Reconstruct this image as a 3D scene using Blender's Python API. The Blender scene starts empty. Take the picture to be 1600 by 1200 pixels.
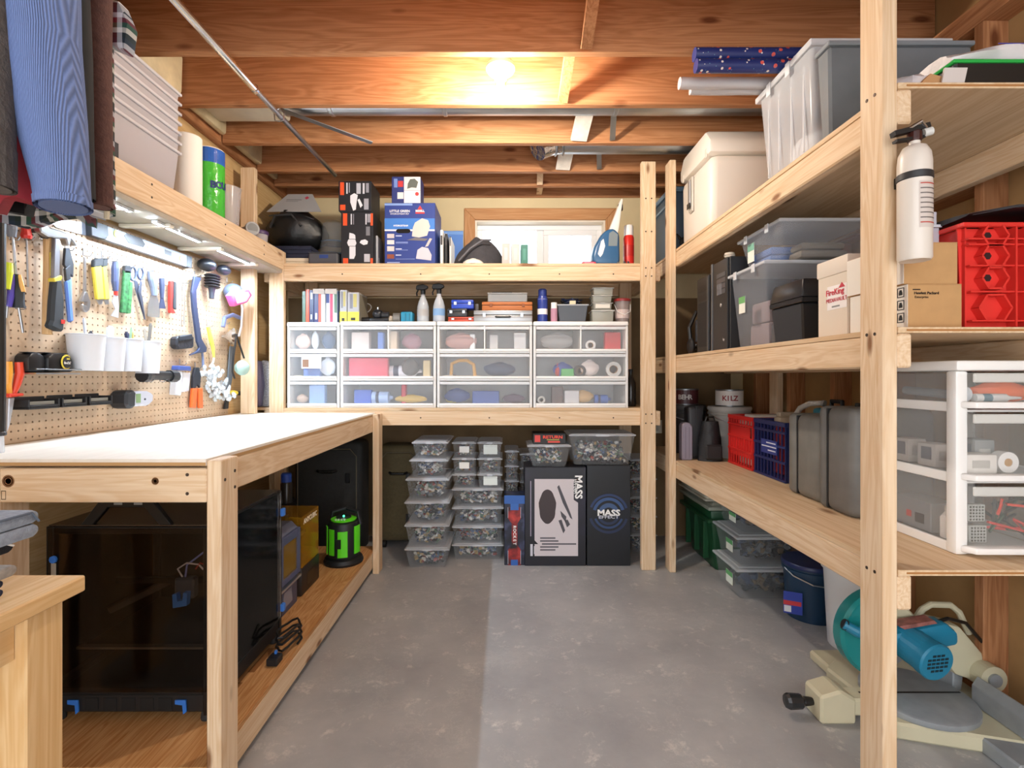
import bpy, bmesh, math, random
from mathutils import Vector, Matrix, Euler
random.seed(11)
PI = math.pi
S = bpy.context.scene
COL = S.collection
# ---------------------------------------------------------------- camera, world, exposure
F, CX, CY, H = 805.0, 790.0, 589.0, 1.17          # focal length / principal point in 1600x1200 pixels, eye height
cam_d = bpy.data.cameras.new('camera'); cam = bpy.data.objects.new('camera', cam_d); COL.objects.link(cam)
cam.location = (0, 0, H); cam.rotation_euler = (PI/2, 0, 0)
cam_d.sensor_width = 36; cam_d.lens = F/1600*36
cam_d.shift_x = (800-CX)/1600; cam_d.shift_y = (CY-600)/1600
cam_d.clip_start = .02
S.camera = cam
wd = bpy.data.worlds.new('daylight'); S.world = wd; wd.use_nodes = True
bg = wd.node_tree.nodes['Background']; bg.inputs[0].default_value = (.93, .96, 1, 1); bg.inputs[1].default_value = 4.0
S.view_settings.view_transform = 'Standard'; S.view_settings.look = 'None'
S.view_settings.gamma = 1; S.view_settings.use_curve_mapping = False
S.view_settings.exposure = 0.0
S.cycles.transparent_max_bounces = 24
BULB, LED = 1200.0, 1050.0
def XX(px, D): return (px-CX)*D/F
def ZZ(py, D): return H-(py-CY)*D/F
# ---------------------------------------------------------------- materials
def lin(h):
    h = h.lstrip('#'); c = [int(h[i:i+2], 16)/255 for i in (0, 2, 4)]
    return tuple(x/12.92 if x <= .04045 else ((x+.055)/1.055)**2.4 for x in c)+(1,)
_mc = {}
def newmat(name):
    m = bpy.data.materials.new(name); m.use_nodes = True
    nt = m.node_tree; return m, nt, nt.nodes['Principled BSDF']
def pm(col, rough=.5, metal=0, alpha=1, spec=.5, var=0, vscale=8, bump=0, bscale=60, emit=0, trans=0):
    """plain procedural material: colour with optional noise variation and fine bump"""
    key = (col, rough, metal, alpha, spec, var, vscale, bump, bscale, emit, trans)
    if key in _mc: return _mc[key]
    m, nt, b = newmat('m_'+col.strip('#'))
    c = lin(col); b.inputs['Base Color'].default_value = c
    b.inputs['Roughness'].default_value = rough; b.inputs['Metallic'].default_value = metal
    b.inputs['Alpha'].default_value = alpha; b.inputs['Specular IOR Level'].default_value = spec
    b.inputs['Transmission Weight'].default_value = trans
    if emit:
        b.inputs['Emission Color'].default_value = c; b.inputs['Emission Strength'].default_value = emit
    if var or bump:
        tc = nt.nodes.new('ShaderNodeTexCoord')
    if var:
        n = nt.nodes.new('ShaderNodeTexNoise'); n.inputs['Scale'].default_value = vscale; n.inputs['Detail'].default_value = 5
        nt.links.new(tc.outputs['Object'], n.inputs['Vector'])
        r = nt.nodes.new('ShaderNodeValToRGB'); nt.links.new(n.outputs['Fac'], r.inputs[0])
        r.color_ramp.elements[0].position = .3; r.color_ramp.elements[1].position = .7
        r.color_ramp.elements[0].color = tuple(max(0, x*(1-var)) for x in c[:3])+(1,)
        r.color_ramp.elements[1].color = tuple(min(1, x*(1+var)) for x in c[:3])+(1,)
        nt.links.new(r.outputs[0], b.inputs['Base Color'])
    if bump:
        n2 = nt.nodes.new('ShaderNodeTexNoise'); n2.inputs['Scale'].default_value = bscale; n2.inputs['Detail'].default_value = 3
        nt.links.new(tc.outputs['Object'], n2.inputs['Vector'])
        bp = nt.nodes.new('ShaderNodeBump'); bp.inputs['Strength'].default_value = bump; bp.inputs['Distance'].default_value = .01
        nt.links.new(n2.outputs['Fac'], bp.inputs['Height']); nt.links.new(bp.outputs[0], b.inputs['Normal'])
    _mc[key] = m; return m
def wood(c1, c2, axis, knots=1, rough=.62, ring=1.0):
    key = ('wood', c1, c2, axis, knots, ring)
    if key in _mc: return _mc[key]
    m, nt, b = newmat('wood_'+axis); N = nt.nodes.new; L = nt.links.new
    tc = N('ShaderNodeTexCoord'); oi = N('ShaderNodeObjectInfo')
    mu = N('ShaderNodeMath'); mu.operation = 'MULTIPLY'; mu.inputs[1].default_value = 41; L(oi.outputs['Random'], mu.inputs[0])
    ad = N('ShaderNodeVectorMath'); ad.operation = 'ADD'; L(tc.outputs['Object'], ad.inputs[0]); L(mu.outputs[0], ad.inputs[1])
    def mapped(along, across):
        mp = N('ShaderNodeMapping'); L(ad.outputs[0], mp.inputs[0])
        mp.inputs['Scale'].default_value = tuple(along if a == axis else across for a in 'xyz'); return mp
    n1 = N('ShaderNodeTexNoise'); n1.inputs['Scale'].default_value = 2*ring; n1.inputs['Detail'].default_value = 4; n1.inputs['Distortion'].default_value = .8
    L(mapped(.5, 7).outputs[0], n1.inputs['Vector'])
    sn = N('ShaderNodeMath'); sn.operation = 'MULTIPLY'; sn.inputs[1].default_value = 55; L(n1.outputs['Fac'], sn.inputs[0])
    si = N('ShaderNodeMath'); si.operation = 'SINE'; L(sn.outputs[0], si.inputs[0])
    m01 = N('ShaderNodeMapRange'); m01.inputs[1].default_value = -1; L(si.outputs[0], m01.inputs[0])
    n2 = N('ShaderNodeTexNoise'); n2.inputs['Scale'].default_value = 3; n2.inputs['Detail'].default_value = 5
    L(mapped(.9, 40).outputs[0], n2.inputs['Vector'])
    mixf = N('ShaderNodeMath'); mixf.operation = 'MULTIPLY_ADD'; mixf.inputs[1].default_value = .38; L(m01.outputs[0], mixf.inputs[0])
    h2 = N('ShaderNodeMath'); h2.operation = 'MULTIPLY_ADD'; h2.inputs[1].default_value = .9; h2.inputs[2].default_value = -.14; L(n2.outputs['Fac'], h2.inputs[0]); L(h2.outputs[0], mixf.inputs[2])
    rp = N('ShaderNodeValToRGB'); rp.color_ramp.elements[0].color = lin(c1); rp.color_ramp.elements[1].color = lin(c2)
    rp.color_ramp.elements[0].position = .1; rp.color_ramp.elements[1].position = .95
    L(mixf.outputs[0], rp.inputs[0]); out = rp.outputs[0]
    if knots:
        vo = N('ShaderNodeTexVoronoi'); vo.inputs['Scale'].default_value = 1.0; L(mapped(3.2*knots, 9*knots).outputs[0], vo.inputs['Vector'])
        r2 = N('ShaderNodeValToRGB'); r2.color_ramp.elements[0].color = lin('8a5f38'); r2.color_ramp.elements[1].color = (1, 1, 1, 1)
        r2.color_ramp.elements[0].position = .06; r2.color_ramp.elements[1].position = .14
        L(vo.outputs['Distance'], r2.inputs[0])
        mx = N('ShaderNodeMix'); mx.data_type = 'RGBA'; mx.blend_type = 'MULTIPLY'; mx.inputs[0].default_value = .85
        L(out, mx.inputs[6]); L(r2.outputs[0], mx.inputs[7]); out = mx.outputs[2]
    L(out, b.inputs['Base Color']); b.inputs['Roughness'].default_value = rough; b.inputs['Specular IOR Level'].default_value = .3
    bp = N('ShaderNodeBump'); bp.inputs['Strength'].default_value = .12; bp.inputs['Distance'].default_value = .004
    L(n2.outputs['Fac'], bp.inputs['Height']); L(bp.outputs[0], b.inputs['Normal'])
    _mc[key] = m; return m
def pine(ax): return wood('e6cfb0', 'cfab82', ax, 1)
def fir(ax): return wood('c08a60', '96603a', ax, .8)
def ply(ax): return wood('dfc6a4', 'c8a67e', ax, .6, ring=.6)
def clear(col='f4f6f8', a=.22, rough=.15): return pm(col, rough, alpha=a)
FROST = clear('eef1f4', .17, .3)
TUBM = clear('e6ebf0', .13, .15)
TUBL = clear('e9edf2', .42, .3)
WHITE = pm('f2f1ee', .35)
BLACK = pm('141415', .4)
BLK2 = pm('202022', .65, bump=.2, bscale=200)
STEEL = pm('b9bcc0', .3, 1)
CHROME = pm('d8dadd', .12, 1)
GALV = pm('b4bcc2', .38, 1, var=.12, vscale=5)
RUB = pm('2a2b2d', .7)
CARD = pm('b98f5e', .8, var=.05, vscale=30)
def smoked(tint, g=.1, rough=.06):
    key = ('smk', tint, g)
    if key in _mc: return _mc[key]
    m, nt, b = newmat('smoked'); N = nt.nodes.new; nt.nodes.remove(b)
    t = N('ShaderNodeBsdfTransparent'); t.inputs[0].default_value = lin(tint)
    gl = N('ShaderNodeBsdfGlossy'); gl.inputs['Roughness'].default_value = rough
    mx = N('ShaderNodeMixShader'); fr = N('ShaderNodeLayerWeight'); fr.inputs[0].default_value = g
    nt.links.new(fr.outputs['Fresnel'], mx.inputs[0]); nt.links.new(t.outputs[0], mx.inputs[1]); nt.links.new(gl.outputs[0], mx.inputs[2])
    nt.links.new(mx.outputs[0], nt.nodes['Material Output'].inputs[0]); _mc[key] = m; return m
def plaid(cols, scale=14):
    """woven check: two crossed stripe sets"""
    key = ('plaid', tuple(cols), scale)
    if key in _mc: return _mc[key]
    m, nt, b = newmat('plaid'); N = nt.nodes.new; L = nt.links.new
    tc = N('ShaderNodeTexCoord'); sp = N('ShaderNodeSeparateXYZ'); L(tc.outputs['Object'], sp.inputs[0])
    outs = []
    for ax in ('X', 'Z'):
        a = N('ShaderNodeMath'); a.operation = 'MULTIPLY'; a.inputs[1].default_value = scale; L(sp.outputs[ax], a.inputs[0])
        f = N('ShaderNodeMath'); f.operation = 'FRACT'; L(a.outputs[0], f.inputs[0])
        r = N('ShaderNodeValToRGB'); r.color_ramp.interpolation = 'CONSTANT'
        for i, c in enumerate(cols):
            e = r.color_ramp.elements[i] if i < 2 else r.color_ramp.elements.new(i/len(cols))
            e.position = i/len(cols); e.color = lin(c)
        L(f.outputs[0], r.inputs[0]); outs.append(r.outputs[0])
    mx = N('ShaderNodeMix'); mx.data_type = 'RGBA'; mx.inputs[0].default_value = .5; L(outs[0], mx.inputs[6]); L(outs[1], mx.inputs[7])
    L(mx.outputs[2], b.inputs['Base Color']); b.inputs['Roughness'].default_value = .9; _mc[key] = m; return m
def ribbed(col, scale=160, ax='X'):
    key = ('rib', col, scale, ax)
    if key in _mc: return _mc[key]
    m, nt, b = newmat('ribbed'); N = nt.nodes.new; L = nt.links.new
    tc = N('ShaderNodeTexCoord'); w = N('ShaderNodeTexWave'); w.inputs['Scale'].default_value = scale/6.28; w.bands_direction = ax; w.inputs['Distortion'].default_value = .6
    L(tc.outputs['Object'], w.inputs['Vector'])
    r = N('ShaderNodeValToRGB'); c = lin(col); r.color_ramp.elements[0].color = tuple(x*.6 for x in c[:3])+(1,); r.color_ramp.elements[1].color = tuple(min(1, x*1.15) for x in c[:3])+(1,)
    L(w.outputs['Fac'], r.inputs[0]); L(r.outputs[0], b.inputs['Base Color']); b.inputs['Roughness'].default_value = .95
    bp = N('ShaderNodeBump'); bp.inputs['Strength'].default_value = .5; bp.inputs['Distance'].default_value = .004; L(w.outputs['Fac'], bp.inputs['Height']); L(bp.outputs[0], b.inputs['Normal'])
    _mc[key] = m; return m
# ---------------------------------------------------------------- mesh builder
class M:
    def __init__(s): s.v = []; s.f = []; s.m = []; s.k = 0
    def mat(s, k): s.k = k; return s
    def add(s, vs, fs):
        o = len(s.v); s.v += [tuple(v) for v in vs]; s.f += [tuple(i+o for i in f) for f in fs]; s.m += [s.k]*len(fs); return s
    def box(s, x0, x1, y0, y1, z0, z1): return s.fr(x0, x1, y0, y1, z0, z1, 0, 0)
    def fr(s, x0, x1, y0, y1, z0, z1, ix, iy, top=True):
        """box whose bottom is inset by ix, iy"""
        vs = [(x0+ix, y0+iy, z0), (x1-ix, y0+iy, z0), (x1-ix, y1-iy, z0), (x0+ix, y1-iy, z0), (x0, y0, z1), (x1, y0, z1), (x1, y1, z1), (x0, y1, z1)]
        fs = [(0, 3, 2, 1), (0, 1, 5, 4), (1, 2, 6, 5), (2, 3, 7, 6), (3, 0, 4, 7)]
        if top: fs.append((4, 5, 6, 7))
        return s.add(vs, fs)
    def obox(s, c, dx, dy, dz, e=(0, 0, 0)):
        """box of full size dx,dy,dz centred at c, turned by euler e"""
        R = Euler(e).to_matrix(); c = Vector(c); i0 = len(s.v)
        s.box(-dx/2, dx/2, -dy/2, dy/2, -dz/2, dz/2)
        for i in range(i0, len(s.v)): s.v[i] = tuple(c+R@Vector(s.v[i]))
        return s
    def bar(s, a, b, w, t, up=(0, 0, 1)):
        """rectangular bar from a to b, w wide, t thick"""
        a, b = Vector(a), Vector(b); d = (b-a).normalized(); u = Vector(up)
        if abs(d.dot(u)) > .99: u = Vector((1, 0, 0))
        r = d.cross(u).normalized(); n = r.cross(d)
        vs = [p+r*i*w/2+n*j*t/2 for p in (a, b) for i, j in ((-1, -1), (1, -1), (1, 1), (-1, 1))]
        return s.add(vs, [(0, 1, 2, 3), (7, 6, 5, 4), (0, 4, 5, 1), (1, 5, 6, 2), (2, 6, 7, 3), (3, 7, 4, 0)])
    def tube(s, pts, r, n=8, cap=True, sq=1.0):
        pts = [Vector(p) for p in pts]; k = len(pts); rs = r if isinstance(r, (list, tuple)) else [r]*k
        vs = []; ref = None
        for i, p in enumerate(pts):
            d = (pts[min(i+1, k-1)]-pts[max(i-1, 0)]).normalized()
            if ref is None: ref = Vector((0, 0, 1)) if abs(d.z) < .9 else Vector((1, 0, 0))
            x = d.cross(ref).normalized(); y = x.cross(d); ref = y
            vs += [p+(x*math.cos(2*PI*j/n)+y*math.sin(2*PI*j/n)*sq)*rs[i] for j in range(n)]
        fs = [(i*n+j, i*n+(j+1) % n, (i+1)*n+(j+1) % n, (i+1)*n+j) for i in range(k-1) for j in range(n)]
        if cap: fs += [tuple(range(n-1, -1, -1)), tuple((k-1)*n+j for j in range(n))]
        return s.add(vs, fs)
    def cyl(s, a, b, r, r1=None, n=16): return s.tube([a, b], [r, r if r1 is None else r1], n)
    def lathe(s, prof, n=24, c=(0, 0, 0), ax=(0, 0, 1), sx=1, sy=1):
        """prof: list of (radius, height)"""
        q = Vector((0, 0, 1)).rotation_difference(Vector(ax)); c = Vector(c); k = len(prof)
        vs = [c+q@Vector((r*math.cos(2*PI*j/n)*sx, r*math.sin(2*PI*j/n)*sy, z)) for r, z in prof for j in range(n)]
        fs = [(i*n+j, i*n+(j+1) % n, (i+1)*n+(j+1) % n, (i+1)*n+j) for i in range(k-1) for j in range(n)]
        if prof[0][0] > 1e-5: fs.append(tuple(range(n-1, -1, -1)))
        if prof[-1][0] > 1e-5: fs.append(tuple((k-1)*n+j for j in range(n)))
        return s.add(vs, fs)
    def prism(s, poly, a, b, ax='y'):
        """poly of 2-D points extruded along ax from a to b ((x,z) for y, (y,z) for x, (x,y) for z)"""
        f = {'y': lambda p, t: (p[0], t, p[1]), 'x': lambda p, t: (t, p[0], p[1]), 'z': lambda p, t: (p[0], p[1], t)}[ax]
        n = len(poly)
        return s.add([f(p, a) for p in poly]+[f(p, b) for p in poly],
                     [tuple(range(n)), tuple(range(2*n-1, n-1, -1))]+[(i, n+i, n+(i+1) % n, (i+1) % n) for i in range(n)])
    def ell(s, c, rx, ry, rz, nu=14, nv=9, jit=0):
        prof = [(math.sin(PI*i/(nv-1)), -math.cos(PI*i/(nv-1))) for i in range(nv)]
        vs = []
        for r, z in prof:
            for j in range(nu):
                a = 2*PI*j/nu; k = 1+random.uniform(-jit, jit)
                vs.append((c[0]+rx*r*math.cos(a)*k, c[1]+ry*r*math.sin(a)*k, c[2]+rz*z*k))
        return s.add(vs, [(i*nu+j, i*nu+(j+1) % nu, (i+1)*nu+(j+1) % nu, (i+1)*nu+j) for i in range(nv-1) for j in range(nu)])
    def loft(s, rings, cap=True):
        """list of equal-length point rings"""
        n = len(rings[0]); k = len(rings)
        fs = [(i*n+j, i*n+(j+1) % n, (i+1)*n+(j+1) % n, (i+1)*n+j) for i in range(k-1) for j in range(n)]
        if cap: fs += [tuple(range(n-1, -1, -1)), tuple((k-1)*n+j for j in range(n))]
        return s.add([p for r in rings for p in r], fs)
    def turn(s, e, c=(0, 0, 0), i0=0):
        R = Euler(e).to_matrix(); c = Vector(c)
        for i in range(i0, len(s.v)): s.v[i] = tuple(c+R@(Vector(s.v[i])-c))
        return s
    def build(s, name, mats, par=None, loc=None, rz=0, bev=0, seg=1, smooth=None, merge=False):
        me = bpy.data.meshes.new(name); me.from_pydata(s.v, [], s.f)
        mats = mats if isinstance(mats, (list, tuple)) else [mats]
        for m in mats: me.materials.append(m)
        if len(mats) > 1: me.polygons.foreach_set('material_index', s.m)
        bm = bmesh.new(); bm.from_mesh(me)
        if merge: bmesh.ops.remove_doubles(bm, verts=bm.verts, dist=1e-5)
        bmesh.ops.recalc_face_normals(bm, faces=bm.faces)
        if bev:
            es = [e for e in bm.edges if len(e.link_faces) == 2 and e.calc_face_angle(0) > .5]
            bmesh.ops.bevel(bm, geom=es, offset=bev, segments=seg, profile=.5, affect='EDGES', clamp_overlap=True)
        bm.to_mesh(me); bm.free()
        if smooth is None: smooth = len(s.f) > 60 or seg > 1
        if smooth:
            me.shade_smooth(); me.set_sharp_from_angle(angle=.65)
        o = bpy.data.objects.new(name, me); COL.objects.link(o)
        if par: o.parent = par
        if loc is not None: o.location = loc
        if rz: o.rotation_euler.z = rz
        return o
def tag(o, label, cat, group=None, kind=None):
    o['label'] = label; o['category'] = cat
    if group: o['group'] = group
    if kind: o['kind'] = kind
    return o
def struct(o, label=None):
    o['kind'] = 'structure'
    if label: o['label'] = label
    return o
def T(name, label, cat, loc=(0, 0, 0), rz=0, group=None, rx=0, ry=0):
    o = bpy.data.objects.new(name, None); COL.objects.link(o); o.location = loc; o.rotation_euler = (rx, ry, rz); o.empty_display_size = .05
    return tag(o, label, cat, group)
def same(ob, par, loc, rot=(0, 0, 0), name=None):
    """another part that shares the mesh of ob"""
    c = ob.copy(); COL.objects.link(c); c.parent = par; c.location = loc; c.rotation_euler = rot; return c
def txt(par, s, size, loc, mat, rot=(PI/2, 0, 0), sx=1, align='CENTER', bold=0, name='lettering'):
    cu = bpy.data.curves.new('t', 'FONT'); cu.body = s; cu.size = size; cu.align_x = align; cu.align_y = 'CENTER'; cu.extrude = .0004; cu.resolution_u = 2; cu.offset = bold
    to = bpy.data.objects.new('t', cu); me = bpy.data.meshes.new_from_object(to); bpy.data.objects.remove(to); bpy.data.curves.remove(cu)
    me.name = name; me.materials.clear(); me.materials.append(mat)
    o = bpy.data.objects.new(name, me); COL.objects.link(o); o.parent = par; o.location = loc; o.rotation_euler = rot; o.scale = (sx, 1, 1); return o
def panel(par, name, x0, x1, z0, z1, y, mat, t=.0008):
    """thin printed panel on the front (-y) of a thing"""
    return M().box(x0, x1, y-t, y, z0, z1).build(name, mat, par)
AIS = -PI/2      # front turned to -X (things on the right-hand shelf)
WAL = PI/2       # front turned to +X (things on the left wall and under the bench)
# ================================================================ THE ROOM
XL, XR, YB, ZJ, ZC = -1.612, 1.75, 3.80, 2.49, 2.725      # left / right / back wall, joist underside, subfloor
def concrete():
    m, nt, b = newmat('painted_concrete'); N = nt.nodes.new; L = nt.links.new
    tc = N('ShaderNodeTexCoord')
    n1 = N('ShaderNodeTexNoise'); n1.inputs['Scale'].default_value = 2.2; n1.inputs['Detail'].default_value = 8; n1.inputs['Roughness'].default_value = .65; L(tc.outputs['Object'], n1.inputs['Vector'])
    r1 = N('ShaderNodeValToRGB'); r1.color_ramp.elements[0].color = lin('939394'); r1.color_ramp.elements[1].color = lin('b3b2b0'); r1.color_ramp.elements[0].position = .3; r1.color_ramp.elements[1].position = .72
    L(n1.outputs['Fac'], r1.inputs[0])
    n2 = N('ShaderNodeTexNoise'); n2.inputs['Scale'].default_value = 9; n2.inputs['Detail'].default_value = 10; n2.inputs['Roughness'].default_value = .78; n2.inputs['Distortion'].default_value = .25; L(tc.outputs['Object'], n2.inputs['Vector'])
    r2 = N('ShaderNodeValToRGB'); r2.color_ramp.elements[0].position = .56; r2.color_ramp.elements[1].position = .68; L(n2.outputs['Fac'], r2.inputs[0])
    mx = N('ShaderNodeMix'); mx.data_type = 'RGBA'; mf = N('ShaderNodeMath'); mf.operation = 'MULTIPLY'; mf.inputs[1].default_value = .8; L(r2.outputs[0], mf.inputs[0]); L(mf.outputs[0], mx.inputs[0])
    L(r1.outputs[0], mx.inputs[6]); mx.inputs[7].default_value = lin('d8d3ca')
    # scratches
    v = N('ShaderNodeTexVoronoi'); v.feature = 'DISTANCE_TO_EDGE'; v.inputs['Scale'].default_value = 2.3
    nd = N('ShaderNodeVectorMath'); nd.operation = 'MULTIPLY_ADD'; nd.inputs[1].default_value = (.5, .5, .5); L(n2.outputs['Color'], nd.inputs[0]); L(tc.outputs['Object'], nd.inputs[2]); L(nd.outputs[0], v.inputs['Vector'])
    r3 = N('ShaderNodeValToRGB'); r3.color_ramp.elements[0].color = (1, 1, 1, 1); r3.color_ramp.elements[1].color = (0, 0, 0, 1); r3.color_ramp.elements[1].position = .012; L(v.outputs['Distance'], r3.inputs[0])
    ml = N('ShaderNodeMath'); ml.operation = 'MULTIPLY'; L(r3.outputs[0], ml.inputs[0]); L(n1.outputs['Fac'], ml.inputs[1])
    mx2 = N('ShaderNodeMix'); mx2.data_type = 'RGBA'; L(ml.outputs[0], mx2.inputs[0]); L(mx.outputs[2], mx2.inputs[6]); mx2.inputs[7].default_value = lin('c6c3bd')
    L(mx2.outputs[2], b.inputs['Base Color'])
    rr = N('ShaderNodeMapRange'); rr.inputs[3].default_value = .32; rr.inputs[4].default_value = .6; L(n1.outputs['Fac'], rr.inputs[0]); L(rr.outputs[0], b.inputs['Roughness'])
    bp = N('ShaderNodeBump'); bp.inputs['Strength'].default_value = .12; bp.inputs['Distance'].default_value = .01; L(n2.outputs['Fac'], bp.inputs['Height']); L(bp.outputs[0], b.inputs['Normal'])
    return m
Y0 = -1.3
struct(M().box(-2, 2, Y0, 4.0, -.1, 0).build('floor', concrete()), 'grey painted concrete basement floor with pale scuffs')
SHEATH = pm('b08d5e', .85, var=.15, vscale=5)
wl = struct(M().box(XL-.1, XL, Y0, YB, 0, ZJ-.03).build('wall_left', wood('d7b887', 'c39c66', 'y', 0)), 'pale wooden wall behind the pegboard')
wr = struct(M().box(XR, XR+.1, Y0, YB, 0, ZC).build('wall_right', SHEATH), 'bare stud wall behind the tall side shelf')
st = None
for i in range(-3, 6):
    y = 1.79+.406*i
    if st is None:
        st = M().box(0, .089, 0, .038, .038, ZJ-.08).build('stud', fir('z'), wr, (XR-.089, y, 0), bev=.003)
    else: same(st, wr, (XR-.089, y, 0))
M().box(XR-.089, XR, Y0, YB, 0, .038).build('bottom_plate', fir('y'), wr)
M().box(XR-.089, XR, Y0, YB, ZJ-.08, ZJ-.002).build('top_plate', fir('y'), wr)
for i in range(0, 5):
    M().box(XR-.087, XR, 1.83+.406*i, 2.19+.406*i-.002, 1.84, 1.875).build('blocking', fir('y'), wr)
# back wall with the window opening
WX0, WX1, WZ0, WZ1 = -.225, .735, 1.90, 2.325
bw = M(); 
bw.box(-2, WX0, YB, YB+.16, 0, ZJ); bw.box(WX1, 2, YB, YB+.16, 0, ZJ); bw.box(WX0, WX1, YB, YB+.16, 0, WZ0); bw.box(WX0, WX1, YB, YB+.16, WZ1, ZJ)
wb = struct(bw.build('wall_back', pm('d9c69c', .8, var=.06, vscale=3)), 'beige back wall around the small window')
cas = wood('c99a6c', 'b07a4c', 'x', .5); casz = wood('c99a6c', 'b07a4c', 'z', .5)
win = bpy.data.objects.new('window_1', None); COL.objects.link(win); win.location = ((WX0+WX1)/2, YB, WZ0); struct(win, 'small horizontal basement window in a wooden casing')
hw = (WX1-WX0)/2; hh = WZ1-WZ0
M().prism([(-hw-.08, hh+.085), (hw+.08, hh+.085), (hw, hh), (-hw, hh)], -.02, 0, 'y').build('casing', cas, win, bev=.004)
M().prism([(-hw-.08, -.02), (-hw, -.02), (-hw, hh), (-hw-.08, hh+.085)], -.02, 0, 'y').build('casing', casz, win, bev=.004)
M().prism([(hw, -.02), (hw+.08, -.02), (hw+.08, hh+.085), (hw, hh)], -.02, 0, 'y').build('casing', casz, win, bev=.004)
VIN = pm('eceef0', .35)
fm = M(); fm.box(-hw, hw, .08, .16, hh-.05, hh); fm.box(-hw, hw, .08, .16, 0, .05); fm.box(-hw, -hw+.05, .08, .16, .05, hh-.05); fm.box(hw-.05, hw, .08, .16, .05, hh-.05); fm.box(-.02, .03, .09, .15, .05, hh-.05)
fm.build('window_frame', VIN, win, bev=.004)
sm = M(); a0, a1 = .03, hw-.05
sm.box(a0, a1, .075, .11, hh-.09, hh-.05); sm.box(a0, a1, .075, .11, .05, .09); sm.box(a0, a0+.04, .075, .11, .09, hh-.09); sm.box(a1-.04, a1, .075, .11, .09, hh-.09)
sm.build('window_sash', VIN, win, bev=.004)
GL = smoked('f6f9fb', .04)
M().box(-1.6, XR-.092, YB-.006, YB-.0003, 0, 1.75).build('darkened_lower_panel', pm('7d6547', .85, var=.2, vscale=4), wb)  # brown wood tone; shade under the shelves is put into this colour too
M().box(a0+.04, a1-.04, .088, .094, .09, hh-.09).build('pane', GL, win)
M().box(-hw+.05, -.02, .12, .126, .05, hh-.05).build('pane', GL, win)
jm = M(); jm.box(-hw-.0, hw, 0, .08, hh-.012, hh-.0005); jm.box(-hw+.0005, -hw+.012, 0, .08, 0, hh-.012); jm.box(hw-.012, hw-.0005, 0, .08, 0, hh-.012); jm.build('jamb', pm('e6dccb', .5), win)
# ceiling: subfloor and joists
ce = struct(M().box(-2, 2, Y0, 4.0, ZC, ZC+.03).build('ceiling', wood('b97f4a', '8f5526', 'x', 0)), 'wooden subfloor above open joists')
FIR = fir('x')
jy = [2.09-.406*k for k in range(7, 0, -1)]+[2.09, 2.495, 2.907, 3.31, 3.56]
j0 = None
for y in jy:
    if j0 is None: j0 = M().box(-1.60, 1.745, 0, .038, ZJ, ZC-.001).build('joist', FIR, ce, (0, y, 0), bev=.003)
    else: same(j0, ce, (0, y, 0))
M().box(-1.95, 1.745, YB-.01, YB+.1, ZJ+.001, ZC-.001).build('rim_joist', FIR, ce)
M().box(-1.69, -1.605, Y0, YB-.02, ZJ-.03+.001, ZC-.001).build('rim_joist', fir('y'), ce)
POLY = pm('cdbf9b', .45, var=.2, vscale=9, bump=.6, bscale=18)
for i in range(6, 11):
    y = jy[i]+.045; y1 = jy[i+1]-.007
    M().fr(-1.60, -1.56+.01*(i % 2), y, y1, ZJ+.03, ZC-.004, .0, .01).build('insulation_batt', POLY, ce, bev=.02, seg=2)
# bridging between the joists
WP = pm('d9d2c8', .75, var=.12, vscale=20)
def bridge(x0, x1, ya, yb, w, t, mt, nm='bridging'):
    M().bar((x0, ya, ZC-.05), (x1, yb, ZJ+.012), w, t, (1, 0, 0)).build(nm, mt, ce)
def bridge2(x0, x1, i, w, t, mt): bridge(x0, x1, jy[i]+.045, jy[i+1]-.012, t, w, mt)
K = jy.index(2.09)
bridge2(.29, .275, K, .045, .038, fir('z')); bridge2(.325, .325, K-1, .045, .038, fir('z'))
bridge2(.44, .41, K+1, .09, .02, WP); bridge2(.39, .365, K+2, .09, .02, WP)
bridge2(.545, .60, K+1, .03, .008, GALV); bridge2(.53, .60, K+2, .03, .008, GALV)
bridge2(.23, .235, K+3, .04, .038, pine('z')); 
M().box(.225, .265, jy[-1]+.041, YB-.013, ZJ+.02, ZC-.02).build('bridging', pine('z'), ce)
# ---------------------------------------------------------------- ducts
t = T('round_duct', 'long galvanized round duct in the joist bay behind the ceiling bulb', 'duct', (-1.17, 2.72, 2.635))
M().cyl((0, 0, 0), (2.6, 0, 0), .078, n=28).build('pipe', GALV, t)
for x in (.25, .85, 1.75): M().lathe([(.0785, -.012), (.082, -.008), (.082, .008), (.0785, .012)], 28, (x, 0, 0), (1, 0, 0)).build('seam', GALV, t)
M().box(-.40, 0.0, -.10, .10, -.075, .07).build('boot', pm('cfc8b4', .6, var=.1), t, bev=.02, seg=2)
t = T('metal_strap', 'thin bent metal strip hanging under the left end of the long duct', 'strap', (-1.05, 2.62, 2.47))
M().bar((-.15, 0, .08), (.30, .27, .012), .035, .003).build('strip', GALV, t)
t = T('elbow_duct', 'short galvanized duct with a foil elbow end near the window', 'duct', (.33, 3.12, 2.585))
M().cyl((0, 0, 0), (1.3, 0, 0), .062, n=28).build('pipe', GALV, t)
M().tube([(.0, 0, 0), (-.05, -.005, -.005), (-.10, -.02, -.025), (-.14, -.04, -.055)], [.063, .067, .07, .066], 24).build('elbow', pm('c9cbd0', .22, 1, var=.2, vscale=18, bump=.8, bscale=25), t)
for k, x in enumerate((.02, -.035, -.085)): M().lathe([(.066, -.006), (.073, 0), (.066, .006)], 24, (x, -.004*k, -.006*k), (1, .08*k, .16*k)).build('seam', GALV, t)
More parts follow.
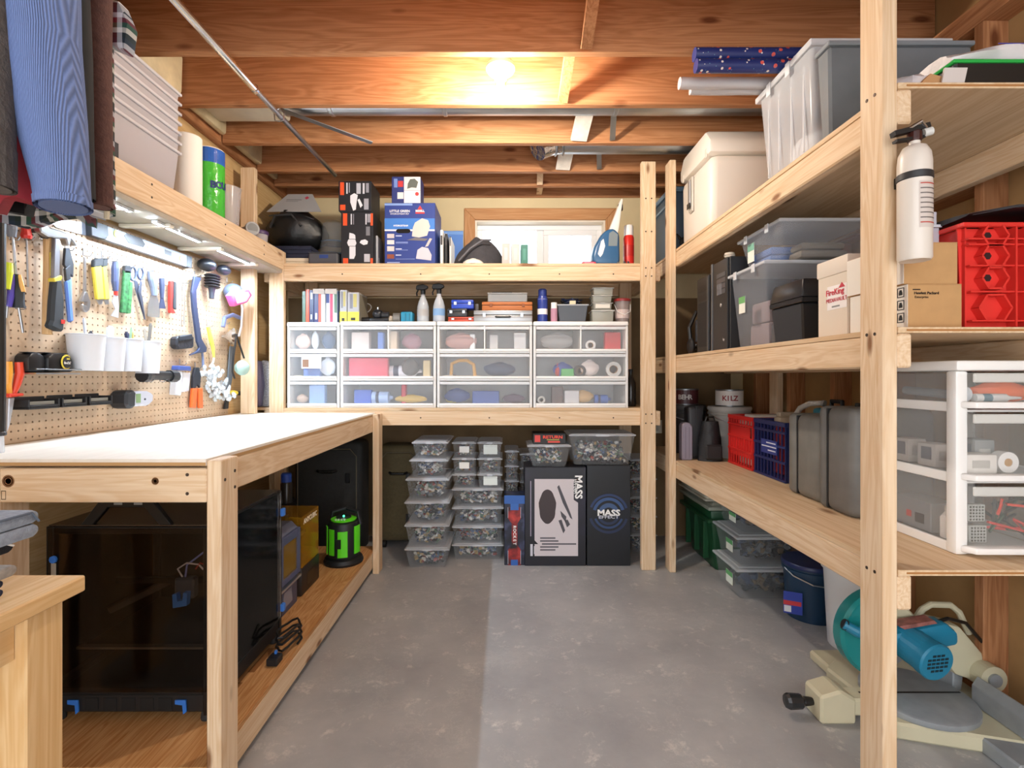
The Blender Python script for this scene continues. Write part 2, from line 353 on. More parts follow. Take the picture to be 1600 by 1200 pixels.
# ---------------------------------------------------------------- tension rod
t = T('hanging_rod', 'long silver telescoping rod hung under the joists', 'rod', (-1.12, .35, 2.455))
M().cyl((-.03, 0, 0), (0, 1.95, 0), .0165, n=16).build('outer_tube', CHROME, t)
M().cyl((0, 1.95, 0), (.035, 2.93, .0), .0125, n=16).build('inner_tube', STEEL, t)
M().lathe([(.012, -.01), (.02, -.008), (.02, .008), (.012, .01)], 16, (0, 1.95, 0), (0, 1, 0)).build('collar', CHROME, t)
for y in (.15, 1.37, 2.2): M().tube([(0, y-.35+.35, .045), (-.025, y, .02), (-.022, y, -.016), (0, y, -.02), (.022, y, -.016), (.025, y, .02), (0.004, y, .05)], .003, 6).build('hanger_strap', STEEL, t)
# ---------------------------------------------------------------- bulb
t = T('ceiling_bulb', 'bare glowing bulb in a white porcelain ceiling holder', 'lamp', (XX(782, 2.26), 2.27, 2.49))
M().box(-.02, .02, -.142, .225, .075, .085).build('mounting_bar', GALV, t)
M().lathe([(.0, .075), (.045, .075), (.045, .055), (.063, .05), (.064, .035), (.055, .022), (.032, .012), (.025, -.012), (.0, -.012)], 32).build('lamp_holder', pm('f3f1ec', .25), t)
bm_ = newmat('bulb_glow'); bm_[2].inputs['Emission Color'].default_value = (1, .90, .77, 1); bm_[2].inputs['Emission Strength'].default_value = BULB; bm_[2].inputs['Base Color'].default_value = (1, 1, 1, 1)
M().lathe([(.013, -.012), (.014, -.03), (.024, -.052), (.03, -.072), (.028, -.092), (.018, -.106), (0, -.112)], 20).build('bulb', bm_[0], t)
# ================================================================ SHELVING
def post(par, x0, x1, y0, y1, z0, z1, ax='z'): return M().box(x0, x1, y0, y1, z0, z1).build('post', pine('z'), par, bev=.003)
def rail(par, x0, x1, y0, y1, z0, z1, ax, nm='rail'): return M().box(x0, x1, y0, y1, z0, z1).build(nm, pine(ax), par, bev=.003)
def screws(par, pts, nrm):
    o = None
    for p in pts:
        if o is None: o = M().lathe([(0, 0), (.0045, 0), (.0045, .0012), (.002, .0006), (0, .0006)], 10, (0, 0, 0), nrm).build('screw', pm('4a4038', .5, .6), par, p)
        else: same(o, par, p)
# ---- workbench
BX0, BX1, BY0, BY1, BT = -1.375, -.752, 1.36, 3.146, .953
bn = T('workbench', 'long pine workbench with pale plywood top below the pegboard', 'workbench', (-1.1, 2.2, 0))
bl = Vector((1.1, -2.2, 0))
def BB(nm, x0, x1, y0, y1, z0, z1, mt, bev=.003):
    return M().box(x0+1.1, x1+1.1, y0-2.2, y1-2.2, z0, z1).build(nm, mt, bn, bev=bev)
for y in (BY0, BY1-.089): BB('post', BX1-.038, BX1, y, y+.089, 0, BT-.004, pine('z'), .003)
BB('post', BX0, BX0+.038, BY0, BY0+.089, 0, BT-.02, pine('z')); BB('post', BX0, BX0+.038, BY1-.089, BY1, 0, BT-.02, pine('z'))
BB('front_rail', BX0+.039, BX1-.0385, BY0, BY0+.038, .838, .928, pine('x')); BB('rear_rail', BX0+.039, BX1-.0385, BY1-.04, BY1-.002, .838, .928, pine('x'))
BB('side_rail', BX1-.0765, BX1-.0385, BY0+.039, BY1-.041, .842, .9345, pine('y'))
BB('side_rail', -1.60, -1.562, BY0+.039, BY1-.041, .842, .9345, pine('y'))
def benchtop():
    m, nt, b = newmat('bench_ply'); N = nt.nodes.new; L = nt.links.new
    tc = N('ShaderNodeTexCoord'); mp = N('ShaderNodeMapping'); L(tc.outputs['Object'], mp.inputs[0]); mp.inputs['Scale'].default_value = (9, 1, 1)
    n = N('ShaderNodeTexNoise'); n.inputs['Scale'].default_value = 4; n.inputs['Detail'].default_value = 6; L(mp.outputs[0], n.inputs['Vector'])
    r = N('ShaderNodeValToRGB'); r.color_ramp.elements[0].color = lin('d9d0c2'); r.color_ramp.elements[1].color = lin('efe8dc'); L(n.outputs['Fac'], r.inputs[0])
    mp2 = N('ShaderNodeMapping'); L(tc.outputs['Object'], mp2.inputs[0]); mp2.inputs['Scale'].default_value = (1, .45, 1); mp2.inputs['Rotation'].default_value = (0, 0, .9)
    n2 = N('ShaderNodeTexNoise'); n2.inputs['Scale'].default_value = 5.5; n2.inputs['Detail'].default_value = 4; L(mp2.outputs[0], n2.inputs['Vector'])
    r2 = N('ShaderNodeValToRGB'); r2.color_ramp.elements[0].position = .68; r2.color_ramp.elements[1].position = .74; L(n2.outputs['Fac'], r2.inputs[0])
    mf = N('ShaderNodeMath'); mf.operation = 'MULTIPLY'; mf.inputs[1].default_value = .85; L(r2.outputs[0], mf.inputs[0])
    mx = N('ShaderNodeMix'); mx.data_type = 'RGBA'; L(mf.outputs[0], mx.inputs[0]); L(r.outputs[0], mx.inputs[6]); mx.inputs[7].default_value = lin('6a707c')
    L(mx.outputs[2], b.inputs['Base Color']); b.inputs['Roughness'].default_value = .5; return m
tp = M(); tp.prism([(x+1.1, y-2.2) for x, y in ((-1.598, BY0), (BX1-.039, BY0), (BX1-.039, BY1-.03), (-1.598, BY1-.03))], .935, BT, 'z')
tp.build('bench_top', [benchtop()], bn, bev=.001)
BB('ply_edge', BX0+.002, BX1-.0395, BY0-.0006, BY0-.0001, .9355, .9445, pm('b58d5c', .8), 0)
BB('ply_edge', BX1-.0389, BX1-.0384, BY0+.09, BY1-.09, .9355, .9445, pm('b58d5c', .8), 0)
OSB = wood('d3a672', 'a5692f', 'y', 0, ring=1.6)
BB('lower_shelf', -1.598, BX1-.0385, BY0+.001, BY1-.002, .121, .138, OSB, .001)
BB('lower_rail', BX1-.0765, BX1-.0385, BY0+.09, BY1-.09, .03, .1205, pine('y')); BB('lower_rail', -1.60, -1.562, BY0+.039, BY1-.041, .03, .1205, pine('y'))
screws(bn, [(BX1+1.1+.0003, BY0+dy-2.2, z) for dy, z in ((.02, .895), (.07, .91), (.07, .865))], (1, 0, 0))
screws(bn, [(BX1+1.1-.038-.03-.02, BY0-2.2-.0003, z) for z in (.912, .862)], (0, -1, 0))
M().box(-.006, .006, -.0006, 0, -.012, -.010).box(-.006, .006, -.0006, 0, .010, .012).box(-.006, -.0048, -.0006, 0, -.010, .010).box(.0048, .006, -.0006, 0, -.010, .010).build('grade_stamp', pm('5a4430', .8), bn, (BX0+1.1+.05, BY0-2.2, .858))
for k, (dx, s_) in enumerate(((.062, 1.0), (.45, .6))):
    for q in (1, .62): M().lathe([(.0125*s_*q, 0), (.0145*s_*q, .0007), (.0165*s_*q, 0)], 20, (BX0+1.1+dx, BY0-2.2, .895), (0, -1, 0)).build('knot_ring', pm('7a5230', .8), bn)
for x, y in ((.20, -.62), (.155, -.60), (.21, -.40)): M().box(x-.012, x+.012, y, y+.16, .1382, .1386).build('grade_stamp', pm('8a5a2c', .8), bn)
# ---- wall shelf above the pegboard
SX = -1.36
ws = T('wall_shelf', 'narrow pine wall shelf over the pegboard with light strips beneath', 'shelf', (-1.5, 2.2, 1.825))
def WB(nm, x0, x1, y0, y1, z0, z1, mt, bev=.003): return M().box(x0+1.5, x1+1.5, y0-2.2, y1-2.2, z0-1.825, z1-1.825).build(nm, mt, ws, bev=bev)
WB('rail', SX-.038, SX, .9, 3.15, 1.825, 1.94, pine('y')); WB('rear_rail', -1.598, -1.56, .9, 2.9, 1.835, 1.92, pine('y'))
WB('bottom_board', -1.597, SX-.001, .9, 3.14, 1.803, 1.824, pm('a89f90', .8, var=.08))
WB('shelf_board', -1.598, SX-.0385, .9, 3.14, 1.924, 1.940, ply('y'))
WB('post', -1.555, -1.472, 3.02, 3.058, BT+.001, 2.40, pine('z'))
for y in (1.75, 2.12, 2.5, 2.85): WB('cross_strip', -1.595, SX-.02, y, y+.028, 1.788, 1.8025, pm('d9cfbd', .7))
screws(ws, [(SX+1.5+.0003, y-2.2, z) for y in (1.98, 2.5, 2.9) for z in (.035, .085)], (1, 0, 0))
lm = newmat('led_glow'); lm[2].inputs['Emission Color'].default_value = (.68, .83, 1, 1); lm[2].inputs['Emission Strength'].default_value = LED; lm[2].inputs['Base Color'].default_value = (1, 1, 1, 1)
for k, (px0, px1, lab) in enumerate(((176, 206, 'nearest'), (240, 276, 'second'), (276, 313, 'third'), (338, 389, 'farthest'))):
    xs = SX-.055
    ya, yb = -xs*F/(CX-px0), -xs*F/(CX-px1)
    l_ = T('led_strip', 'bright white light strip under the wall shelf, %s from the hanging clothes' % lab, 'light strip', (xs, (ya+yb)/2, 1.802), 0, 'light strips under the wall shelf')
    hl = (yb-ya)/2-.004
    M().box(-.012, .012, -hl, hl, -.005, -.001).box(-.012, -.0065, -hl, hl, -.0108, -.0052).box(.0065, .012, -hl, hl, -.0108, -.0052).build('housing', pm('dfe3e8', .4), l_)
    M().box(-.006, .006, -hl+.006, hl-.006, -.0105, -.0062).build('glowing_strip', lm[0], l_)
cb = M(); cb.tube([(SX-.06, 1.70, 1.79), (SX-.03, 1.76, 1.775), (SX-.05, 1.83, 1.768), (SX-.045, 1.93, 1.792)], .0022, 6)
tag(cb.build('led_cable', pm('e6e6e6', .5), None, None), 'thin white wire looping between the light strips', 'cable')
# ---- back shelf
D1 = 3.155
bs = T('back_shelf', 'wide two-tier pine shelf across the back wall under the window', 'shelf', (-.25, 3.45, 0))
def KB(nm, x0, x1, y0, y1, z0, z1, mt, bev=.003): return M().box(x0+.25, x1+.25, y0-3.45, y1-3.45, z0, z1).build(nm, mt, bs, bev=bev)
PXR0, PXR1 = XX(1000, D1), XX(1022, D1)
KB('post', PXR0, PXR1, D1-.038, D1, 0, 2.475, pine('z')); KB('post', -1.45, -1.361, D1, D1+.038, 0, 1.94, pine('z'))
KB('post', PXR0, PXR1, 3.72, 3.758, 0, 1.86, pine('z')); KB('post', -1.45, -1.361, 3.72, 3.758, 0, 1.86, pine('z'))
for zt in (1.848, .962):
    KB('rail', -1.3605, PXR1-.002, D1, D1+.038, zt-.089, zt, pine('x')); KB('rear_rail', -1.59, PXR1, 3.759, 3.797, zt-.089, zt, pine('x'))
    KB('shelf_board', -1.359, PXR1, D1-.001, 3.757, zt+.0005, zt+.0175, ply('x'), .001)
    KB('side_rail', PXR1+.0005, PXR1+.0385, D1+.001, 3.757, zt-.089, zt, pine('y')); KB('side_rail', -1.499, -1.461, D1+.04, 3.757, zt-.089, zt, pine('y'))
    KB('corner_board', -1.60, -1.3595, D1+.039, 3.757, zt+.0005, zt+.0175, ply('x'), .001)
screws(bs, [(x+.25, D1-3.45-.0384, z) for x in (PXR0+.025, PXR0+.06) for z in (1.83, 1.78, .945, .89, 2.25, 2.05)], (0, -1, 0))
screws(bs, [(x+.25, D1-3.45-.0004, z) for x in (-1.0, -.52, -.1, .33, .66) for z in (1.80, .92)], (0, -1, 0))
SZ1, SZ0 = 1.848+.0175, .962+.0175
# ---- right-hand shelf
RX, RY0, RY1 = .982, 1.34, 3.17
rs = T('side_shelf', 'tall deep pine shelf with three levels along the right wall', 'shelf', (1.3, 2.25, 0))
def RB(nm, x0, x1, y0, y1, z0, z1, mt, bev=.003): return M().box(x0-1.3, x1-1.3, y0-2.25, y1-2.25, z0, z1).build(nm, mt, rs, bev=bev)
for y in (RY0, RY1-.089): RB('post', RX, RX+.038, y, y+.089, 0, 2.47, pine('z')); 
for y in (RY0, RY1-.089): RB('post', XR-.128, XR-.0895, y, y+.089, 0, 1.90, pine('z'))
RZ = (.652, 1.284, 1.920)
for zt in RZ:
    RB('rail', RX+.0385, RX+.0765, RY0, 3.74, zt-.09, zt, pine('y'), .005)
    RB('rear_rail', XR-.167, XR-.1285, RY0, 3.74, zt-.09, zt, pine('y'))
    RB('shelf_board', RX+.0385, XR-.0895, RY0-.001, 3.74, zt+.0005, zt+.016, ply('y'), .001)
    RB('ply_edge', RX+.06, XR-.09, RY0-.0018, RY0-.0011, zt+.0055, zt+.0105, pm('a9743f', .8), 0)
RZT = [z+.016 for z in RZ]
screws(rs, [(RX-1.3-.0003, RY0+dy-2.25, z) for z in RZ for dy, dz in ((.03, 0), (.06, 0))], (-1, 0, 0))
# ================================================================ PEGBOARD AND ITS TOOLS
PX = -1.606; LSZ = 1.940
def pegboard():
    s = .0254; r = .0036; y0, z0 = 1.0, BT+.001; nu, nv = 78, 33
    pb = T('pegboard', 'tan perforated pegboard covering the wall above the bench', 'pegboard', (PX-.0055, y0, z0), WAL)
    m = M(); oc = [(math.cos(PI/8+k*PI/4), math.sin(PI/8+k*PI/4)) for k in range(8)]
    for i in range(nu):
        for j in range(nv):
            x, z = i*s, j*s; cx_, cz = x+s/2, z+s/2
            o = [(cx_+a*r, cz+b*r) for a, b in oc]
            sq = [(x+s, z), (x+s, z+s), (x, z+s), (x, z)]
            vs = [(p[0], -.0055, p[1]) for p in sq]+[(p[0], -.0055, p[1]) for p in o]+[(p[0], -.0008, p[1]) for p in o]
            fs = [(0, 1, 4, 11), (1, 2, 6, 5), (2, 3, 8, 7), (3, 0, 10, 9), (1, 5, 4), (2, 7, 6), (3, 9, 8), (0, 11, 10)]
            fs += [(4+k, 4+(k+1) % 8, 12+(k+1) % 8, 12+k) for k in range(8)]
            m.add(vs, fs)
    m.build('perforated_sheet', pm('c2a88c', .6, var=.06, vscale=40), pb, smooth=False)
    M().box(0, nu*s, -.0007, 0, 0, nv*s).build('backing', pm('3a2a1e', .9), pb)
    return pb
PEG = pegboard()
def tool(name, label, cat, px, py, out=.02, conv=lambda x, y: (x, y), group=None):
    """a thing hanging on the pegboard; returns it and a map from picture points to its own plane"""
    x, y = conv(px, py); X = PX+out; Y = -X*F/(CX-x); Z = ZZ(y, Y)
    t = T(name, label, cat, (PX, Y, Z), WAL, group)
    def lp(a, b):
        a, b = conv(a, b); yy = -X*F/(CX-a); return (yy-Y, ZZ(b, yy)-Z)
    return t, lp
def A(x, y): return x/6, 320+y/6
def Bq(x, y): return 180+x/4.2875, 380+y/4.2875
def Cq(x, y): return x/6, 500+y/6
def Dq(x, y): return x/3.333, 320+y/3.333
HKM = pm('8e9094', .35, 1); _hk = [None]
def hook(px, py, conv=lambda x, y: (x, y), out=.035):
    x, y = conv(px, py); X = PX+.01; Y = -X*F/(CX-x); Z = ZZ(y, Y); b = PEG.location
    loc = (Y-b.y, -.0055, Z-b.z)
    if _hk[0] is None:
        _hk[0] = M().tube([(0, .001, .03), (0, -.004, .028), (0, -.004, .002), (0, -.012, 0), (0, -.032, 0), (0, -.038, .01)], .0018, 6).build('hook', HKM, PEG, loc)
    else: same(_hk[0], PEG, loc)
def flat(t, lp, name, pts, y0, y1, mt, bev=.0015):
    return M().prism([lp(*p) for p in pts], -y1, -y0, 'y').build(name, mt, t, bev=bev)
def rod(t, lp, name, pts, r, out, mt, n=10):
    return M().tube([(lp(*p)[0], -out, lp(*p)[1]) for p in pts], r, n).build(name, mt, t)
YEL = pm('e8d24a', .45); RED = pm('cc2f27', .45); NAVY = pm('2c3550', .5); GRIP = pm('2e3338', .65)
# screwdrivers
t, lp = tool('screwdriver', 'long screwdriver with red and grey handle at the upper left of the pegboard', 'screwdriver', 108, 110, .03, A)
rod(t, lp, 'handle', [(100, 85), (102, 130), (105, 170), (108, 230), (110, 300)], [.009, .012, .0145, .015, .011], .03, pm('6b6f78', .5))
rod(t, lp, 'handle_band', [(102, 146), (104, 172)], [.0135, .0152], .03, RED); rod(t, lp, 'shaft', [(118, 295), (150, 660)], .0035, .03, STEEL); hook(108, 330, A)
t, lp = tool('screwdriver', 'small screwdriver with a flared all-red handle beside the hammers', 'screwdriver', 245, 160, .03, A)
rod(t, lp, 'handle', [(243, 150), (243, 190), (245, 240), (247, 290), (248, 315)], [.013, .0125, .012, .0155, .013], .03, RED)
rod(t, lp, 'shaft', [(248, 310), (262, 770)], .0028, .03, STEEL); hook(246, 330, A)
t, lp = tool('nut_driver', 'nut driver with amber and black ringed handle at the left edge of the pegboard', 'screwdriver', 170, 690, .03, A)
rod(t, lp, 'handle', [(155, 650), (165, 740), (170, 820), (172, 900), (175, 965)], [.006, .010, .0165, .0155, .017], .03, GRIP)
rod(t, lp, 'amber_insert', [(150, 655), (178, 815)], [.004, .008], .042, pm('e8b060', .3)); rod(t, lp, 'shaft', [(175, 965), (215, 1200)], .004, .03, STEEL); hook(165, 980, A)
t, lp = tool('screwdriver', 'short screwdriver with clear yellow-green handle at the picture edge', 'screwdriver', 60, 560, .03, A)
rod(t, lp, 'handle', [(75, 545), (70, 640), (55, 790)], [.012, .0135, .011], .03, pm('c5cf3c', .2)); rod(t, lp, 'shaft', [(55, 790), (48, 930)], .003, .03, STEEL); hook(70, 560, A)
t, lp = tool('screwdriver', 'screwdriver with clear purple and blue handle below the yellow-green one', 'screwdriver', 90, 670, .022, A)
rod(t, lp, 'handle', [(110, 655), (95, 760), (85, 850), (70, 955)], [.010, .012, .013, .011], .022, pm('5a4fb0', .2)); rod(t, lp, 'shaft', [(70, 955), (60, 1060)], .003, .022, STEEL); hook(95, 700, A)
# hammers
t, lp = tool('hammer', 'claw hammer with a plain wooden handle and yellow paper label', 'hammer', 430, 300, .025, A)
rod(t, lp, 'handle', [(432, 300), (432, 480), (436, 700), (432, 1000), (428, 1215)], [.012, .0115, .0135, .0145, .014], .03, wood('dcb98a', 'c49a66', 'z', 0))
flat(t, lp, 'label', [(418, 445), (480, 445), (478, 660), (424, 665)], .0415, .0425, pm('f0dd6a', .6), 0)
flat(t, lp, 'head', [(285, 180), (350, 165), (360, 200), (400, 215), (480, 250), (470, 320), (400, 320), (350, 260), (290, 265)], .018, .042, pm('5b5e63', .35, .9), .004); hook(400, 330, A); hook(470, 330, A)
t, lp = tool('hammer', 'steel claw hammer with a thick black rubber grip and yellow ring', 'hammer', 520, 330, .05, A)
flat(t, lp, 'shaft', [(500, 310), (550, 310), (552, 500), (548, 700), (488, 700), (492, 480)], .042, .056, pm('9fa2ab', .35, .9), .003)
flat(t, lp, 'head', [(340, 190), (390, 170), (440, 215), (520, 235), (610, 270), (710, 380), (680, 390), (640, 330), (630, 390), (605, 380), (590, 320), (500, 310), (430, 300), (350, 250)], .036, .062, pm('a5a8ac', .28, .95), .004)
g_ = flat(t, lp, 'grip', [(485, 700), (555, 690), (580, 900), (578, 1190), (520, 1185), (430, 1145), (455, 1080), (465, 900)], .035, .063, GRIP, .008)
flat(t, lp, 'ring', [(480, 690), (545, 660), (560, 680), (545, 710), (482, 724)], .037, .061, YEL); flat(t, lp, 'badge', [(535, 1075), (572, 1080), (572, 1115), (538, 1115)], .0632, .0645, RED, 0); hook(560, 330, A)
# pliers, wrench, knives
t, lp = tool('slip_pliers', 'long-jaw pliers with sky blue dipped handles', 'pliers', 640, 410, .02, A)
flat(t, lp, 'jaw', [(610, 405), (650, 405), (690, 560), (685, 680), (650, 640), (600, 560)], .012, .022, pm('4b4f55', .4, .8)); flat(t, lp, 'jaw', [(600, 600), (650, 560), (650, 700), (610, 715)], .016, .026, pm('55585e', .4, .8))
flat(t, lp, 'handle', [(605, 715), (650, 705), (685, 1090), (640, 1105)], .012, .026, pm('5f86d6', .4), .005); flat(t, lp, 'handle', [(645, 690), (685, 680), (690, 860), (680, 1060), (665, 900)], .008, .018, pm('7fa0e2', .4), .004); hook(625, 430, A)
t, lp = tool('wrench', 'slim chrome adjustable wrench hung jaw downward', 'wrench', 795, 480, .02, A)
flat(t, lp, 'shaft', [(785, 490), (806, 490), (808, 820), (782, 820)], .016, .022, STEEL); flat(t, lp, 'head', [(785, 815), (805, 815), (838, 910), (830, 985), (800, 1010), (765, 980), (760, 930), (800, 950), (805, 910), (752, 905)], .012, .026, STEEL, .002); hook(795, 480, A)
for k, (dx, lab, sc) in enumerate(((0, 'yellow snap-off utility knife with black end cap, larger of the two', 1), (62, 'thin yellow utility knife hung behind the larger yellow one', .55))):
    t, lp = tool('utility_knife', lab, 'knife', 905+dx, 510, .02+.006*(1-k), A)
    w = 38*sc; o_ = .02+.006*(1-k)
    flat(t, lp, 'body', [(905+dx-w, 585), (905+dx+w, 570), (945+dx+w*.6, 885), (925+dx-w*.6, 890)], o_-.008, o_+.006, YEL, .003)
    flat(t, lp, 'end_cap', [(908+dx-w, 520), (905+dx, 500), (920+dx+w, 505), (915+dx+w, 572), (905+dx-w, 585)], o_-.009, o_+.007, GRIP, .003); flat(t, lp, 'blade_tip', [(922+dx-w*.5, 886), (945+dx+w*.5, 884), (958+dx, 930), (930+dx, 935)], o_-.003, o_+.001, STEEL, 0); hook(905+dx, 505, A)
t, lp = tool('scraper', 'paint scraper with rounded slate blue handle and white curved blade', 'scraper', 1080, 540, .02, A)
rod(t, lp, 'handle', [(1082, 530), (1080, 600), (1078, 720), (1085, 810)], [.010, .0135, .013, .009], .02, pm('4c5780', .5)); rod(t, lp, 'collar', [(1085, 808), (1086, 850)], .007, .02, RED)
flat(t, lp, 'blade', [(1065, 845), (1105, 850), (1112, 960), (1108, 1060), (1040, 1040), (1080, 980), (1050, 910)], .018, .021, pm('d9d9de', .3, .6), 0); hook(1042, 530, A)
t, lp = tool('folding_tool', 'camouflage green folding multi-tool on the pegboard', 'multi-tool', 80, 160, .02, Bq)
flat(t, lp, 'handle', [(60, 180), (105, 185), (72, 470), (36, 465)], .012, .024, pm('2f6a3a', .5, var=.6, vscale=70), .003); flat(t, lp, 'handle', [(88, 255), (112, 262), (100, 470), (75, 472)], .014, .026, pm('3f7d48', .5, var=.6, vscale=70), .003)
flat(t, lp, 'head', [(62, 150), (98, 150), (104, 200), (60, 200)], .01, .024, pm('4a4d52', .4, .8)); hook(85, 165, Bq)
t, lp = tool('scissors', 'slate blue handled scissors hanging points down', 'scissors', 140, 170, .02, Bq)
for (c0, c1, r_) in ((118, 205, 26), (170, 205, 22)):
    M().tube([(lp(c0+r_*math.cos(k*PI/8)*.8, c1+1.7*r_*math.sin(k*PI/8))[0], -.02, lp(c0+r_*math.cos(k*PI/8)*.8, c1+1.7*r_*math.sin(k*PI/8))[1]) for k in range(17)], .0045, 8).build('finger_loop', pm('4d5875', .5), t)
flat(t, lp, 'blade', [(125, 240), (150, 255), (185, 360), (205, 515), (195, 510), (135, 310)], .017, .020, pm('6a7184', .35, .8)); flat(t, lp, 'blade', [(165, 245), (178, 262), (172, 330), (195, 505), (150, 330)], .0205, .0235, pm('6a7184', .35, .8)); hook(148, 170, Bq)
t, lp = tool('putty_knife', 'broad putty knife with grey and pale blue handle', 'putty knife', 245, 195, .02, Bq)
rod(t, lp, 'handle', [(235, 188), (243, 240), (258, 300), (262, 350)], [.012, .016, .014, .011], .02, pm('76819a', .45)); flat(t, lp, 'blade', [(238, 348), (278, 350), (300, 420), (297, 500), (215, 490), (220, 420)], .019, .0205, pm('c3c5c8', .25, .9), 0); hook(228, 185, Bq)
t, lp = tool('scraper', 'small dark blue one-piece scraper next to the putty knife', 'scraper', 312, 240, .02, Bq)
flat(t, lp, 'handle', [(298, 235), (325, 232), (328, 280), (320, 370), (305, 370)], .014, .026, NAVY, .003); flat(t, lp, 'blade', [(304, 368), (322, 368), (336, 440), (294, 436)], .018, .022, NAVY, 0); hook(303, 225, Bq)
t, lp = tool('hex_key_set', 'folding hex key set in a red and black holder', 'hex keys', 380, 260, .02, Bq)
flat(t, lp, 'holder', [(362, 255), (385, 250), (378, 430), (402, 470), (362, 466)], .012, .026, RED, .003); flat(t, lp, 'side_plate', [(386, 256), (403, 262), (402, 445), (384, 440)], .014, .028, GRIP, .003); hook(375, 245, Bq)
for k, dx in enumerate((445, 462)):
    t, lp = tool('hex_key', 'long chrome hex key, %s of two hung side by side' % ('left' if k == 0 else 'right'), 'hex key', dx, 275, .016, Bq)
    rod(t, lp, 'key', [(dx+14, 280), (dx, 275), (dx, 300), (dx-3, 560-15*k)], .0022, .018, STEEL, 6); hook(dx, 268, Bq)
t, lp = tool('pry_bar', 'flat dark blue pry bar with a hooked lower end', 'pry bar', 545, 235, .025, Bq)
flat(t, lp, 'bar', [(525, 222), (572, 232), (540, 320), (545, 420), (575, 640), (610, 700), (606, 730), (560, 735), (500, 752), (498, 746), (548, 722), (560, 700), (545, 660), (515, 430), (508, 330)], .018, .03, pm('39435e', .4, .3), .003); hook(540, 225, Bq)
t, lp = tool('work_light', 'black coiled clamp work light at the far end of the pegboard', 'work light', 650, 170, .05, Bq)
M().ell((lp(615, 145)[0], -.05, lp(615, 145)[1]), .05, .045, .033).build('housing', pm('15161b', .4), t); M().ell((lp(715, 180)[0], -.06, lp(715, 180)[1]), .045, .035, .028).build('lamp_head', pm('22242b', .3), t)
for k in range(5): M().lathe([(.034, -.004), (.0395, 0), (.034, .004)], 20, (lp(650, 220+k*18)[0], -.05, lp(650, 220+k*18)[1]), (.12, 0, 1)).build('cord_loop', pm('1b1c20', .5), t)
rod(t, lp, 'plug', [(648, 290), (648, 330), (646, 372)], [.02, .014, .012], .05, pm('30333c', .4)); hook(585, 190, Bq); hook(600, 190, Bq)
t, lp = tool('respirator', 'grey half-face respirator with a bright pink filter and white straps', 'respirator', 820, 300, .09, Bq)
M().ell((lp(830, 330)[0], -.06, lp(830, 330)[1]), .065, .05, .05).build('face_piece', pm('5d6a86', .5), t)
pk = M().prism([lp(700, 350), lp(735, 320), lp(830, 310), lp(852, 350), lp(815, 400), lp(730, 425)], -.15, -.115, 'y').build('filter', pm('e667ac', .4), t, bev=.008, seg=2)
M().prism([lp(722, 352), lp(745, 335), lp(818, 326), lp(832, 350), lp(806, 388), lp(740, 405)], -.153, -.151, 'y').build('filter_face', pm('f0a3cf', .5), t)
rod(t, lp, 'valve', [(870, 360), (900, 372)], .018, .07, pm('7b87a0', .4)); M().ell((lp(905, 360)[0], -.03, lp(905, 360)[1]), .02, .02, .03).build('far_filter', pm('d98ab8', .4), t)
for k, pts in enumerate(([(862, 380), (875, 440), (868, 560), (850, 625)], [(905, 410), (935, 480), (940, 560), (955, 640), (910, 690)])): rod(t, lp, 'strap', pts, .006, .07, pm('e2e4ea', .7), 8)
rod(t, lp, 'yoke', [(765, 560), (775, 500), (830, 480), (920, 520)], .011, .055, pm('6e7aa8', .5)); hook(755, 265, Bq)
t, lp = tool('funnel', 'round shiny metal funnel hung mouth outward', 'funnel', 738, 625, .03, Bq)
M().lathe([(.008, 0), (.01, .02), (.046, .062), (.049, .062), (.047, .056), (.012, .015)], 28, (0, -.01, 0), (0.25, -1, 0)).build('cone', pm('d2d4d8', .18, 1), t); hook(735, 540, Bq)
t, lp = tool('duster', 'fluffy white hand duster with a lime green handle', 'duster', 640, 580, .03, Bq)
rod(t, lp, 'handle', [(622, 560), (640, 640), (655, 700), (662, 770)], [.009, .011, .009, .005], .03, pm('d3e05a', .35)); rod(t, lp, 'neck', [(662, 765), (655, 800), (632, 830)], .005, .03, WHITE)
fl = M(); 
for k in range(90):
    a, b = random.uniform(0, 1), random.uniform(-1, 1); q = lp(640+a*80+b*62, 830+a*215); 
    fl.ell((q[0], -.035+random.uniform(-.02, .022), q[1]), .011, .011, .014, 6, 5, .35)
fl.build('fluffy_head', pm('d5dde2', .95), t)['kind'] = 'stuff'; hook(622, 560, Bq); rod(t, lp, 'rear_stick', [(598, 720), (605, 830)], .006, .018, pm('6b7896', .5))
t, lp = tool('file', 'long grey metal file hanging near the corner post', 'file', 775, 690, .014, Bq)
flat(t, lp, 'blade', [(768, 690), (800, 690), (785, 900), (760, 1030), (745, 1030), (755, 880)], .01, .016, pm('7d8896', .5, .5)); flat(t, lp, 'tip', [(745, 1030), (762, 1030), (755, 1108), (728, 1112)], .008, .018, RUB); hook(780, 695, Bq)
t, lp = tool('dust_mask', 'pale sea-green dust mask hanging by a black strap', 'mask', 860, 760, .13, Bq)
M().ell((lp(862, 835)[0], -.12, lp(862, 835)[1]), .055, .034, .042, 16, 9, .04).build('cup', pm('a9c9c0', .8), t); rod(t, lp, 'strap', [(875, 770), (838, 660), (825, 610), (805, 760), (798, 860), (812, 905)], .005, .12, BLACK); hook(825, 615, Bq)
t, lp = tool('side_cutters', 'wire cutters with orange dipped handles', 'pliers', 543, 840, .018, Bq)
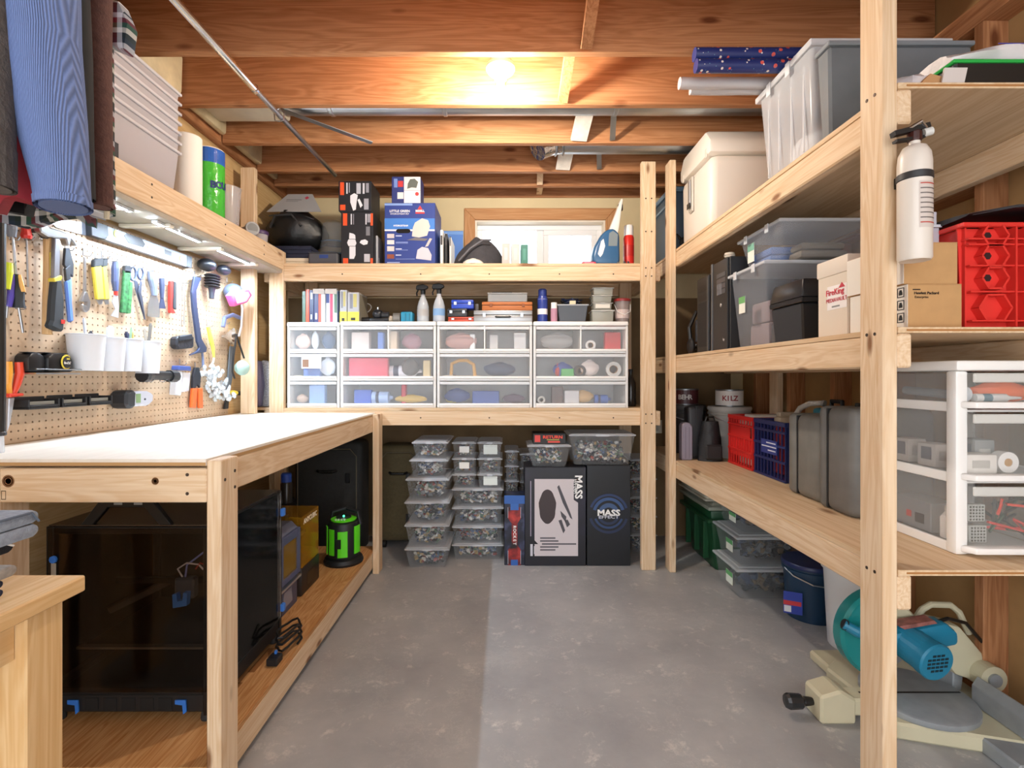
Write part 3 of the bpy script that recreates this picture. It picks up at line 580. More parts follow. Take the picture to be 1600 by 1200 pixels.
flat(t, lp, 'jaws', [(530, 832), (556, 832), (568, 890), (562, 970), (548, 945), (530, 972), (512, 970), (516, 890)], .012, .024, pm('3c3f47', .4, .7)); flat(t, lp, 'handle', [(512, 970), (545, 972), (535, 1105), (502, 1100)], .01, .026, pm('e2632a', .4), .004); flat(t, lp, 'handle', [(552, 972), (578, 970), (582, 1105), (556, 1105)], .01, .026, pm('e2632a', .4), .004); hook(543, 838, Bq)
t, lp = tool('caulk_remover', 'clear plastic packaged tool with blue top', 'tool', 440, 830, .03, Bq)
flat(t, lp, 'top', [(405, 820), (488, 825), (490, 855), (400, 850)], .01, .045, pm('3a4e8c', .4), .003); flat(t, lp, 'handle', [(400, 855), (440, 858), (430, 1020), (385, 1015)], .01, .04, clear('e8ecf4', .6), .004); flat(t, lp, 'handle', [(445, 860), (500, 870), (490, 990), (440, 1000)], .012, .035, clear('e2e6f0', .5), .004); hook(440, 815, Bq)
t, lp = tool('pouch', 'small black leather pouch pinned on the pegboard', 'pouch', 445, 620, .02, Bq)
flat(t, lp, 'body', [(388, 628), (480, 612), (506, 625), (503, 702), (400, 712), (385, 690)], .002, .04, pm('1d2129', .5, bump=.4), .008); flat(t, lp, 'flap', [(395, 622), (482, 608), (488, 640), (396, 655)], .038, .046, pm('252a33', .5), .003)
t, lp = tool('flashlight', 'thick black flashlight lying in a wire holder', 'flashlight', 290, 890, .05, Bq)
rod(t, lp, 'barrel', [(235, 885), (300, 886), (360, 890)], [.022, .021, .022], .05, BLACK); rod(t, lp, 'head', [(178, 885), (200, 885), (236, 885)], [.03, .031, .023], .05, pm('1e2026', .35)); rod(t, lp, 'tail_cap', [(358, 890), (402, 892)], .028, .05, pm('191b20', .4))
for dx in (205, 290, 350): rod(t, lp, 'wire_holder', [(dx, 860), (dx-5, 925), (dx+20, 930), (dx+45, 910)], .0018, .06, HKM, 6)
t, lp = tool('stud_finder', 'grey and black stud finder with a green display in a holder', 'stud finder', 100, 1040, .03, Bq)
flat(t, lp, 'holder', [(2, 1000), (40, 980), (75, 990), (70, 1100), (30, 1112), (0, 1090)], .002, .075, pm('23262b', .5), .01); flat(t, lp, 'body', [(45, 995), (160, 990), (200, 1010), (198, 1060), (165, 1088), (60, 1095), (45, 1080)], .02, .07, pm('b9bcc8', .4), .008)
flat(t, lp, 'screen', [(72, 1010), (106, 1008), (106, 1068), (74, 1070)], .0702, .0712, pm('7d9a6c', .3), 0); M().cyl((lp(135, 1045)[0], -.07, lp(135, 1045)[1]), (lp(135, 1045)[0], -.073, lp(135, 1045)[1]), .004).build('button', pm('3a3d48', .5), t)
t, lp = tool('screwdriver', 'stubby screwdriver with yellow and black handle by the corner post', 'screwdriver', 800, 1002, .03, Bq)
rod(t, lp, 'collar', [(768, 998), (790, 1000), (812, 1003)], [.008, .013, .012], .03, YEL); rod(t, lp, 'handle', [(812, 1003), (840, 1005), (870, 1006)], [.012, .014, .010], .03, GRIP)
# cups
for k, (x0, x1, y0, y1, lab) in enumerate(((672, 945, 135, 475, 'leftmost and largest white plastic cup on the pegboard'), (908, 1135, 165, 480, 'second white plastic cup on the pegboard, holding brushes'), (1120, 1300, 178, 482, 'third white plastic cup on the pegboard, holding pencils'), (1297, 1468, 200, 500, 'rightmost white plastic cup on the pegboard, holding blades'))):
    t, lp = tool('tool_cup', lab, 'cup', (x0+x1)/2, y1, .055, Cq, 'white cups on the pegboard')
    r1 = (lp(x1, y1)[0]-lp(x0, y1)[0])/2*.92; h_ = lp((x0+x1)/2, y0)[1]
    M().lathe([(.001, .001), (r1*.82, .0), (r1*.97, h_*.97), (r1, h_*.97), (r1*1.03, h_*.985), (r1*1.02, h_), (r1*.94, h_), (r1*.79, .004), (.001, .004)], 28, (0, -.055, 0)).build('cup', pm('dfe3ea', .45, alpha=.93), t)
    rod(t, lp, 'hanger', [((x0+x1)/2-30, y0+25), ((x0+x1)/2+30, y0+25)], .002, .01, HKM, 6)
    c0 = t.location; its = [[('black hair comb leaning in the leftmost pegboard cup', 'comb', '23262e', (-.012, .01), .10, .02, .004), ('white plastic rod standing in the leftmost pegboard cup', 'rod', 'd8dde6', (.01, .0), .15, .008, .008)],
        [('white brush standing in the second pegboard cup', 'brush', 'e8ebee', (-.008, .0), .13, .03, .01), ('clear plastic tube standing in the second pegboard cup', 'tube', 'cfdfe6', (.014, .01), .10, .018, .018)],
        [('pale green pencil standing in the third pegboard cup', 'pencil', '9fc2a5', (-.012, 0), .135, .007, .007), ('yellow pencil standing in the third pegboard cup', 'pencil', 'd9bb62', (.0, .012), .115, .007, .007), ('dark marker standing in the third pegboard cup', 'marker', '2a3350', (.016, 0), .12, .013, .013)],
        [('grey triangular blade leaning in the rightmost pegboard cup', 'blade', '7e7c78', (-.012, 0), .17, .022, .002), ('brown handled spatula leaning out of the rightmost pegboard cup', 'spatula', '8b8175', (.012, 0), .15, .02, .003)]][k]
    for lab2, cat2, cc, (dx, dy), ln, w_, th in its:
        ln += .035
        o = M().fr(-w_/2, w_/2, -th/2, th/2, 0, ln, w_*.2, 0).box(-w_*.3, w_*.3, -th*.35, th*.35, ln, ln+.006).build(cat2, pm(cc, .5), None, (PX+.055+dy, c0.y+dx, c0.z+.006), 0, bev=.001)
        o.rotation_euler = (-dx*9, dy*2, WAL); tag(o, lab2, cat2)
# tape measures, baskets, shears, level, saw
for k, (x0, x1, lab) in enumerate(((212, 375, 'plain black tape measure, left of two on a wire shelf'), (372, 615, 'black and yellow tape measure with a round printed face'))):
    t, lp = tool('tape_measure', lab, 'tape measure', (x0+x1)/2, 488-k*2, .035, Cq)
    w = lp(x1, 488)[0]-lp(x0, 488)[0]
    M().prism([(-w*.5, .0), (w*.5, .0), (w*.5, .04), (w*.38, .058), (w*.05, .066), (-w*.3, .064), (-w*.5, .05)], -.066+.01*(1-k), -.004, 'y').build('case', pm('1a1a1d', .35), t, bev=.008, seg=2)
    M().box(-w*.46, w*.46, -.05, -.02, .064, .066).build('ridge', pm('2a2a2e', .4), t)
    if k:
        M().lathe([(0, 0), (.025, 0), (.026, .002), (.022, .0035), (0, .003)], 28, (.018, -.0655, .034), (0.15, -1, 0)).build('face', YEL, t); M().lathe([(0, 0), (.021, 0), (.021, .0015), (0, .0015)], 28, (.0182, -.0692, .034), (.15, -1, 0)).build('face_disc', pm('19191c', .4), t)
        txt(t, '8m/26\'', .0125, (.018, -.0716, .031), WHITE, rot=(PI/2, 0, .15)); M().box(.008, .028, -.0712, -.0706, .043, .048).build('name_bar', YEL, t)
b0 = tool('wire_ledge', 'small metal ledge carrying the two tape measures', 'ledge', 210, 493, .03, Cq)
M().box(0, b0[1](640, 493)[0], -.075, 0, -.005, -.0005).build('plate', STEEL, b0[0]); M().tube([(0, -.075, .012), (b0[1](660, 493)[0], -.075, .012)], .002, 6).build('guard_wire', HKM, b0[0])
for k, (x0, x1, y0, y1, lab) in enumerate(((188, 490, 718, 832, 'leftmost of three black wire baskets holding flat cards'), (512, 748, 702, 812, 'middle of three black wire baskets holding flat cards'), (772, 990, 690, 795, 'rightmost of three black wire baskets holding flat cards'))):
    t, lp = tool('wire_basket', lab, 'basket', (x0+x1)/2, y1, .03, Cq, 'small black baskets on the pegboard')
    w = lp(x1, y1)[0]-lp(x0, y1)[0]; h_ = lp((x0+x1)/2, y0)[1]
    m = M(); m.box(-w/2, w/2, -.06, -.001, 0, .006); m.box(-w/2, w/2, -.006, -.001, .006, h_); m.box(-w/2, -w/2+.006, -.06, -.006, .006, h_*.8); m.box(w/2-.006, w/2, -.06, -.006, .006, h_*.8); m.box(-w/2+.006, w/2-.006, -.06, -.055, .006, h_*.35); m.build('tray', pm('1c1d20', .5), t, bev=.002)
    cards = [M().box(-w/2+.012, w/2-.012, -.05+.013*q, -.047+.013*q, .008, h_*.62-.004*q).build('card', pm(('8b8d86', '6f716c', 'a3a49b')[q], .5), t) for q in range(3)]
t, lp = tool('pliers', 'red and yellow handled pliers hanging at the left edge over the shears', 'pliers', 130, 700, .03, Cq)
rod(t, lp, 'handle', [(130, 690), (160, 600), (185, 500), (178, 395)], [.007, .0105, .0125, .011], .03, pm('e04a2e', .35)); rod(t, lp, 'handle', [(95, 690), (75, 600), (80, 500), (78, 390)], [.007, .0105, .0125, .011], .028, pm('e8a23c', .35))
flat(t, lp, 'collar', [(50, 690), (185, 685), (190, 710), (52, 725)], .015, .045, pm('d8402c', .4), .003); hook(110, 720, Cq)
flat(t, lp, 'jaw', [(75, 730), (130, 725), (120, 800), (85, 980), (62, 1050), (66, 900)], .02, .034, pm('b9bdc6', .3, .8), .002)
t, lp = tool('spirit_level', 'long aluminium spirit level with yellow vials mounted near the pegboard top', 'level', 740, 170, .028, Dq)
flat(t, lp, 'bar', [(482, 82), (998, 272), (996, 330), (484, 160)], .004, .028, pm('8f9296', .6, .2), .001)
flat(t, lp, 'end_cap', [(473, 78), (560, 108), (566, 160), (545, 182), (478, 160)], .003, .0295, pm('24272c', .5), .002); flat(t, lp, 'end_cap', [(972, 262), (1000, 272), (998, 332), (970, 322)], .003, .0295, pm('24272c', .5), .002)
for cx_, cy_ in ((605, 152), (943, 282)):
    q = lp(cx_, cy_); M().lathe([(.0, .0), (.014, 0), (.016, .002), (.0145, .003), (0, .001)], 24, (q[0], -.0285, q[1]), (0, -1, 0), 1, 1).build('vial_ring', pm('d5da4c', .4), t)
flat(t, lp, 'grip_slot', [(645, 160), (660, 148), (735, 175), (755, 205), (745, 222), (670, 200)], .0282, .0292, BLACK, 0); flat(t, lp, 'vial_window', [(765, 212), (815, 230), (815, 255), (770, 242)], .0282, .03, pm('d5da4c', .4), 0)
flat(t, lp, 'print_bar', [(858, 232), (892, 245), (892, 268), (858, 256)], .0282, .029, pm('2a2c30', .5), 0); flat(t, lp, 'sticker', [(902, 246), (920, 252), (920, 290), (902, 283)], .0282, .029, pm('8f9399', .5), 0); hook(520, 180, Dq); hook(960, 330, Dq)
t, lp = tool('hand_saw', 'grey hand saw blade partly hidden behind the hammers', 'saw', 440, 100, .008, Dq)
flat(t, lp, 'blade', [(250, 75), (468, 92), (470, 165), (300, 118)], .004, .006, pm('c3c8d4', .35, .8), 0); M().cyl((lp(455, 112)[0], -.0065, lp(455, 112)[1]), (lp(455, 112)[0], -.004, lp(455, 112)[1]), .004).build('hang_hole', pm('3a3330', .6), t); flat(t, lp, 'handle', [(190, 60), (252, 75), (262, 110), (215, 150), (190, 130)], .002, .02, pm('6f4a2c', .5), .004)
t = T('tube_lamp', 'tall black tube with a clear foot standing on the bench at the picture edge', 'tube', (-1.445, 1.47, BT+.001))
M().lathe([(.011, 0), (.012, .004), (.0105, .045), (.0105, .05)], 14).build('foot', clear('dfe6ee', .7), t); M().cyl((0, 0, .05), (0, 0, .68), .0145).build('tube', pm('1c1b1a', .4), t); M().lathe([(.0145, 0), (.0165, .003), (.0165, .009), (.0145, .012)], 14, (0, 0, .048)).build('ring', pm('303236', .4), t)
# ================================================================ HANGING CLOTHES
def garment(name, label, cat, y, mt, bottom, x0, x1, thick=.05, sleeve=None, collar=None, seed=0, sm=None):
    """a shirt or jacket on a hanger: hangs from the rod, body panel across X with folds"""
    rnd = random.Random(seed)
    t = T(name, label, cat, (-1.12, y, bottom), 0, 'clothes on the rod')
    top = 2.36-bottom; n = 40; rings = []; nz = 12
    ph = rnd.uniform(0, 6)
    for k in range(nz+1):
        q = k/nz; z = q*top; half0, half1 = x0+1.12, x1+1.12
        sh = 1 if q < .82 else 1-(q-.82)/.18*.72
        ring = []
        for j in range(n):
            a = 2*PI*j/n; cx_, sx_ = math.cos(a), math.sin(a)
            w = half1 if cx_ > 0 else -half0
            yy = sx_*thick*(.55+.45*q if q < .8 else 1-.6*(q-.8)/.2)+(1-q)*.018*math.sin(9*cx_+ph)+.008*math.sin(17*cx_+5*q+ph)
            ring.append((abs(cx_)**.7*math.copysign(1, cx_)*w*sh, yy, z-(.012*math.sin(7*cx_+ph) if k == 0 else 0)))
        rings.append(ring)
    M().loft(rings).build('body', mt, t)
    hk = M().tube([(0, 0, top-.02), (0, 0, 2.455+.022-bottom), (.012, 0, 2.455+.03-bottom), (.028, 0, 2.455+.012-bottom)], .002, 6).build('hanger', STEEL, t)
    if sleeve:
        pts, rs, sq, smt, cuff = sleeve
        P_ = [(p[0]+1.12, p[1]-y, p[2]-bottom) for p in pts]
        m = M(); m.tube(P_, rs, 20, cap=False, sq=sq); 
        m.tube([P_[-1], tuple(Vector(P_[-1])+(Vector(P_[-2])-Vector(P_[-1]))*.5)], [rs[-1]*.86, rs[-1]*.8], 20, cap=True, sq=sq)
        sl = m.build('sleeve', smt, t)
        if cuff: M().tube([P_[-2] if cuff == 2 else tuple(Vector(P_[-1])*.65+Vector(P_[-2])*.35), P_[-1]], [rs[-1]*1.06, rs[-1]*1.05], 20, cap=False, sq=sq).build('cuff', smt, sl)
    return t
def zz(py, d): return ZZ(py, d)
BLUE = ribbed('6f83b4', 800, 'X')
garment('jacket', 'grey-brown work jacket sleeve at the far left edge of the hanging clothes', 'jacket', .93, pm('4a443f', .9, var=.2, vscale=30), 1.62, -1.35, -1.0, .03,
        ([(-.985, .95, 2.2), (-.975, .955, 1.95), (-.97, .96, 1.75), (-.968, .96, 1.525)], [.06, .055, .05, .047], .75, pm('5b5550', .9, var=.2, vscale=40, bump=.4, bscale=120), 1), seed=1)
garment('sweater', 'blue ribbed knit sweater with its sleeve hanging in front', 'sweater', 1.03, BLUE, 1.70, -1.36, -1.02, .03,
        ([(-.95, 1.02, 2.25), (-.945, 1.03, 2.0), (-.945, 1.04, 1.85), (-.92, 1.045, 1.68), (-.905, 1.05, 1.56), (-.90, 1.05, 1.515)], [.085, .082, .078, .064, .052, .05], .85, BLUE, 1), seed=2)
garment('shirt', 'dark red shirt hem showing beneath the blue sweater', 'shirt', 1.12, pm('8c2530', .85, var=.15, vscale=20), 1.545, -1.36, -1.0, .022, seed=3)
garment('jacket', 'black jacket hanging between the blue sweater and brown jacket', 'jacket', 1.185, pm('0f1014', .85, var=.3, vscale=25), 1.56, -1.37, -1.02, .022,
        ([(-1.0, 1.17, 2.2), (-.985, 1.175, 1.9), (-.98, 1.18, 1.58)], [.045, .04, .036], .8, pm('0f1014', .85, var=.3, vscale=25), 1), seed=4)
garment('jacket', 'dark brown wool jacket with a knit cuff', 'jacket', 1.26, pm('45332e', .95, var=.2, vscale=60), 1.62, -1.37, -1.04, .026,
        ([(-1.0, 1.25, 2.25), (-.998, 1.255, 1.95), (-.995, 1.26, 1.75), (-.993, 1.26, 1.585)], [.042, .034, .03, .028], .9, pm('5a3c35', .95, var=.2, vscale=60, bump=.3, bscale=200), 1), seed=5)
garment('flannel_shirt', 'green red and white plaid flannel shirt at the back of the hanging clothes', 'shirt', 1.345, plaid(['1d2a24', 'e6e4dc', '2f5f45', '7a1f2a', 'd8d9e2', '23303f'], 13), 1.575, -1.38, -1.06, .03,
        ([(-1.07, 1.34, 2.2), (-1.065, 1.345, 1.95), (-1.065, 1.35, 1.6)], [.045, .04, .038], .8, plaid(['1d2a24', 'e6e4dc', '2f5f45', '7a1f2a', 'd8d9e2', '23303f'], 13), 1), seed=6)
fs_ = [o for o in COL.objects if o.name.startswith('flannel_shirt')][0]
PLD = plaid(['1d2a24', 'e6e4dc', '2f5f45', '7a1f2a', 'd8d9e2', '23303f'], 13)
M().prism([(.085, .455), (.145, .43), (.155, .50), (.13, .56), (.06, .56)], -.03, .012, 'y').build('collar', PLD, fs_, bev=.008, seg=2)
M().tube([(.098, -.025, .0), (.102, -.02, .2), (.098, -.022, .42), (.092, -.02, .6)], .006, 8).build('lining_edge', pm('d9cfb4', .9), fs_)
# ================================================================ MAPLE SIDE TABLE WITH FOLDED CLOTHES
mt_ = wood('e4c290', 'cfa268', 'y', 0); mz = wood('e4c290', 'cfa268', 'z', 0)
tb = T('side_table', 'light maple side table corner in the lower left', 'table', (-1.15, .75, 0))
M().box(-.35, .295, -.45, .30, .735, .767).build('table_top', mt_, tb, bev=.003)
for x, y in ((.20, .19), (-.33, .19), (.20, -.43), (-.33, -.43)): M().box(x, x+.075, y, y+.08, 0, .7345).build('leg', mz, tb, bev=.003)
M().box(.235, .255, -.348, .188, .655, .7345).build('apron', mt_, tb); M().box(-.253, .198, .22, .24, .655, .7345).build('apron', wood('ecc890', 'd9a862', 'x', 0), tb)
def folded(name, label, cat, loc, w, d, h, mt, edge=None, rz=0, n=2):
    t = T(name, label, cat, loc, rz, 'folded clothes on the maple table')
    for k in range(n):
        z0 = h*k/n+.0005; z1 = h*(k+1)/n-.0005; dz = z1-z0
        m = M(); prof = [(-d/2, z0), (d/2-dz/2, z0), (d/2-dz*.12, z0+dz*.2), (d/2, z0+dz*.5), (d/2-dz*.12, z1-dz*.2), (d/2-dz/2, z1), (-d/2, z1)]
        m.prism(prof, -w/2, w/2, 'x').build('fold', mt, t, bev=min(.006, dz*.3), seg=2)
    if edge: M().tube([(w/2, -d*.4, h*.93), (w/2+.003, d*.2, h*.95), (w/2+.003, d/2-.02, h*.93), (w/2+.002, d/2-.004, h*.55)], .0022, 6).build('seam', edge, t)
    return t
def denim(c): return pm(c, .9, var=.18, vscale=90, bump=.3, bscale=300)
zt = .768
for nm, lab, cat, h_, c, w, d, dx, dy, e in (('folded_jeans', 'darkest navy folded jeans at the bottom of the clothes stack', 'jeans', .032, '232a44', .26, .20, 0, 0, None),
        ('folded_trousers', 'grey folded trousers, second from the bottom of the clothes stack', 'trousers', .022, '9a958f', .25, .23, .012, 0.005, None),
        ('folded_shirt', 'mid blue folded shirt in the middle of the clothes stack', 'shirt', .02, '49618f', .24, .20, .0, 0, None),
        ('folded_shorts', 'black folded shorts with white piping in the clothes stack', 'shorts', .022, '1d1f26', .25, .22, .005, .01, WHITE),
        ('folded_jeans', 'thick roll of faded grey denim on top of the clothes stack', 'jeans', .052, '8e98a6', .27, .25, .02, .02, pm('5b6675', .9))):
    folded(nm, lab, cat, (-1.05+dx, .845+dy, zt), w, d, h_, denim(c), e, 0, 1 if h_ < .025 else 2); zt += h_+.0005
# ================================================================ ON THE WALL SHELF
for k in range(7):
    z0 = LSZ+.001+.042*k; h_ = .19
    t = T('nested_bin', 'translucent grey nested bin, number %s counting up from the wall shelf' % ('one', 'two', 'three', 'four', 'five', 'six', 'seven')[k], 'bin', (-1.478, 1.90, z0), 0, 'nested bins on the wall shelf')
    m = M(); m.fr(-.082, .082, -.32, .30, 0, h_, .012, .02, top=False).build('tub', pm('cfcbd0', .35, alpha=.62), t)
    r_ = M(); 
    for a in ((-.09, .09, -.33, -.315), (-.09, .09, .297, .312), (-.09, -.08, -.315, .297), (.08, .09, -.315, .297)): r_.box(a[0], a[1], a[2], a[3], h_-.012, h_)
    r_.build('rim', pm('dcd9dd', .35, alpha=.8), t, bev=.002)
def roll(name, label, cat, px, py, X, r, zb, body, core=True):
    D = -X*F/(CX-px); h_ = ZZ(py, D)-zb
    t = T(name, label, cat, (X, D, zb)); return t, D, h_
t, D, h_ = roll('paper_roll', 'plain white paper towel roll on the wall shelf', 'paper roll', 293, 214, -1.47, .062, LSZ+.001, None)
M().lathe([(.02, 0), (.056, 0), (.06, .004), (.06, h_-.004), (.056, h_), (.02, h_), (.02, 0)], 28).build('paper', pm('f4efe6', .9), t); M().lathe([(.018, 0.002), (.0198, .002), (.0198, h_-.002), (.018, h_-.002), (.018, .002)], 20).build('core', CARD, t)
t, D, h_ = roll('paper_towel_pack', 'green wrapped paper towel pack with blue top and brand lettering', 'paper towels', 328, 236, -1.455, .07, LSZ+.001, None)
r = .066
M().lathe([(.001, 0), (r*.96, 0), (r, .008), (r, h_*.78)], 32).build('wrapper', pm('46b53a', .22, bump=.5, bscale=30), t); M().lathe([(r+.0002, h_*.78), (r, h_*.985)], 32).build('blue_band', pm('2f62b8', .22, bump=.4, bscale=30), t)
M().lathe([(r, h_*.985), (r*.96, h_), (.02, h_*.995), (.001, h_*.99)], 32).build('top', pm('f2efe8', .5), t)
for i, ch in enumerate('BOUNTY'):
    a = -.85+i*.44; txt(t, ch, .046, ((r+.0015)*math.cos(a+.0), (r+.0015)*math.sin(a), h_*.46+.004*i), pm('1c2f6e', .4), rot=(PI/2, 0, a+PI/2), bold=.002)
t = T('clear_canister', 'clear plastic canister beside the green paper towel pack', 'container', (-1.47, 2.72, LSZ+.001))
M().lathe([(.001, 0), (.055, 0), (.068, .22), (.07, .225), (.066, .225), (.053, .003)], 28).build('jar', clear('d9d4d6', .35), t); M().box(-.03, .03, -.03, .03, .003, .05).build('brown_insert', pm('5d2d22', .6), t, bev=.01)
t = T('pipe_fitting', 'dark grey plastic pipe elbow lying on the wall shelf', 'pipe fitting', (-1.405, 2.83, LSZ+.001))
M().tube([(-.05, .03, .03), (-.01, .01, .034), (.02, -.02, .036)], [.028, .03, .033], 20).build('elbow', pm('55575a', .4), t); M().tube([(.018, -.018, .036), (.032, -.032, .037)], [.036, .036], 20).build('socket', pm('5f6164', .4), t); M().tube([(.0322, -.0322, .037), (.0325, -.0325, .037)], [.027, .027], 20).build('bore', BLACK, t)
t = T('lidded_jar', 'small clear jar with a purple lid at the end of the wall shelf', 'jar', (-1.44, 3.02, LSZ+.001))
M().lathe([(.001, 0), (.04, 0), (.044, .06), (.001, .06)], 20).build('jar', clear('e6e2e8', .5), t); M().lathe([(.047, .06), (.048, .064), (.048, .078), (.045, .082), (.001, .082)], 20).build('lid', pm('4a3560', .4), t)
t = T('red_string', 'tangled red cord beside the purple-lidded jar', 'cord', (-1.42, 3.09, LSZ+.001)); rr = random.Random(3); M().tube([(rr.uniform(-.035, .03), rr.uniform(-.03, .03), .006+.012*rr.random()) for k in range(14)], .003, 6).build('strand', pm('a8352f', .7), t)
t = T('black_tag', 'small dark square tag resting against the nested bins', 'tag', (-1.372, 1.80, LSZ+.001)); M().box(-.002, .002, -.03, .025, 0, .055).build('plate', pm('2a2c33', .6), t, bev=.001); M().cyl((.002, 0, .045), (.0026, 0, .045), .004).build('eyelet', STEEL, t)
# ================================================================ UNDER THE BENCH
LZ = .139
vo = T('printer_enclosure', 'large black framed 3D printer with smoked panels under the bench', '3D printer', (-1.125, 1.78, LZ))
FRM = pm('0f0f10', .35); w, d, h0, h1 = .245, .245, .085, .585
for x in (-w, w-.022):
    for y in (-d, d-.022): M().box(x, x+.022, y, y+.022, .02, h1).build('upright', FRM, vo, bev=.002)
for z in (h0, h1-.022):
    for y in (-d, d-.022): M().box(-w+.0225, w-.0225, y, y+.022, z, z+.022).build('beam', FRM, vo, bev=.002)
    for x in (-w, w-.022): M().box(x, x+.022, -d+.0225, d-.0225, z, z+.022).build('beam', FRM, vo, bev=.002)
SMK = smoked('ddd6d0', .22)
M().box(-w+.01, w-.01, -d-.005, -d-.001, h0+.01, h1-.005).build('front_panel', SMK, vo); 
M().box(w+.001, w+.005, -d+.01, d-.01, h0+.01, h1-.005).build('side_panel', SMK, vo); M().box(-w-.005, -w-.001, -d+.01, d-.01, h0+.01, h1-.005).build('side_panel', SMK, vo)
M().box(-w+.023, w-.023, d-.01, d-.006, h0+.023, h1-.023).build('back_panel', pm('1d1a18', .3), vo); M().box(-w+.005, w-.005, -d+.005, d-.005, h1+.0005, h1+.004).build('top_panel', pm('3a2d22', .25), vo)
M().box(-w+.003, w-.003, -d+.002, d, .03, h0-.001).build('skirt', pm('121213', .5), vo, bev=.004)
for k in range(5): M().box(-.13+k*.055, -.09+k*.055, -d+.0005, -d+.0018, .038, .074).build('skirt_vent', pm('050505', .7), vo)
for x in (-.16, .16):
    M().prism([(x-.018, .07), (x+.014, .07), (x+.016, .035), (x+.006, .028), (x+.004, .055), (x-.018, .058)], -d-.004, -d, 'y').build('blue_clip', pm('2f6fc4', .4), vo)
for x in (-w+.012, w-.034):
    for y in (-d+.012, d-.034): M().lathe([(.001, 0), (.016, 0), (.017, .006), (.014, .03), (.001, .03)], 14, (x+.011, y+.011, -.0005)).build('foot', RUB, vo)
hd = M().prism([(-.135, 0), (-.10, 0), (-.055, .052), (.055, .052), (.10, 0), (.135, 0), (.075, .078), (-.075, .078)], -.006, .012, 'y'); hd.build('handle', FRM, vo, (-.01, -d+.01, h1+.004), bev=.002)
for x in (-.035, .025): M().box(x, x+.025, -.0068, -.0062, .06, .067).build('handle_slot', pm('8f8f8c', .5), vo, (-.01, -d+.01, h1+.004))
M().box(-.19, .19, -.17, .18, .185, .195).build('print_bed', pm('2b2b2b', .3, .3), vo); M().box(-.20, .20, -.19, -.17, .19, .197).build('bed_front_edge', pm('8a8880', .3, .8), vo)
M().box(-.2, .2, -.03, -.012, .33, .348).build('gantry', pm('1c1c1d', .3, .6), vo); M().box(.02, .085, -.065, -.031, .29, .36).build('toolhead', pm('3e4a58', .4), vo, bev=.006)
M().prism([(.03, .27), (.075, .278), (.078, .32), (.064, .32), (.062, .295), (.044, .292), (.042, .318), (.028, .314)], -.085, -.066, 'y').build('blue_duct', pm('3d86e0', .4), vo)
M().tube([(.05, -.05, .36), (.055, -.05, .40), (.12, -.04, .45), (.17, 0, .50), (.175, .05, .56)], .003, 8).build('filament_tube', pm('8fa0e8', .3), vo)
M().tube([(.04, -.05, .36), (.03, -.06, .39), (.06, -.06, .41), (.10, -.06, .405), (.11, -.05, .385)], .0028, 6).build('wire_loom', pm('d9d9dd', .5), vo)
M().tube([(.09, -.06, .39), (.105, -.06, .41), (.12, -.05, .40)], .0025, 6).build('wire_loom', pm('b3352a', .5), vo)
M().bar((-.17, -.1, .27), (-.02, .05, .33), .02, .02).build('extrusion_arm', pm('3b3530', .4, .5), vo); M().cyl((.16, .1, .43), (.16, .16, .43), .05).build('spool', pm('5a4c30', .4), vo)
for z in (.49,): M().cyl((-w+.03, -d-.006, z), (-w+.03, -d-.012, z), .011, n=8).build('blue_knob', pm('2f6fc4', .4), vo)
M().box(-w+.022, -w+.036, -d-.0075, -d-.0055, .40, .478).build('hinge_strip', pm('b8b2a6', .4, .6), vo)
for z in (.12, .49): M().box(w+.0055, w+.02, d-.03, d-.008, z, z+.03).build('panel_clip', pm('3a74c8', .4), vo, bev=.003)
# resin machines
wc = T('curing_station', 'blue-grey resin cabinet with an amber door window under the bench', 'machine', (-.945, 2.26, LZ), WAL)
PUR = pm('4f5674', .5)
M().box(-.11, .11, .012, .22, 0, .33).build('body', PUR, wc, bev=.006, seg=2); M().prism([(.0, .33), (.04, .37), (.22, .37), (.22, .33)], -.11, .11, 'x').build('hood', pm('6a6f86', .5), wc)
dr = M(); 
for a in ((-.105, -.075, .14, .345), (.075, .105, .14, .345), (-.075, .075, .31, .345), (-.075, .075, .14, .165)): dr.box(a[0], a[1], -.004, .0115, a[2], a[3])
dr.build('door_frame', PUR, wc, bev=.002); M().box(-.075, .075, .002, .006, .165, .31).build('amber_window', pm('9a761e', .12, alpha=.6), wc); M().box(-.07, .07, .0115, .0119, .17, .305).build('inner_plate', pm('4a3a14', .5), wc)  # flat dark amber sheet behind the door window
M().box(-.11, .11, -.006, .0115, .118, .128).build('silver_trim', pm('b8bcc4', .3, .8), wc); M().prism([(-.05, .03), (.05, .03), (.04, .095), (-.04, .095)], .0105, .0118, 'y').build('control_screen', pm('7d8498', .25), wc)
ac = T('resin_printer', 'resin printer with an amber see-through cover and dark base', '3D printer', (-.955, 2.53, LZ), WAL)
AMB = pm('b5821e', .1, alpha=.5)
M().box(-.115, .115, 0, .21, 0, .13).build('base', pm('2b211b', .45), ac, bev=.008, seg=2); cv = M(); cv.fr(-.11, .11, .004, .206, .131, .372, 0, 0).build('amber_cover', AMB, ac)
M().box(-.02, .02, .12, .16, .131, .35).build('lift_column', pm('6b5a30', .4, .5), ac); M().box(-.06, .06, .05, .11, .25, .27).build('build_plate', pm('8c7a4a', .4, .5), ac)
txt(ac, 'ANYCUBIC', .034, (0, .0030, .342), pm('f0e6cf', .5), bold=.0008); M().box(-.05, .05, -.001, 0, .03, .09).build('front_screen', pm('1a1512', .3), ac)
lz = T('jobsite_lantern', 'round black and lime green rechargeable jobsite lamp under the bench', 'lamp', (-.905, 2.88, LZ))
GRN = pm('5fe01e', .35); DK = pm('15171a', .5)
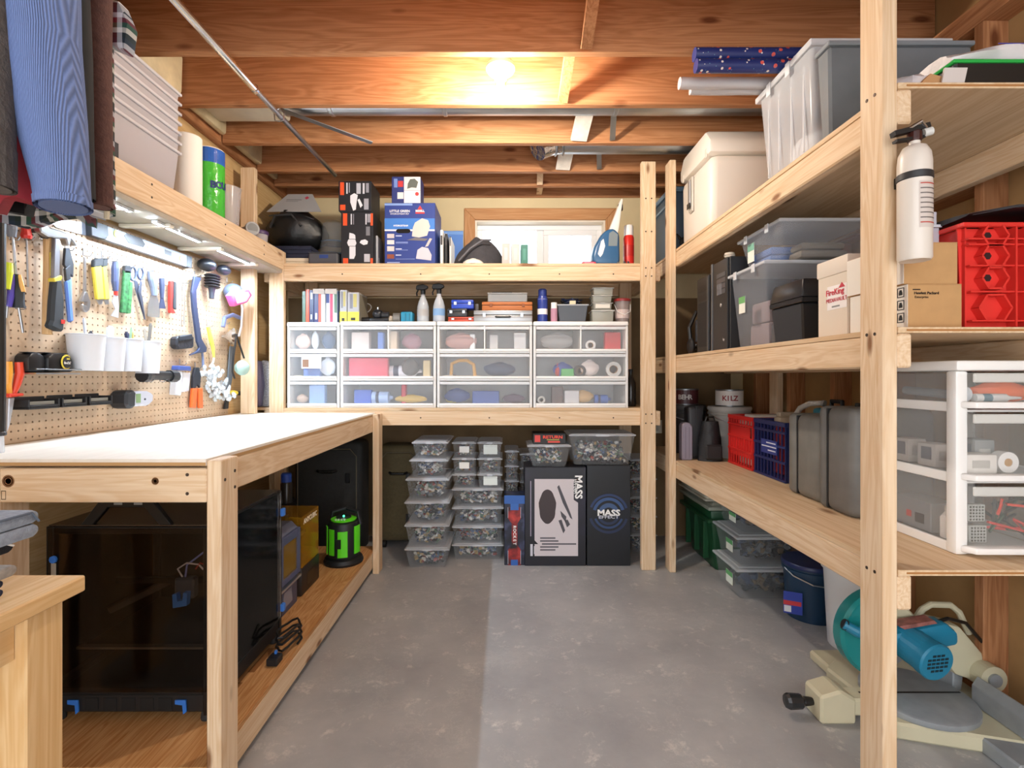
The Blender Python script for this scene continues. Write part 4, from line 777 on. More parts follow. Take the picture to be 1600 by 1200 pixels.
M().lathe([(.001, 0), (.105, 0), (.108, .012), (.10, .03), (.082, .035), (.086, .06), (.088, .20), (.08, .225), (.06, .235), (.001, .238)], 28).build('body', DK, lz)
for a0, a1, z0, z1 in ((-2.25, -1.85, .06, .20), (-1.62, -1.05, .05, .19), (-.62, -.05, .06, .21), (-2.85, -2.5, .06, .21)):
    m = M(); k = 8; r0 = .0885; vs = []
    for r_ in (r0, r0+.004):
        for q in range(k+1):
            a = a0+(a1-a0)*q/k
            for z in (z0, z1): vs.append((r_*math.cos(a), r_*math.sin(a), z))
    n2 = 2*(k+1); fs = []
    for q in range(k): fs += [(n2+2*q, n2+2*q+2, n2+2*q+3, n2+2*q+1), (2*q+1, 2*q+3, n2+2*q+3, n2+2*q+1), (2*q, n2+2*q, n2+2*q+2, 2*q+2)]
    fs += [(0, 1, n2+1, n2), (2*k, n2+2*k, n2+2*k+1, 2*k+1)]
    m.add(vs, fs).build('green_panel', GRN, lz)
M().lathe([(.05, .236), (.068, .234), (.07, .242), (.05, .247)], 24).build('green_ring', GRN, lz); M().lathe([(.001, .238), (.045, .238), (.04, .255), (.001, .26)], 20).build('lens_cap', pm('243029', .2), lz)
M().tube([(-.085, .03, .20), (-.07, .03, .27), (0, .05, .285), (.07, .03, .27), (.085, .03, .20)], .012, 10).build('carry_handle', DK, lz)
M().ell((.01, -.03, .262), .006, .006, .005, 8, 6).build('status_light', pm('3cf0a0', .3, emit=6), lz)
for k in range(4): M().box(-.03+k*.016, -.022+k*.016, -.058, -.05, .238, .252).build('cap_post', pm('c9cfc4', .4), lz)
M().box(-.012, .014, -.0965, -.093, .10, .15).build('battery_window', pm('1d2420', .3), lz)
t = T('hard_case', 'glossy dark brown carry case behind the resin printer', 'case', (-1.335, 2.62, LZ))
M().box(-.16, .16, 0, .3, 0, .36).build('shell', pm('1f1512', .25), t, bev=.03, seg=3); M().prism([(-.13, .3), (-.02, .34), (.09, .33), (.14, .27), (.10, .25), (-.12, .24)], -.012, 0, 'y').build('clasp_panel', pm('30211c', .3), t, bev=.003); M().box(.03, .08, -.013, -.001, .12, .2).build('latch', pm('55585c', .35), t, bev=.004); M().tube([(-.08, .15, .355), (-.07, .15, .40), (.07, .15, .40), (.08, .15, .355)], .012, 8).build('grip', BLACK, t)
t = T('spray_tin', 'small dark tin with a blue cap on the brown carry case', 'tin', (-1.17, 2.75, LZ+.361)); M().lathe([(.001, 0), (.03, 0), (.03, .10), (.026, .11), (.001, .11)], 18).build('can', pm('26201d', .3), t); M().lathe([(.027, .1105), (.027, .15), (.022, .158), (.001, .158)], 18).build('cap', pm('2b4fae', .35), t)
t = T('cable_coil', 'coiled black power cable on the bench shelf beside the printer', 'cable', (-.832, 1.98, LZ)); pts = [((.032+.004*math.sin(k*1.7))*math.cos(k*.42), (.06+.008*math.sin(k*1.7))*math.sin(k*.42)*1.4, .006+.0016*k) for k in range(46)]; M().tube(pts, .0045, 6).build('cord', BLACK, t); M().box(-.02, .02, -.15, -.10, 0, .028).build('plug', pm('17171a', .5), t, bev=.004); M().box(-.004, .004, -.118, -.108, .029, .04).build('blue_tab', pm('3a74c8', .4), t)
# suitcases on the floor under the back shelf
def suitcase(label, x0, x1, y, h_, c, dep=.24):
    w = x1-x0; t = T('suitcase', label, 'suitcase', ((x0+x1)/2, y, 0), 0, 'suitcases under the shelves'); mt = pm(c, .8, var=.12, vscale=50, bump=.3, bscale=250)
    M().box(-w/2, w/2, 0, dep, .045, h_).build('shell', mt, t, bev=.035, seg=3)
    M().prism([(-w/2+.03, .10), (w/2-.03, .10), (w/2-.03, h_-.09), (w/2-.06, h_-.05), (-w/2+.06, h_-.05), (-w/2+.03, h_-.09)], -.014, -.0002, 'y').build('front_pocket', mt, t, bev=.008, seg=2)
    pts = [(-w/2+.03, -.016, .12), (-w/2+.03, -.016, h_-.09), (-w/2+.07, -.016, h_-.045), (w/2-.07, -.016, h_-.045), (w/2-.03, -.016, h_-.09), (w/2-.03, -.016, .12)]
    M().tube(pts, .0035, 6).build('zip', pm('6b6250', .5), t)
    for z in (h_*.70, h_*.30): M().box(w/2-.10, w/2-.07, -.022, -.0145, z-.03, z+.03).build('badge', BLACK, t, bev=.003)
    M().tube([(-.06, -.015, h_-.18), (-.04, -.035, h_-.185), (.04, -.035, h_-.185), (.06, -.015, h_-.18)], .009, 8).build('grip', BLACK, t)
    for x in (-w/2+.045, w/2-.045):
        for yy in (.03, dep-.04): M().cyl((x-.012, yy, .0255), (x+.012, yy, .0255), .025, n=14).build('wheel', BLACK, t)
    return t
suitcase('olive suitcase standing beside the stacked tubs', XX(588, 3.5), XX(657, 3.5), 3.515, .70, '5d5136', .23)
suitcase('dark charcoal suitcase behind the green jobsite lamp', -1.34, -.91, 3.26, .76, '2c2c2b', .2)
# ================================================================ HELPERS FOR CONTAINERS AND BOXES
LEGO = [pm(c, .4) for c in ('8d9196', '3a3d42', 'c9c4b6', '6b6f74', '8c3a30', '4a5f80', 'b59a6a', '55705a', 'd8d6d0', '24262a')]
def pile(name, label, cat, loc, w, d, h, n=90, mats=None, rz=0, sc=1.0, seed=0, cols=None):
    r = random.Random(seed); m = M(); mats = mats or LEGO
    for k in range(n):
        m.mat(r.randrange(len(mats))); sx = r.choice((.012, .016, .024, .032))*sc; sy = r.choice((.010, .016, .02))*sc; sz = r.choice((.004, .009, .012))*sc
        q = (sx+sy)/2
        y = -d/2+q+(d-2*q)*(r.random()**1.6); x = r.uniform(-w/2+q, w/2-q); z = r.uniform(q, h-q) if h > 2*q else h/2
        m.obox((x, y, z), sx, sy, sz, (r.uniform(-.8, .8), r.uniform(-.8, .8), r.uniform(0, 3)))
    o = m.build(name, mats, None, loc, rz, smooth=False); tag(o, label, cat, None, 'stuff'); return o
_wd = {}
def tub(label, x0, x1, y, d, z, h, cat='storage tub', group=None, body=None, lid=None, fill=None, fl=None, rz=0, tape=None, seed=0, inset=.07, lab=None, cx=None, n=80):
    """clear tub with lid; front bottom edge at y; returns the top height"""
    w = x1-x0; t = T('storage_tub', label, cat, ((x0+x1)/2, y, z), rz, group); ix = w*inset*.5
    lt = min(.014, h*.14)
    M().fr(-w/2+.006, w/2-.006, .006, d-.006, 0, h-lt, ix, ix, top=False).build('tub', body or TUBM, t, bev=.006, seg=2)
    M().box(-w/2, w/2, 0, d, h-lt, h-lt*.35).box(-w/2+.012, w/2-.012, .012, d-.012, h-lt*.35, h).build('lid', lid or TUBL, t, bev=.002)
    if tape:
        for (a, b, c_, e, mt) in tape: M().box(w*a-w/2, w*b-w/2, .0035+ix*(1-(c_+e)/2), .0045+ix*(1-(c_+e)/2), h*c_, h*e).build('paper_label', mt, t)
    M().box(-w*.1, w*.1, -.003, .002, h-lt*1.1, h-lt*.2).build('latch', lid or TUBL, t)
    if fill:
        pile('brick_pile', fl or 'jumble of small building bricks inside the tub', 'bricks', ((x0+x1)/2, y+d/2, z+.002), w*(1-inset)-.03, d*(1-inset)-.03, (h-lt)*min(.92, fill*1.15), int(n*2.3), None, 0, min(1.2, w/.22), seed)
    return z+h
def prt(nm, par, w, h, rects, y=-.0006):
    for i_, (x0, x1, z0, z1, c) in enumerate(rects): M().box(x0*w-w/2, x1*w-w/2, y-.0004-.00012*i_, y+.0004, z0*h, z1*h).build(nm, pm(c, .45) if isinstance(c, str) else c, par)
def carton(name, label, cat, x0, x1, y, d, z, h, mt, rz=0, bev=.002, group=None, seam=True):
    """closed cardboard box, front bottom edge at y"""
    w = x1-x0; t = T(name, label, cat, ((x0+x1)/2, y, z), rz, group)
    M().box(-w/2, w/2, 0, d, 0, h-.002).build('body', mt, t, bev=bev)
    fl = M(); fl.box(-w/2+.001, -.0008, .001, d-.001, h-.0019, h).build('flap', mt, t); M().box(.0008, w/2-.001, .001, d-.001, h-.0019, h).build('flap', mt, t)
    return t, w, h
def cartonR(name, label, cat, X, ya, yb, z, h, dep, mt, bev=.002, group=None):
    """closed box on the side shelf with its front to the aisle"""
    w = yb-ya; t = T(name, label, cat, (X, (ya+yb)/2, z), AIS, group)
    M().box(-w/2, w/2, 0, dep, 0, h-.002).build('body', mt, t, bev=bev)
    M().box(-w/2+.001, -.0008, .001, dep-.001, h-.0019, h).build('flap', mt, t); M().box(.0008, w/2-.001, .001, dep-.001, h-.0019, h).build('flap', mt, t)
    return t, w, h
def hh_(py, D, z): return ZZ(py, D)-z
# ================================================================ BACK SHELF, TOP LEVEL
Z1 = SZ1+.0005; D = 3.19
t = T('duffel_bag', 'slumped black nylon bag heaped in the back left corner', 'bag', (-1.385, 3.44, Z1+.128))
rr = random.Random(5); rings = []
for k in range(13):
    q = k/12; rx = .205*(math.sin(PI*(.12+.80*q))**.6); rz_ = .125*(math.sin(PI*(.1+.8*q))**.7)
    rings.append([((q-.5)*.36, math.cos(a)*rx*.8+.01*math.sin(5*a+k), .12+math.sin(a)*rz_*(1+.08*math.sin(3*a+k*1.3))+(.05*math.sin(q*PI) if math.sin(a) > 0 else 0)) for a in [2*PI*j/20 for j in range(20)]])
M().loft(rings).build('body', pm('17181a', .45, bump=1.0, bscale=10), t); M().tube([(-.12, -.15, .13), (-.08, -.17, .2), (.02, -.16, .21), (.08, -.15, .14)], .008, 6).build('strap', pm('2b2c2f', .6), t); M().tube([(-.15, -.1, .22), (0, -.13, .235), (.14, -.1, .2)], .004, 6).build('zip', pm('55565a', .4, .6), t)
t = T('cardboard_lid', 'grey folded cardboard sheet with printed text on the black bag', 'cardboard', (-1.355, 3.33, Z1+.128+.285), 0, None, 1.05)
M().prism([(-.175, -.06), (.175, -.06), (.09, .10), (-.07, .10)], 0, .004, 'z').build('sheet', pm('9a9a9b', .8), t); M().box(-.07, .03, .044, .05, .004, .0045).build('print_line', pm('6a6a6c', .8), t); M().box(-.07, .01, .03, .034, .004, .0045).build('print_line', pm('7a7a7c', .8), t); M().prism([(.06, .05), (.075, .065), (.06, .08), (.045, .065)], .004, .0046, 'z').build('red_mark', pm('b0344a', .6), t)
folded('folded_blanket', 'navy folded blanket under the black bag', 'blanket', (-1.385, 3.43, Z1+.0485), .34, .42, .076, pm('22263a', .95, bump=.4, bscale=150), None, 0, 3)['group'] = ''
folded('folded_cloth', 'cream folded cloth at the bottom of the corner heap', 'cloth', (-1.385, 3.43, Z1), .37, .44, .046, pm('d8cbb4', .95, var=.1, bump=.4, bscale=30), None, 0, 2)['group'] = ''
for o in list(COL.objects):
    if o.get('group') == '': del o['group']
t = T('water_jug', 'clear round plastic jug with a blue tinted base', 'jug', (XX(522, 3.46), 3.46, Z1))
M().lathe([(.001, 0), (.085, 0), (.092, .02), (.092, .12)], 28).build('base', clear('3a5f94', .7), t); M().lathe([(.092, .12), (.092, .27), (.08, .32), (.045, .345), (.001, .35)], 28).build('dome', clear('cfd4d2', .3, .08), t)
for z in (.06, .12, .2): M().lathe([(.092, z-.004), (.096, z), (.092, z+.004)], 28).build('ring', clear('9fb4cc', .5), t)
t, w, h = carton('small_case', 'dark grey plastic case with a small blue sticker', 'case', XX(481, 3.17), XX(527, 3.17), 3.175, .13, Z1, hh_(394, 3.175, Z1), pm('4a4b50', .5), bev=.008); prt('sticker', t, w, h, [(.38, .68, .5, .78, '27407f')])
# black and orange camera boxes
BOXB = pm('1f2026', .5); ORG = 'e2552a'; PWH = pm('dcdde4', .5)
def cam_box(label, px0, px1, pt, y, d, z, tall):
    t, w, h = carton('lamp_box', label, 'box', XX(px0, y), XX(px1, y), y, d, z, hh_(pt, y, z), BOXB, group='black and orange boxes')
    if tall:
        prt('print', t, w, h, [(.06, .19, .74, .97, ORG), (.06, .22, .02, .12, ORG), (.92, .995, .74, .97, ORG), (.92, .995, .02, .12, ORG)])
        for pts in ([(-.24, .03), (-.1, .03), (-.05, .11), (-.05, .29), (-.24, .29)], [(-.27, .30), (-.06, .30), (-.02, .36), (-.06, .44), (-.27, .44), (-.31, .37)], [(-.25, .45), (-.05, .45), (-.06, .53), (-.12, .56), (-.24, .58)], [(.08, .37), (.2, .32), (.32, .34), (.34, .4), (.25, .44), (.12, .42)]):
            M().prism([(a*w, (b+.09)*h*.9) for a, b in pts], -.001, -.0002, 'y').build('printed_lamp', PWH, t)
        prt('print', t, w, h, [(.72, .90, .05, .2, 'b9bac2'), (.30, .34, .76, .96, 'c9c9d2'), (.38, .40, .76, .96, '9a9aa6'), (.76, .80, .76, .96, 'c9c9d2'), (.82, .92, .8, .96, '8f8f9a'), (.78, .9, .55, .72, '77787f')])
    else:
        prt('print', t, w, h, [(.05, .17, .54, .96, ORG), (.05, .21, .04, .22, ORG), (.78, .92, .06, .42, '9c9da6'), (.74, .80, .58, .93, 'c9c9d2'), (.84, .93, .62, .93, '8f8f9a'), (.55, .68, .58, .93, 'b8b8c2')])
        M().prism([(-.14*w, .30*h), (-.05*w, .02*h), (.03*w, .06*h), (.06*w, .36*h), (.09*w, .54*h), (-.02*w, .6*h), (-.14*w, .52*h)], -.001, -.0002, 'y').build('printed_lamp', PWH, t); M().prism([(.08*w, .38*h), (.17*w, .12*h), (.24*w, .2*h), (.14*w, .42*h)], -.001, -.0002, 'y').build('printed_lamp', PWH, t)
        prt('print', t, w, h, [(.24, .28, .58, .94, 'd9d9e2'), (.32, .345, .62, .94, 'a9a9b4')], -.0014)
    return Z1+hh_(pt, y, z)
zb = cam_box('tall black and orange lamp box standing on the top back shelf', 533, 583, 331, 3.19, .22, Z1, True)
cam_box('shorter black and orange lamp box stacked on the tall one', 529, 580, 283, 3.185, .22, Z1+hh_(331, 3.19, Z1)+.001, False)
t = T('light_panel', 'thin grey plastic panel leaning beside the tall black box', 'panel', (XX(588, 3.25), 3.26, Z1)); M().box(-.008, .006, 0, .16, 0, .20).build('panel', pm('b0b0b4', .5), t, bev=.006, seg=2); M().box(.006, .012, .02, .14, .02, .06).build('lip', pm('9a9aa0', .5), t)
# blue cleaner box
y = 3.20; t, w, h = carton('cleaner_box', 'large blue carpet cleaner box with a hand hole', 'box', XX(601, y), XX(680, y), y, .30, Z1, hh_(317, y, Z1), pm('2b3f86', .45))
prt('print', t, w, h, [(0.0, .99, .57, .75, '3f78c4'), (0, .99, .545, .572, 'd9dbe4'), (.05, .19, .43, .50, 'c9bfc0'), (.05, .19, .33, .40, 'd5d0cf'), (.05, .19, .22, .30, 'cfc8c4'), (.05, .19, .10, .17, '8a4a34'), (.22, .34, .46, .475, 'c8d0ea'), (.22, .46, .36, .37, '8fa2d8'), (.22, .46, .345, .352, '8fa2d8'), (.22, .34, .25, .265, 'c8d0ea'), (.22, .46, .235, .242, '8fa2d8'), (.22, .33, .15, .165, 'c8d0ea'), (.22, .60, .09, .096, '8fa2d8'), (.05, .30, .03, .045, '9fb0e0'), (.0, .55, .955, .99, '7f9ad0')])
txt(t, 'LITTLE GREEN', h*.052, (-.20*w, -.0016, .865*h), WHITE, bold=.0004); txt(t, 'HYDROSTEAM PET', h*.036, (-.20*w, -.0016, .82*h), WHITE); txt(t, 'BISSELL', h*.045, (.20*w, -.0016, .868*h), WHITE, bold=.0006)
M().prism([(.15*w, .89*h), (.25*w, .89*h), (.20*w, .955*h)], -.0016, -.001, 'y').build('printed_triangle', pm('d63a36', .5), t); prt('print', t, w, h, [(.61, .79, .825, .848, 'd63a36')], -.0014)
txt(t, 'HYDROSTEAM', h*.036, (-.18*w, -.0016, .63*h), WHITE, bold=.0004)
M().prism([(-.13*w+.02*math.cos(a)+(.025 if math.cos(a) > 0 else -.025), .545*h+.0135*math.sin(a)) for a in [k*PI/8 for k in range(16)]], -.0022, -.0016, 'y').build('hand_hole', pm('0a0606', .9), t)
G1 = pm('c9c4bc', .5); 
M().prism([(.04*w, .46*h), (.18*w, .44*h), (.34*w, .47*h), (.4*w, .62*h), (.36*w, .72*h), (.24*w, .75*h), (.1*w, .68*h), (.06*w, .6*h)], -.002, -.0014, 'y').build('printed_machine', G1, t); M().prism([(-.06*w, .40*h), (.3*w, .385*h), (.36*w, .42*h), (.1*w, .44*h)], -.0024, -.0018, 'y').build('printed_base', pm('6f6c70', .5), t)
M().prism([(.12*w, .10*h), (.42*w, .07*h), (.43*w, .16*h), (.36*w, .27*h), (.24*w, .29*h), (.15*w, .24*h)], -.002, -.0014, 'y').build('printed_nozzle', pm('c4c2cc', .5), t); M().prism([(.3*w, .29*h), (.36*w, .30*h), (.44*w, .42*h), (.39*w, .43*h)], -.0024, -.0018, 'y').build('printed_hose', pm('b9b6b4', .5), t)
zt = Z1+hh_(317, y, Z1)+.001; y2 = 3.22
t, w, h = carton('attachment_box', 'small navy and white accessory box on the blue cleaner box', 'box', XX(612, y2), XX(657, y2), y2, .13, zt, hh_(276, y2, zt), pm('2c3570', .5))
prt('print', t, w, h, [(.43, 1, .5, .99, 'ddd9d4'), (.43, 1, .02, .49, 'e4e2e2'), (.2, .41, .18, .42, 'd8d4d2'), (.22, .4, .62, .84, 'c23a3c'), (.08, .2, .6, .92, '6f86c0')]); M().prism([(.04*w, .55*h), (.2*w, .6*h), (.36*w, .58*h), (.42*w, .8*h), (.3*w, .92*h), (.14*w, .9*h), (.06*w, .74*h)], -.0016, -.001, 'y').build('printed_tool', pm('5f625c', .5), t); M().lathe([(0, 0), (.012, 0), (.012, .0005), (0, .0005)], 16, (.38*w, -.0012, .36*h), (0, -1, 0)).build('red_seal', pm('c63a3c', .5), t)
# blue panel, folders, cap, books, vacuum
t = T('blue_folder', 'pale blue plastic sheet leaning on the wall left of the window', 'folder', (XX(707, 3.7), 3.70, Z1), 0, None, -.05); M().box(-.09, .075, 0, .012, .001, .36).build('sheet', pm('4f86d8', .5), t, bev=.003); M().box(-.09, .075, -.002, -.0002, .33, .355).build('edge_strip', pm('6fa0e4', .5), t)
for k, (c, th, lab) in enumerate((('e4e2de', .018, 'white ring binder standing beside the blue cleaner box'), ('1c1c1f', .016, 'black slim binder behind the white one'), ('d9d7d2', .012, 'thin white folder leaning on the black binder'))):
    t = T('binder', lab, 'binder', (XX(690+k*6.5, 3.26), 3.26+k*.012, Z1)); M().box(-th/2, th/2, 0, .22, .0, .235-.02*k).build('cover', pm(c, .5), t, bev=.002); M().box(-th/2+.003, th/2-.003, .004, .215, .235-.02*k, .237-.02*k).build('pages', WHITE, t); M().box(-th/2+.003, th/2-.003, -.001, -.0002, .14, .2).build('spine_label', pm('3a3a3d', .5), t)
t = T('fabric_hat', 'crumpled dark grey fabric hat on the top back shelf', 'hat', (XX(748, 3.32), 3.34, Z1))
m = M(); rings = []
for k in range(9):
    q = k/8; r_ = .15*math.cos(q*PI/2*.93)**.55
    rings.append([(math.cos(a)*r_*1.05*(1+.07*math.sin(4*a+q*3)), math.sin(a)*r_*.8*(1+.06*math.sin(3*a)), q*.19+.012*math.sin(3*a+1)*q) for a in [2*PI*j/24 for j in range(24)]])
m.loft(rings).build('crown', pm('3f3e42', .95, var=.15, vscale=30, bump=.3, bscale=120), t); M().loft([[(math.cos(a)*.155*(1+.04*math.sin(5*a)), math.sin(a)*.125+.01, z+.012*math.sin(2*a)+.012) for a in [2*PI*j/24 for j in range(24)]] for z in (0.0, .018)]).build('brim', pm('333236', .95), t); M().tube([(-.12, -.12, .03), (-.05, -.14, .10), (.03, -.12, .16), (.08, -.08, .17)], .006, 6).build('piping', pm('6a696e', .9), t)
t = T('white_bowl', 'upturned white bowl in front of the grey hat', 'bowl', (XX(739, 3.19), 3.215, Z1)); M().lathe([(.066, 0), (.068, .004), (.062, .018), (.045, .03), (.02, .036), (.001, .037)], 24).build('bowl', pm('ece6da', .35), t); M().lathe([(.018, .035), (.02, .04), (.016, .04)], 16).build('foot_ring', pm('e2dccf', .35), t)
for k, (px0, px1, c, lab) in enumerate(((784, 797, 'a8a6a2', 'white paper-covered book by the window'), (799, 812, 'b4b2ae', 'second white book by the window'), (814, 825, '1f6b5c', 'dark green book by the window'))):
    t = T('book', lab, 'book', ((XX(px0, 3.21)+XX(px1, 3.21))/2, 3.21, Z1)); w = XX(px1, 3.21)-XX(px0, 3.21); h = hh_(380+k, 3.21, Z1); M().box(-w/2, w/2, 0, .14, 0, h).build('cover', pm(c, .5), t, bev=.002); M().box(-w/2+.003, w/2-.003, .004, .138, h, h+.001).build('pages', WHITE, t); prt('spine_print', t, w, h, [(.3, .7, .25, .8, 'b8b8b6' if k < 2 else '2f8070')])
t = T('hand_vacuum', 'blue and white cordless hand vacuum standing on its charging base', 'vacuum', (XX(950, 3.22), 3.26, Z1), 0, None, 0, 0)
m = M().prism([(-.095, .02), (-.06, .0), (.06, .0), (.075, .03), (.072, .20), (.035, .235), (-.01, .225), (-.045, .19), (-.085, .12), (-.10, .06)], -.05, .05, 'y').build('tank', pm('35618a', .3), t, bev=.02, seg=3)
M().prism([(-.065, .07), (-.05, .05), (-.035, .07), (-.02, .12), (-.03, .165), (-.045, .15)], -.0515, -.0503, 'y').build('grip_opening', WHITE, t); M().prism([(.0, .12), (.055, .12), (.06, .19), (.03, .215), (.005, .2)], -.0515, -.0503, 'y').build('clear_bin', pm('8b979c', .15, alpha=.8), t)
M().prism([(.01, .215), (.065, .205), (.075, .26), (.09, .37), (.098, .42), (.085, .425), (.055, .34), (.02, .25)], -.032, .032, 'y').build('nozzle', pm('e6e2da', .4), t, bev=.012, seg=2); M().box(.07, .10, -.012, .012, .355, .395).build('nozzle_clip', BLACK, t, bev=.003)
t = T('spray_can', 'red spray can with a white cap behind the shelf post', 'can', (XX(984, 3.3), 3.33, Z1)); M().lathe([(.001, 0), (.033, 0), (.034, .004), (.034, .20), (.028, .215)], 20).build('can', pm('cf2a22', .3), t); M().lathe([(.028, .215), (.03, .218), (.029, .275), (.025, .282), (.001, .283)], 20).build('cap', pm('ece9e6', .4), t); M().lathe([(.0343, .08), (.0343, .15)], 20).build('label_band', pm('b8221c', .4), t)
t = T('bolt_pile', 'little heap of metal fittings beside the hand vacuum', 'fittings', (XX(975, 3.21), 3.215, Z1)); rr = random.Random(9)
for k in range(7): x, yy = rr.uniform(-.04, .035), rr.uniform(-.02, .03); M().cyl((x, yy, .007), (x+rr.uniform(-.02, .02), yy+.012, .008+.012*(k % 2)), .0065, n=8).build('fitting', pm('6d6f70', .4, .7), t)
t = T('pink_pack', 'small pink packet lying near the window', 'packet', (XX(921, 3.2), 3.21, Z1)); M().box(-.045, .045, 0, .08, 0, .024).build('packet', pm('d0405a', .5), t, bev=.008, seg=2); M().box(-.03, .03, -.0006, 0, .006, .018).build('print', pm('e88aa0', .5), t)
# ================================================================ BACK SHELF, DRAWER UNITS
Z0 = SZ0+.0005
def drawer_unit(label, px0, px1, split, y=3.175, hgt=1.512):
    x0, x1 = XX(px0, y), XX(px1, y); w = x1-x0-.003; H_ = hgt-Z0; t = T('drawer_unit', label, 'drawers', ((x0+x1)/2, y, Z0), 0, 'translucent drawer units on the back shelf')
    d = .37; zs = [(.018, .165), (.185, .335), (.352, H_-.028)] 
    M().box(-w/2, w/2, -.004, d, H_-.026, H_).build('top', WHITE, t, bev=.006, seg=2)
    for x in (-w/2, w/2-.016): M().box(x, x+.016, .004, d, .0, H_-.0265).build('side', pm('eeeeec', .4, alpha=.85), t, bev=.002)
    M().box(-w/2+.0165, w/2-.0165, d-.004, d, .001, H_-.027).build('back', clear('e9ecee', .5), t)
    for z in (.0, .166, .336): M().box(-w/2+.0165, w/2-.0165, .002, d-.005, z, z+.016).build('divider', pm('f0efec', .4), t, bev=.002)
    cols = []
    for r_, (a, b) in enumerate(zs):
        spans = [(-w/2+.0175, w/2-.0175)]
        if r_ == 2 and split: spans = [(-w/2+.0175, -.004), (.004, w/2-.0175)]
        for (u, v) in spans:
            dr = M(); dr.fr(u, v, .0, d-.02, a+.002, b-.004, .004, .004, top=False).build('drawer', FROST, t, bev=.003); c = t.children[-1]
            M().box(u-.001, v+.001, -.010, .001, a-.004, a+.010).build('pull_lip', WHITE, c, bev=.003, seg=2); M().box(u, v, -.006, .001, b-.022, b-.004).build('top_rim', clear('f1f3f5', .6), c, bev=.002)
    if split: M().box(-.0035, .0035, .0, d-.01, .352, H_-.027).build('mullion', WHITE, t)
    return t, w
du1, w1 = drawer_unit('narrow translucent drawer unit at the left end of the back shelf', 448, 530.5, False, 3.175, 1.507)
drawer_unit('wide translucent drawer unit second from the left on the back shelf', 531.5, 681.5, True); drawer_unit('wide translucent drawer unit third from the left on the back shelf', 682.5, 832, True); drawer_unit('wide translucent drawer unit at the right end of the back shelf', 833, 982, True)
prt('price_card', du1, w1, .527, [(.28, .66, .46, .60, 'efe9ec'), (.28, .66, .60, .625, 'b9a8cf'), (.30, .42, .475, .565, '8a6a55'), (.46, .6, .49, .55, 'c9c4c2')], -.003); 
def junk(kind, px0, px1, py0, py1, c, lab, y=3.235, dep=.06):
    """something lying in a drawer, seen through its front"""
    zf = [Z0+.0225, Z0+.1895, Z0+.3565]; zr = ZZ(py1, y); z = min(zf, key=lambda q: abs(q-zr)); x0, x1 = XX(px0, y), XX(px1, y); w = x1-x0; h = max(.012, min(ZZ(py0, y)-z, .12)); m = pm(c, .5); xm = (x0+x1)/2
    nm = lab.split(' ')[-1]; t = None
    def th(n_, cat): return T(n_, lab, cat, (xm, y, z))
    if kind == 'box': t = th('small_box', 'box'); M().box(-w/2, w/2, 0, dep, 0, h).build('body', m, t, bev=.004); M().box(-w/2+.003, w/2-.003, -.0006, 0, h*.55, h*.62).build('seam', pm(c, .3), t)
    elif kind == 'tube': t = th('caulk_tube', 'tube'); M().lathe([(.001, 0), (h*.5, 0), (h*.5, w*.8), (h*.2, w*.86), (h*.12, w), (.001, w)], 16, (-w/2, h*.5, h*.5), (1, 0, 0)).build('barrel', m, t); M().lathe([(h*.505, w*.2), (h*.505, w*.35)], 16, (-w/2, h*.5, h*.5), (1, 0, 0)).build('band', pm('3a3f55', .5), t)
    elif kind == 'roll': t = th('tape_roll', 'tape roll'); r_ = min(w, h)/2; M().lathe([(r_*.55, 0), (r_, 0), (r_, .025), (r_*.55, .025), (r_*.55, 0)], 24, (0, .03, r_), (0, -1, 0)).build('tape', m, t); M().lathe([(r_*.5, 0), (r_*.54, 0), (r_*.54, .025), (r_*.5, .025), (r_*.5, 0)], 20, (0, .0302, r_), (0, -1, 0)).build('core', CARD, t)
    elif kind == 'bag': t = th('small_bag', 'bag'); M().ell((0, dep/2, h*.52), w*.45, dep*.42, h*.44, 14, 9, .08).build('body', m, t); M().box(-w*.1, w*.1, dep*.4, dep*.6, h*.86, h*1.02).build('tie', m, t)
    elif kind == 'trowel': t = th('float_trowel', 'trowel'); M().box(-w/2, w/2, 0, .05, 0, .008).build('plate', pm('d8c7a0', .5), t); M().tube([(-w*.32, .02, .008), (-w*.3, .02, h*.8), (-w*.1, .02, h), (w*.12, .02, h), (w*.3, .02, h*.75), (w*.34, .02, .008)], .011, 8).build('handle', m, t)
    elif kind == 'stick': t = th('thin_tool', 'tool'); M().bar((-w/2, 0, .006), (w*.3, .0, h), .008, .006).build('shaft', m, t); M().bar((w*.3, 0, h), (w/2, 0, h*1.15), .014, .012).build('handle', pm('5a5550', .5), t)
    return t
